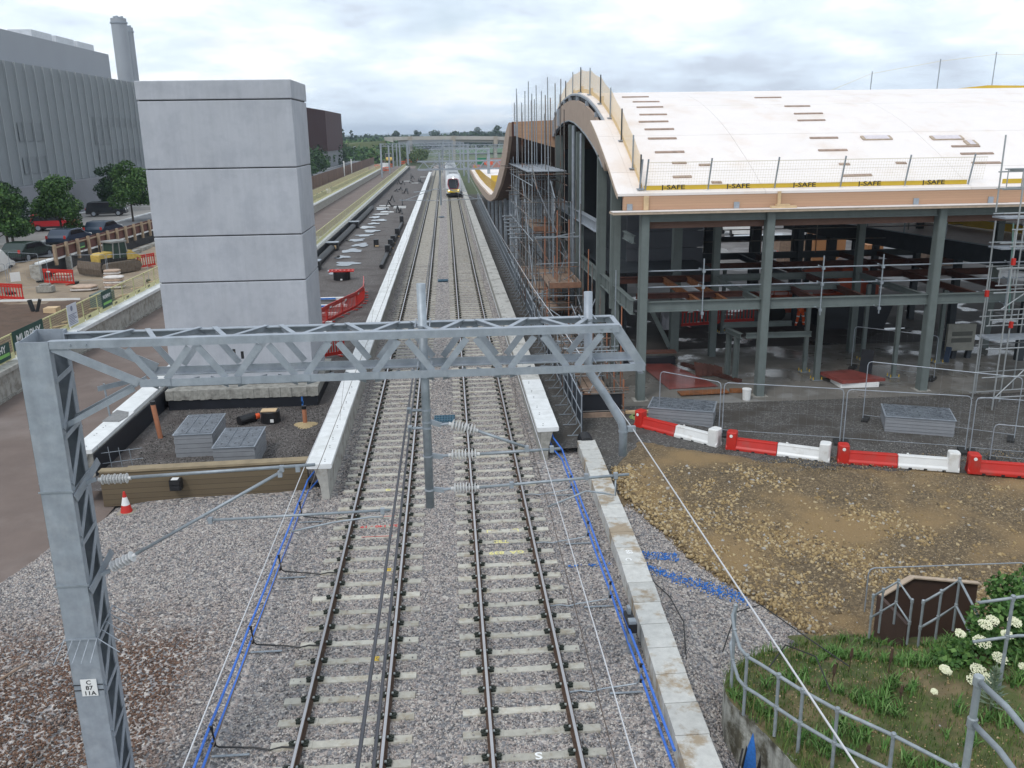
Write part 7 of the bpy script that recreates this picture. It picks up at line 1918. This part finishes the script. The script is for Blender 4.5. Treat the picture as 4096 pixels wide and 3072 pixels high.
# hedgerow woodland as masses: individual crowns one cannot count
def wood(name, label, n, xr, yr, hf, rr, leafn, size, lm, seed):
    rs = random.Random(seed); sh = []
    for k in range(n):
        x = rs.uniform(*xr); y = rs.uniform(*yr); h = hf(x, y)*rs.uniform(.75, 1.15); r = rr*rs.uniform(.6, 1.2)
        sh.append((x, y, h-r*.7, r))
        if rs.random() < .6: sh.append((x+rs.uniform(-r, r), y, h*.45, r*.9))
    V, Fc = leaves(leafn, None, None, size, seed, sh)
    o = npmesh(V, Fc, name, lm); tag(o, label, 'woodland', kind='stuff'); return o
wood('roadside_wood', 'green young woodland spreading left of the far rails', 1500, (-190, -24), (330, 760), lambda x, y: 5.0+(y-330)*.007, 4.8, 62000, 1.5, LEAF[0], 3)
wood('roadside_wood', 'green scrub beside the haul road below the far bridge', 160, (-26, -9), (350, 500), lambda x, y: 2.8+max(0, -x-12)*.22, 2.2, 9000, .7, LEAF[2], 33)
wood('roadside_wood', 'dark green trees behind the long brown hoarding', 260, (-75, -31.5), (185, 345), lambda x, y: 6.6+(y-185)*.004, 2.6, 26000, .62, LEAF[1], 13)
wood('distant_wood', 'dark band of trees along the horizon behind the road bridge', 900, (-520, 330), (760, 1150), lambda x, y: 9.6+1.2*math.sin(x*.021)+1.0*math.sin(x*.067), 6.5, 70000, 2.8, LEAF[1], 4)
for k, (x, y, h, r, lm, lab) in enumerate([(-97, 700, 18, 6.5, 0, 'rounded tree on the skyline beside the dark red building'), (-76, 700, 17.5, 2.5, 1, 'left of two poplar-like trees on the skyline'), (-69.5, 700, 16.5, 2.4, 1, 'right of two poplar-like trees on the skyline'),
                                    (-40, 780, 15.5, 6, 1, 'skyline tree left of the middle of the bridge'), (28, 760, 16.8, 9, 1, 'skyline tree clump near the curved canopy, left part'), (44, 760, 18.5, 9, 1, 'largest skyline tree clump, right beside the curved canopy'), (-8, 800, 15.5, 8, 1, 'rounded skyline tree above the middle of the bridge'), (10, 800, 15.2, 4, 1, 'slim skyline tree above the bridge pier'), (-24, 800, 15.6, 7, 1, 'broad skyline tree above the gantries')]):
    tree(x, y, -1.5, h, r, 80+k, 1400, 1.1, LEAF[lm], lab, 'skyline trees', .4, .1)
FIELD = mat('green_field', (.06, .12, .05), .9, 0, .1, .02)
b_ = MB(); b_.add([(8, 560, -.9), (400, 560, -.9), (400, 740, -.6), (8, 740, -.6)], [(0, 1, 2, 3)]); struct(b_.build('field', FIELD, loc=(0, 0, 0)))
# hills
b_ = MB(); n = 90; V = []; fs = []
for i in range(n+1):
    x = -3600+7200*i/n; h = 15+5*math.sin(x*.0011+1.0)+3.5*math.sin(x*.0031+.4)+1.5*math.sin(x*.009)
    V += [(x, 4200, -2), (x, 4700, h), (x, 6400, h*.7)]
for i in range(n): q = 3*i; fs += [(q, q+3, q+4, q+1), (q+1, q+4, q+5, q+2)]
b_.add(V, fs); struct(b_.build('hills', mat('distant_hill', (.07, .10, .07), .95, 0, .3, .004, col2=(.14, .15, .10), c2s=.003), loc=(0, 0, 0), smooth=True))

# ============================================================ ROAD BRIDGE
t = thing('road_bridge', 'long pale concrete road bridge crossing the railway in the distance', 'bridge', (0, 420, -1))
Lx = -26.5
def zb_(x): return 9.65+(7.95-9.65)*((x+26.5)/57)**1.0 if x > -26.5 else 9.65
b_ = MB()
for k in range(24):
    xa = Lx+5*k; xb = xa+5
    def zz(x): return 9.7-.00055*(x+8)**2 if x > -8 else 9.7-.0002*(x+8)**2
    V = [(xa, 415, zz(xa)), (xb, 415, zz(xb)), (xb, 415, zz(xb)-1.55), (xa, 415, zz(xa)-1.55), (xa, 426, zz(xa)), (xb, 426, zz(xb)), (xb, 426, zz(xb)-1.55), (xa, 426, zz(xa)-1.55)]
    b_.add(V, [(3, 2, 1, 0), (0, 1, 5, 4), (4, 5, 6, 7), (7, 6, 2, 3)])
b_.build('parapet_and_deck', mat('bridge_concrete', (.42, .40, .37), .85, 0, .1, .3), t)
b_ = MB()
for k in range(24):
    xa = Lx+6+5*k; xb = xa+5; b_.add([(xa, 416, zz(xa)-1.56), (xb, 416, zz(xb)-1.56), (xb, 416, zz(xb)-2.7), (xa, 416, zz(xa)-2.7), (xa, 425, zz(xa)-1.56), (xb, 425, zz(xb)-1.56), (xb, 425, zz(xb)-2.7), (xa, 425, zz(xa)-2.7)], [(3, 2, 1, 0), (7, 6, 2, 3)])
b_.build('steel_girder', mat('bridge_girder', (.34, .34, .33), .7), t)
for x in (-15, 4.5, 23.5, 45):
    b_ = MB(); b_.box(x-.9, x+.9, 414.6, 426.4, zz(x)-3.6, zz(x)+.1); b_.build('pilaster', mat('bridge_pier', (.36, .32, .27)), t)
    b_ = MB(); b_.box(x-.7, x+.7, 416, 425, -1.2, zz(x)-3.6); b_.build('pier', CONCO, t)
b_ = MB(); b_.prism([(-26.6, 9.6), (-22.5, 9.75), (-22.5, 7.2), (-26.0, 8.2)], 414.5, 427, 'Y'); b_.build('abutment_end', mat('bridge_concrete'), t) if False else b_.build('abutment_end', _M['bridge_concrete'], t)
b_ = MB(); V = [(-150, 412, -1), (-26, 412, -1), (-26, 419, 8.0), (-150, 421, 3.5), (-150, 430, -1), (-26, 430, -1)]
b_.add(V, [(0, 1, 2, 3), (3, 2, 5, 4)]); struct(b_.build('embankment', GRND, loc=(0, 0, 0)))
# crane
t = thing('tower_crane', 'tiny thin crane jib on the skyline right of the dark red building', 'crane', (-78, 700, 0))
b_ = MB(); b_.beam((-78, 700, 5), (-81.5, 700, 20), .5, .5); b_.build('jib', GALV, t)
b_ = MB(); b_.box(-79, -77, 698, 701, -1, 6); b_.build('cab', YELLOW, t)

# ============================================================ TRAIN
T_ = thing('passenger_train', 'white passenger train with yellow nose approaching on the right track', 'train', (1.7, 155, 0))
TW = mat('train_white', (.60, .61, .63), .35, 0, .04, 2); TR_ = mat('train_roof_grey', (.30, .315, .33), .5, 0, .12, 3); TRED = mat('train_red_pillar', (.30, .015, .03), .35); TY = mat('train_yellow', (.72, .50, .02), .4)
prof = [(-1.30, .55), (-1.36, 1.2), (-1.38, 2.2), (-1.30, 3.0), (-1.05, 3.5), (-.6, 3.72), (0, 3.78), (.6, 3.72), (1.05, 3.5), (1.30, 3.0), (1.38, 2.2), (1.36, 1.2), (1.30, .55)]
def carriage(y0, y1, nose):
    b_ = MB(); n = len(prof); secs = []
    st = [(y0+1.6, 1.0, 0, 1.0)] if not nose else [(y0, .80, 0, .55), (y0+.25, .9, 0, .70), (y0+.8, .97, 0, .86), (y0+1.8, 1.0, 0, 1.0)]
    if not nose: st = [(y0, 1.0, 0, 1.0)]
    st.append((y1, 1, 0, 1))
    V = []
    for (y, sx, _, sz) in st:
        for (x, z) in prof:
            zz_ = z if z < 1.3 else 1.3+(z-1.3)*sz
            yy = y + (0 if not nose or y > y0+1 else -.0+.45*max(0, (z-1.0)/2.7)*(1 if y < y0+.5 else .5))
            V.append((1.7+x*sx, yy, zz_))
    m = len(st); fs = [(i*n+k, i*n+(k+1), (i+1)*n+(k+1), (i+1)*n+k) for i in range(m-1) for k in range(n-1)]
    fs += [(i*n+n-1, i*n, (i+1)*n, (i+1)*n+n-1) for i in range(m-1)]
    fs += [tuple(range(n-1, -1, -1)), tuple(range((m-1)*n, m*n))]
    b_.add(V, [tuple(reversed(f)) for f in fs]); return b_
for k in range(4):
    ya = 155+20.4*k
    c_ = carriage(ya, ya+20, k == 0).build('carriage', TW, T_)
    b_ = MB(); b_.prism([(1.7-1.06, 3.51), (1.7-.6, 3.735), (1.7, 3.80), (1.7+.6, 3.735), (1.7+1.06, 3.51)], ya+(2.0 if k == 0 else .2), ya+19.8, 'Y'); b_.build('roof', TR_, c_)
    for q in range(3): b_ = MB(); b_.box(1.0, 2.4, ya+3+5*q, ya+6.5+5*q, 3.76, 3.98); b_.build('roof_pod', TR_, c_)
    b_ = MB()
    for sx in (-1, 1): b_.box(1.7+sx*1.385-.005, 1.7+sx*1.385+.005, ya+2.6, ya+19.4, 1.75, 2.75)
    b_.build('side_windows', GLASS, c_)
    b_ = MB(); b_.box(.45, 2.95, ya+.9, ya+19.2, .12, .56); b_.build('underframe', BLACKP, c_)
def face(pts, y, m, name, yo):
    b_ = MB(); k = len(pts); b_.add([(1.7+x, y+yo(z), z) for x, z in pts]+[(1.7+x, y+yo(z)+.03, z) for x, z in pts], [tuple(range(k)), tuple(range(2*k-1, k-1, -1))]+[(i, k+i, k+(i+1) % k, (i+1) % k) for i in range(k)]); return b_.build(name, m, T_)
yo = lambda z: .28*max(0, (z-1.0)/1.6)-.10
face([(-.98, 2.05), (-.92, 2.85), (-.6, 3.02), (.6, 3.02), (.92, 2.85), (.98, 2.05), (.72, 1.25), (-.72, 1.25)], 154.93, TRED, 'pillar_surround', yo)
face([(-.86, 2.05), (-.80, 2.80), (-.5, 2.93), (.5, 2.93), (.80, 2.80), (.86, 2.05), (.62, 1.36), (-.62, 1.36)], 154.89, GLASS, 'windscreen', yo)
face([(-1.1, 1.30), (-.78, 1.22), (.78, 1.22), (1.1, 1.30), (.98, .72), (-.98, .72)], 154.93, TY, 'yellow_panel', yo)
for s_ in (-1, 1):
    b_ = MB(); b_.lathe((1.7+s_*.78, 154.86, 1.05), (0, -1, 0), [(0, .10), (.03, .09)], 12); b_.build('headlight', LAMPY, T_)
b_ = MB(); b_.lathe((1.7, 155.05, 3.16), (0, -1, 0), [(0, .11), (.03, .1)], 12); b_.build('headlight', LAMPW, T_)
b_ = MB(); b_.box(1.15, 2.25, 154.4, 155.2, .35, .72); b_.build('coupler', BLACKP, T_)
b_ = MB(); b_.box(.75, 2.65, 154.9, 156.0, .12, .5); b_.build('bogie_shroud', BLACKP, T_)

# ============================================================ LEFT YARD OBJECTS
def car(x, y, z, rz, col, label, kind='suv'):
    t = thing('parked_car', label, 'car', (x, y, z), 'cars in the car park', rz)
    P_ = mat('car_paint_'+col[0], col[1], .25, .1, .02, 1)
    h = 1.65 if kind == 'suv' else 1.45
    L_ = 4.3
    prof = [(-L_/2, .35), (-L_/2, .85), (-L_/2+.1, 1.0), (-L_/2+.25, h-.12), (-L_/2+.5, h), (.55, h-.02), (1.15, 1.02), (L_/2-.15, .92), (L_/2, .7), (L_/2, .35)] if kind == 'suv' else \
           [(-L_/2, .3), (-L_/2, .8), (-L_/2+.35, 1.0), (-L_/2+.85, h-.04), (-.2, h), (.4, h-.06), (1.15, .98), (L_/2-.2, .8), (L_/2, .6), (L_/2, .3)]
    b_ = MB(); b_.prism(prof, -.88, .88, 'Y'); o = MBlocal(b_, 'body', P_, t); bevel(o, .06, 2)
    win = [(-L_/2+.38, 1.02), (-L_/2+.48, h-.12), (.48, h-.12), (1.0, 1.02)] if kind == 'suv' else [(-L_/2+.75, 1.0), (-L_/2+1.0, h-.12), (.3, h-.14), (.95, 1.0)]
    b_ = MB(); b_.prism(win, -.892, -.87, 'Y'); b_.prism(win, .87, .892, 'Y'); MBlocal(b_, 'side_windows', GLASS, t)
    b_ = MB(); b_.add([(.58, -.72, h-.10), (.58, .72, h-.10), (1.14, .78, 1.03), (1.14, -.78, 1.03)], [(0, 3, 2, 1)]); b_.move((.04, 0, .03)); MBlocal(b_, 'windscreen', GLASS, t)
    b_ = MB(); b_.box(-L_/2-.01, L_/2+.01, -.90, .90, .30, .48); MBlocal(b_, 'sill', BLACKP, t)
    for xx in (-1.32, 1.32):
        for yy in (-.90, .90):
            b_ = MB(); b_.tube((xx, yy-.02*np.sign(yy), .34), (xx, yy*.78, .34), .34, 16); w_ = MBlocal(b_, 'wheel', RUBBER, t)
            b_ = MB(); b_.tube((xx, yy+.005*np.sign(yy), .34), (xx, yy*.95, .34), .21, 12); MBlocal(b_, 'rim', GALV, w_)
    b_ = MB(); b_.box(L_/2-.03, L_/2+.015, -.8, -.5, .68, .82); b_.box(L_/2-.03, L_/2+.015, .5, .8, .68, .82); MBlocal(b_, 'headlights', WHITEPT, t)
    b_ = MB(); b_.box(-L_/2-.012, -L_/2+.03, -.85, -.68, .75, 1.0); b_.box(-L_/2-.012, -L_/2+.03, .68, .85, .75, 1.0); MBlocal(b_, 'tail_lights', REDP, t)
    return t
car(-38.0, 91.0, 1.73, R(8), ('red', (.48, .012, .018)), 'bright red compact SUV parked between the two car park trees')
car(-38.9, 107.5, 1.73, R(10), ('black', (.012, .016, .02)), 'dark SUV parked under the tree left of the tower')
car(-31.3, 77.6, 1.73, R(83), ('blue', (.03, .045, .075)), 'dark blue car on the road behind the brown hoarding', 'saloon')
car(-31.7, 70.6, 1.45, R(80), ('green', (.02, .035, .03)), 'dark green car left of the hoarding end, behind the mesh fence', 'saloon')
car(-31.0, 84.5, 1.73, R(85), ('navy', (.025, .04, .065)), 'second blue car tucked behind the hoarding', 'saloon')
t = thing('parked_van', 'white van behind the mesh fence at the left edge', 'van', (-32.2, 65.5, .8))
b_ = MB(); b_.prism([(62.5, 1.2), (62.5, 2.75), (66.5, 2.75), (67.6, 1.9), (68.2, 1.7), (68.2, 1.2)], -33.6, -31.6, 'X'); o = b_.build('body', WHITEP, t); bevel(o, .08, 2)
b_ = MB(); b_.box(-31.6, -31.58, 63, 65.8, 1.95, 2.5); b_.build('side_window', GLASS, t)
for y in (63.4, 67.3): b_ = MB(); b_.tube((-31.75, y, 1.15), (-31.5, y, 1.15), .36, 14); b_.build('wheel', RUBBER, t)
# hoarding with posts, on a retaining wall
t = thing('board_hoarding', 'brown boarded hoarding with pale timber posts above the black retaining wall', 'hoarding', (-31.6, 90, .8))
def hx(y): return -28.75+.03*(y-68)
for k in range(15):
    y = 68.2+2.0*k; b_ = MB(); b_.box(hx(y)-.0, hx(y)+.16, y-.15, y+.15, 1.3, 2.80); b_.build('timber_post', mat('darkened_timber_post', (.34, .25, .17), .8, 0, .2, 4), t)
    b_ = MB(); b_.box(hx(y)-.09, hx(y)-.03, y+.0, y+1.99, 1.80, 2.72); b_.build('board_panel', mat('red_brown_board', (.115, .045, .035), .85, 0, .15, 2), t)
    b_ = MB(); b_.box(hx(y)-.02, hx(y)+.07, y+.12, y+1.88, 2.50, 2.60); b_.build('pale_rail', mat('darkened_timber_post', (.34, .25, .17), .8, 0, .2, 4), t)
b_ = MB(); b_.box(-28.62, -28.59, 72.6, 73.7, 1.95, 2.4); s_ = b_.build('green_sign', GREENB, t)
b_ = MB(); b_.box(-28.589, -28.58, 72.7, 73.6, 2.02, 2.1); b_.build('stripe', LGREEN, s_)
t = thing('retaining_wall', 'black faced retaining wall with white coping below the brown hoarding', 'wall', (-31.5, 85, .5))
b_ = MB(); b_.prism([(-29.5, 66.0), (-28.95, 66.0), (-27.95, 98), (-27.95, 112), (-29.5, 112)], .3, 1.66, 'Z'); b_.build('black_face', BLACKM, t)
for k in range(17):
    b_ = MB(); ya = 66+2.45*k; xa = -28.85+.031*(ya-66); b_.box(xa-.42, xa+.06, ya, ya+2.43, 1.665, 1.79); b_.build('white_coping', CONCW, t)
b_ = MB(); b_.box(-29.5, -28.8, 65.6, 65.98, .3, 1.66); b_.build('end_pier', CONCO, t)
b_ = MB(); b_.box(-28.7, -28.35, 69.9, 70.2, .3, 1.7); b_.build('end_pier', CONCO, t)
for k in range(4): b_ = MB(); b_.box(-27.4, -26.9, 79+3*k, 81.4+3*k, .55, .85); tag(b_.build('kerb_unit', CONCR), f'dark kerb unit lying below the black retaining wall, {ORD[k]} from the bulldozer', 'kerb unit', 'kerb units below the retaining wall')
# step the site level down to show the wall: pit along its foot
# long brown hoarding far beyond the tower
t = thing('board_hoarding', 'long brown close boarded hoarding running beyond the tower to the portal gantry', 'hoarding', (-25, 150, .5))
b_ = MB(); b_.beam((-25.2, 100, 1.75), (-25.0, 330, 1.75), .08, 2.4); b_.build('boards', HOARDW, t)
for k in range(24):
    y = 102+k*9.6; b_ = MB(); b_.box(-25.14, -25.04, y-.07, y+.07, .55, 2.75); b_.build('post', WOODB, t)
b_ = MB(); b_.box(-25.10, -25.02, 128.2, 128.8, 1.7, 2.9); b_.build('white_notice', WHITEPT, t)
for k in range(2): b_ = MB(); b_.box(-24.95, -24.7, 230+k*18-.1, 230+k*18+.1, .5, 4.3); tag(b_.build('white_post', WHITEPT), ['left', 'right'][k]+' white post standing before the end of the long brown hoarding', 'post', 'white posts')
# bulldozer
def dozer(x, y, z, rz, s, label):
    t = thing('bulldozer', label, 'bulldozer', (x, y, z), 'bulldozers', rz)
    DY = mat('dusty_yellow_paint', (.55, .38, .09), .6, 0, .2, 4); MUD = mat('muddy_track', (.14, .11, .085), .95, 0, .25, 4, bump=.4); CABG = mat('cab_green_glass', (.03, .055, .045), .15)
    for sy in (-1, 1):
        b_ = MB(); b_.prism([(-1.5, .25), (-1.7, .5), (-1.55, .85), (-1.2, .95), (1.2, .95), (1.6, .8), (1.75, .45), (1.5, .08), (-1.2, .05)], sy*.62, sy*1.1, 'Y'); tr_ = MBlocal(b_, 'crawler_track', MUD, t)
        b_ = MB(); b_.lathe((1.3, sy*1.1, .5), (0, sy, 0), [(0, .3), (.04, .28)], 14); b_.lathe((-1.3, sy*1.1, .5), (0, sy, 0), [(0, .28), (.04, .26)], 14); MBlocal(b_, 'sprockets', MUD, tr_)
    b_ = MB(); b_.prism([(-1.6, .6), (1.5, .6), (1.5, 1.25), (-.2, 1.3), (-1.6, 1.3)], -.6, .6, 'Y'); MBlocal(b_, 'chassis', BLACKP, t)
    b_ = MB(); b_.prism([(-1.75, 1.0), (-1.75, 1.55), (-1.5, 1.7), (-.45, 1.75), (-.45, 1.0)], -.52, .52, 'Y'); MBlocal(b_, 'engine_hood', DY, t)
    b_ = MB(); b_.prism([(.75, 1.0), (.75, 1.6), (1.15, 1.75), (1.6, 1.3), (1.6, 1.0)], -.7, .7, 'Y'); MBlocal(b_, 'rear_tank', DY, t)
    b_ = MB(); b_.prism([(-.5, 1.2), (-.38, 2.45), (.7, 2.45), (.85, 1.2)], -.62, .62, 'Y'); MBlocal(b_, 'cab_glass', CABG, t)
    b_ = MB(); b_.box(-.55, .85, -.7, .7, 2.45, 2.58); 
    for (xa, xb) in ((-.52, -.40), (.86, .72), (.1, .12)):
        for sy in (-.64, .64): b_.beam((xa, sy, 1.2), (xb, sy, 2.46), .07, .07, up=(0, 1, 0))
    MBlocal(b_, 'cab_roof_frame', mat('cab_frame', (.25, .25, .24)), t)
    b_ = MB(); b_.tube((-1.0, .25, 1.7), (-1.0, .25, 2.3), .06, 8); MBlocal(b_, 'exhaust', BLACKP, t)
    b_ = MB(); b_.prism([(-2.3, .1), (-2.45, .6), (-2.3, 1.15), (-2.2, 1.15), (-2.3, .6), (-2.15, .1)], -1.45, 1.45, 'Y'); MBlocal(b_, 'blade', MUD, t)
    b_ = MB(); b_.beam((1.6, 0, 1.1), (2.3, 0, .6), .3, .25); b_.beam((2.3, 0, .75), (2.4, 0, .1), .2, .2); b_.beam((1.5, -.5, 1.4), (2.1, -.5, 1.0), .12, .2); MBlocal(b_, 'ripper', DY, t)
    b_ = MB(); b_.beam((-.4, .9, .95), (-.4, .9, 1.3), .5, .3); MBlocal(b_, 'step_box', MUD, t)
    t.scale = (s, s, s); return t
dozer(-24.6, 68.6, .6, R(55), .92, 'dusty yellow bulldozer with green cab parked below the brown hoarding')
dozer(-20.8, 345, -.3, R(-80), 1.6, 'yellow machine far away beside the white portal gantry mast')
b_ = MB(); n = 28; V = []; 
for k in range(n):
    a = 2*math.pi*k/n; V.append((-26.3+2.6*math.cos(a), 69.5+2.2*math.sin(a), .5))
for k in range(n):
    a = 2*math.pi*k/n; V.append((-26.3+1.3*math.cos(a), 69.5+1.0*math.sin(a), 1.15+.1*math.sin(3*a)))
b_.add(V, [(i, (i+1) % n, n+(i+1) % n, n+i) for i in range(n)]+[tuple(range(n, 2*n))]); o = b_.build('earth_heap', mat('earth', (.24, .19, .145), .95, 0, .2, 1.5, bump=.5)); tag(o, 'low heap of brown earth beside the bulldozer', 'heap')
barrier(-27.8, 63.8, -25.4, 62.9, .6, 'red plastic barrier with a white sign patch, standing alone left of the bulldozer')
barrier(-28.2, 57.4, -25.95, 56.5, .66, 'red plastic barrier cut by the left edge above the dark soil')
barrier(-23.7, 69.3, -22.6, 71.6, .6, 'tall red plastic barrier right of the bulldozer')
barrier(-22.5, 72.0, -21.0, 74.5, .6, 'red plastic barrier partly hidden by the tower, right of the bulldozer')
barrier(-24.3, 78, -21.8, 79.5, .6, 'red plastic barrier farthest back, just left of the tower')
barrier(-22.0, 39.5, -21.2, 41.4, .6, 'red plastic barrier sliver at the left edge behind the green banner')
def bagstack(x, y, z, n, w_, label, lump=False):
    t = thing('bag_stack', label, 'bags', (x, y, z), 'white bags on the site')
    for k in range(n):
        b_ = MB(); m = 14; hh = .16; V = []
        for (zz_, rr) in ((0, .85), (.05, 1.0), (.11, 1.0), (.16, .82)):
            for i in range(m):
                a = 2*math.pi*i/m; c_ = abs(math.cos(a))**.6*np.sign(math.cos(a)); s_ = abs(math.sin(a))**.6*np.sign(math.sin(a))
                V.append((x+w_*rr*c_*(1+.04*math.sin(5*a+k)), y+w_*.7*rr*s_, z+k*hh+zz_+(.03*hnoise(a, k) if lump else 0)))
        b_.add(V, [(i+j*m, (i+1) % m+j*m, (i+1) % m+(j+1)*m, i+(j+1)*m) for j in range(3) for i in range(m)]+[tuple(range(3*m, 4*m))])
        b_.build('bag', mat('dusty_white_bag', (.62, .58, .55), .7, 0, .18, 4) if k % 2 == 0 else mat('brown_bag_seam', (.45, .33, .25), .8, 0, .2, 4), t)
bagstack(-22.9, 63.2, .6, 6, .55, 'taller stack of white bags on the sand before the bulldozer')
bagstack(-22.1, 61.2, .6, 5, .65, 'shorter stack of white bags next to the yellow fence')
bagstack(-23.9, 60.6, .6, 2, .85, 'flat heap of bags under a white sheet on the sand', True)
bagstack(-26.7, 64.3, .6, 4, .6, 'white sheeted heap behind the lone red barrier', True)
for k, (a, c_) in enumerate([((-30.5, 57.8), (-28.3, 59.6)), ((-28.2, 59.7), (-26.5, 61.6)), ((-25.6, 63.4), (-23.2, 63.1)), ((-23.1, 63.1), (-20.6, 63.6)), ((-31.0, 66), (-28.3, 64.5))]):
    fence_panel(*a, *c_, .6, f'mesh fence panel in the sandy yard, {ORD[k]} counting from the left edge', 2.0, 'mesh fence panels in the sandy yard')
t = thing('site_notice', 'white notice on the mesh fence panel at the left edge', 'notice', (-27.9, 59.7, 1.4))
b_ = MB(); b_.beam((-28.05, 59.6, 1.7), (-27.6, 60.0, 1.7), .02, .6); b_.build('sheet', WHITEPT, t)
t = thing('fence_banner', 'green banner with light stripe on the mesh fence at the left edge', 'banner', (-29.5, 58.4, 1))
b_ = MB(); b_.beam((-30.4, 57.75, 1.55), (-28.9, 58.95, 1.55), .02, 1.1); b_.build('sheet', GREENB, t)
b_ = MB(); b_.beam((-30.3, 57.72, 1.2), (-29.0, 58.8, 1.2), .012, .12); b_.build('stripe', LGREEN, t)
for k, (x, y) in enumerate(((-28.6, 56.6), (-26.2, 60.2), (-29.3, 60.5))):
    b_ = MB(); b_.box(x-.5, x+.5, y-.3, y+.3, .6, 1.0); b_.box(x-.3, x+.3, y-.2, y+.2, 1.0, 1.12); tag(b_.build('concrete_weight', CONCR), ['concrete block under the fence at the left edge', 'dark block at the foot of the fence beside the lone red barrier', 'grey block behind the striped banner'][k], 'block', 'concrete blocks at the fences')
b_ = MB(); b_.beam((-27.4, 56.4, .72), (-22.5, 56.3, .72), .08, .12); tag(b_.build('white_edging', WHITEPT), 'white edging strip between the sand and the dark soil', 'edging')
b_ = MB(); b_.beam((-23.7, 52.6, .6), (-23.9, 52.7, 1.35), .18, .18); b_.beam((-23.5, 52.5, .6), (-23.25, 52.6, 1.4), .18, .18); tag(b_.build('black_ducts', BLACKP), 'two black duct ends sticking out of the dark soil', 'ducts')
b_ = MB(); b_.box(-22.9, -22.2, 52.0, 52.7, .6, .95); tag(b_.build('brown_carton', WOODY), 'small brown box on the dark soil near the yellow fence', 'box')
rs = random.Random(9)
for k in range(14):
    y = 40+1.7*k+rs.random(); x = -20.3-rs.random()*.8; a = rs.uniform(-1, 1)
    b_ = MB(); b_.beam((x, y, .66+.05*(k % 3)), (x+.8*math.cos(a), y+1.1*abs(math.sin(a))+.4, .72), .1, .05); tag(b_.build('loose_timber', WOODY if k % 3 else WOODB), f'loose pale timber piece behind the yellow fence, {ORD[k]} from the green banner', 'timber', 'loose timber behind the yellow fence')
b_ = MB(); b_.box(-20.7, -19.9, 53.2, 55.0, .6, 1.45); tag(b_.build('green_bin', mat('grey_green_bin', (.10, .13, .12), .7)), 'grey-green crate behind the yellow fence by the small banner', 'crate')
# pallets / white frames between the far yellow fences
for k in range(26):
    y = 100+k*6.2; b_ = MB(); x = -20.3
    b_.box(x-.4, x+.4, y-.5, y+.5, .6, 1.3 if k < 12 else .95)
    tag(b_.build('stacked_unit', WHITEP if k in (1, 2, 3, 4, 5, 6, 10) else mat('green_netted_pile', (.20, .23, .16), .9, 0, .3, 2)), f'stacked material between the far yellow fences, {ORD[k]} from the tower', 'stacked material', 'materials between the far yellow fences')
# orange/red clutter far off
CL = [(-20.5, 292, 3), (-18, 300, 2.2), (-17, 270, 2), (-15, 330, 2), (-13.5, 352, 2.4), (-12, 372, 2.4), (-19.5, 275, 1.5)]
for k, (x, y, l) in enumerate(CL):
    barrier(x-l/2, y, x+l/2, y+1, .2, f'far orange-red barrier beyond the left platform, {ORD[k]} of the scattered group', 1.1, ORANGEP, 'far orange barriers')
b_ = MB(); b_.box(-20, -17.5, 288, 291, .3, 1.9); tag(b_.build('white_cabin', WHITEP), 'small white cabin among the far orange barriers', 'cabin')
# right distance: red-brown ground with assorted cabins and machines seen under the gantries
sheet(14, 90, 160, 400, 10, 20, lambda x, y: .02, 'red_soil', mat('red_soil', (.22, .095, .06), .95, 0, .2, .3))
rs = random.Random(5)
cols = [WHITEP, ORANGEP, mat('green_cabin', (.02, .20, .10)), WHITEP, YELLOW, mat('pink_sheet', (.5, .22, .2)), GALV]
names = ['white', 'orange', 'green', 'white', 'yellow', 'pink', 'grey']
for k in range(26):
    x = rs.uniform(10, 26); y = rs.uniform(165, 330); s_ = rs.uniform(.8, 2.0)
    b_ = MB(); b_.box(x-s_, x+s_, y-1, y+1, 0, rs.uniform(.8, 2.3)); b_.box(x-s_*.6, x+s_*.6, y-.6, y+.6, 2.0, 2.3) if False else None
    o = b_.build('site_cabin', cols[k % 7]); tag(o, f'{names[k % 7]} box shaped unit on the red soil, {ORD[k]} in the far compound', 'site unit', 'units in the far compound')
for k, (x, y) in enumerate(((-38, 250), (-40, 300), (-34, 350))):
    t = thing('street_lamp', f'slim street lamp beyond the brown hoarding, {ORD[k]} from the tower', 'street lamp', (x, y, .8), 'street lamps')
    b_ = MB(); b_.tube((x, y, .8), (x, y, 6.4), .09, 6); b_.build('pole', GALV, t)
    b_ = MB(); b_.beam((x, y, 6.4), (x+.8, y, 6.5), .25, .12); b_.build('lamp_head', WHITEPT, t)
b_ = MB(); b_.box(-36.5, -31, 255, 258, .8, 2.2); 
# bird
t = thing('bird', 'tiny dark bird flying in the sky above the grey building', 'bird', (-16.5, 60, 19.6))
b_ = MB(); b_.add([(-16.5, 60, 19.6), (-16.3, 60.0, 19.72), (-16.42, 60, 19.58), (-16.7, 60, 19.70), (-16.58, 60, 19.56), (-16.5, 60.15, 19.55)], [(0, 1, 2), (0, 4, 3), (0, 2, 5), (0, 5, 4)]); b_.build('body', BLACKP, t)
# ============================================================ AIR
hb = MB(); hb.box(-4000, 4000, -30, 6800, -3.0, 70)
hz = hb.build('haze', bpy.data.materials.new('haze_air'), loc=(0, 0, 0))
hm = hz.data.materials[0]; hm.use_nodes = True
ht = hm.node_tree; ht.nodes.clear()
ho = ht.nodes.new('ShaderNodeOutputMaterial'); hv = ht.nodes.new('ShaderNodeVolumePrincipled')
hv.inputs['Color'].default_value = (.72, .84, 1.0, 1); hv.inputs['Density'].default_value = .00022; hv.inputs['Anisotropy'].default_value = .2
ht.links.new(hv.outputs[0], ho.inputs['Volume'])
tag(hz, 'thin pale blue haze over the far fields and hills', 'haze', kind='stuff')
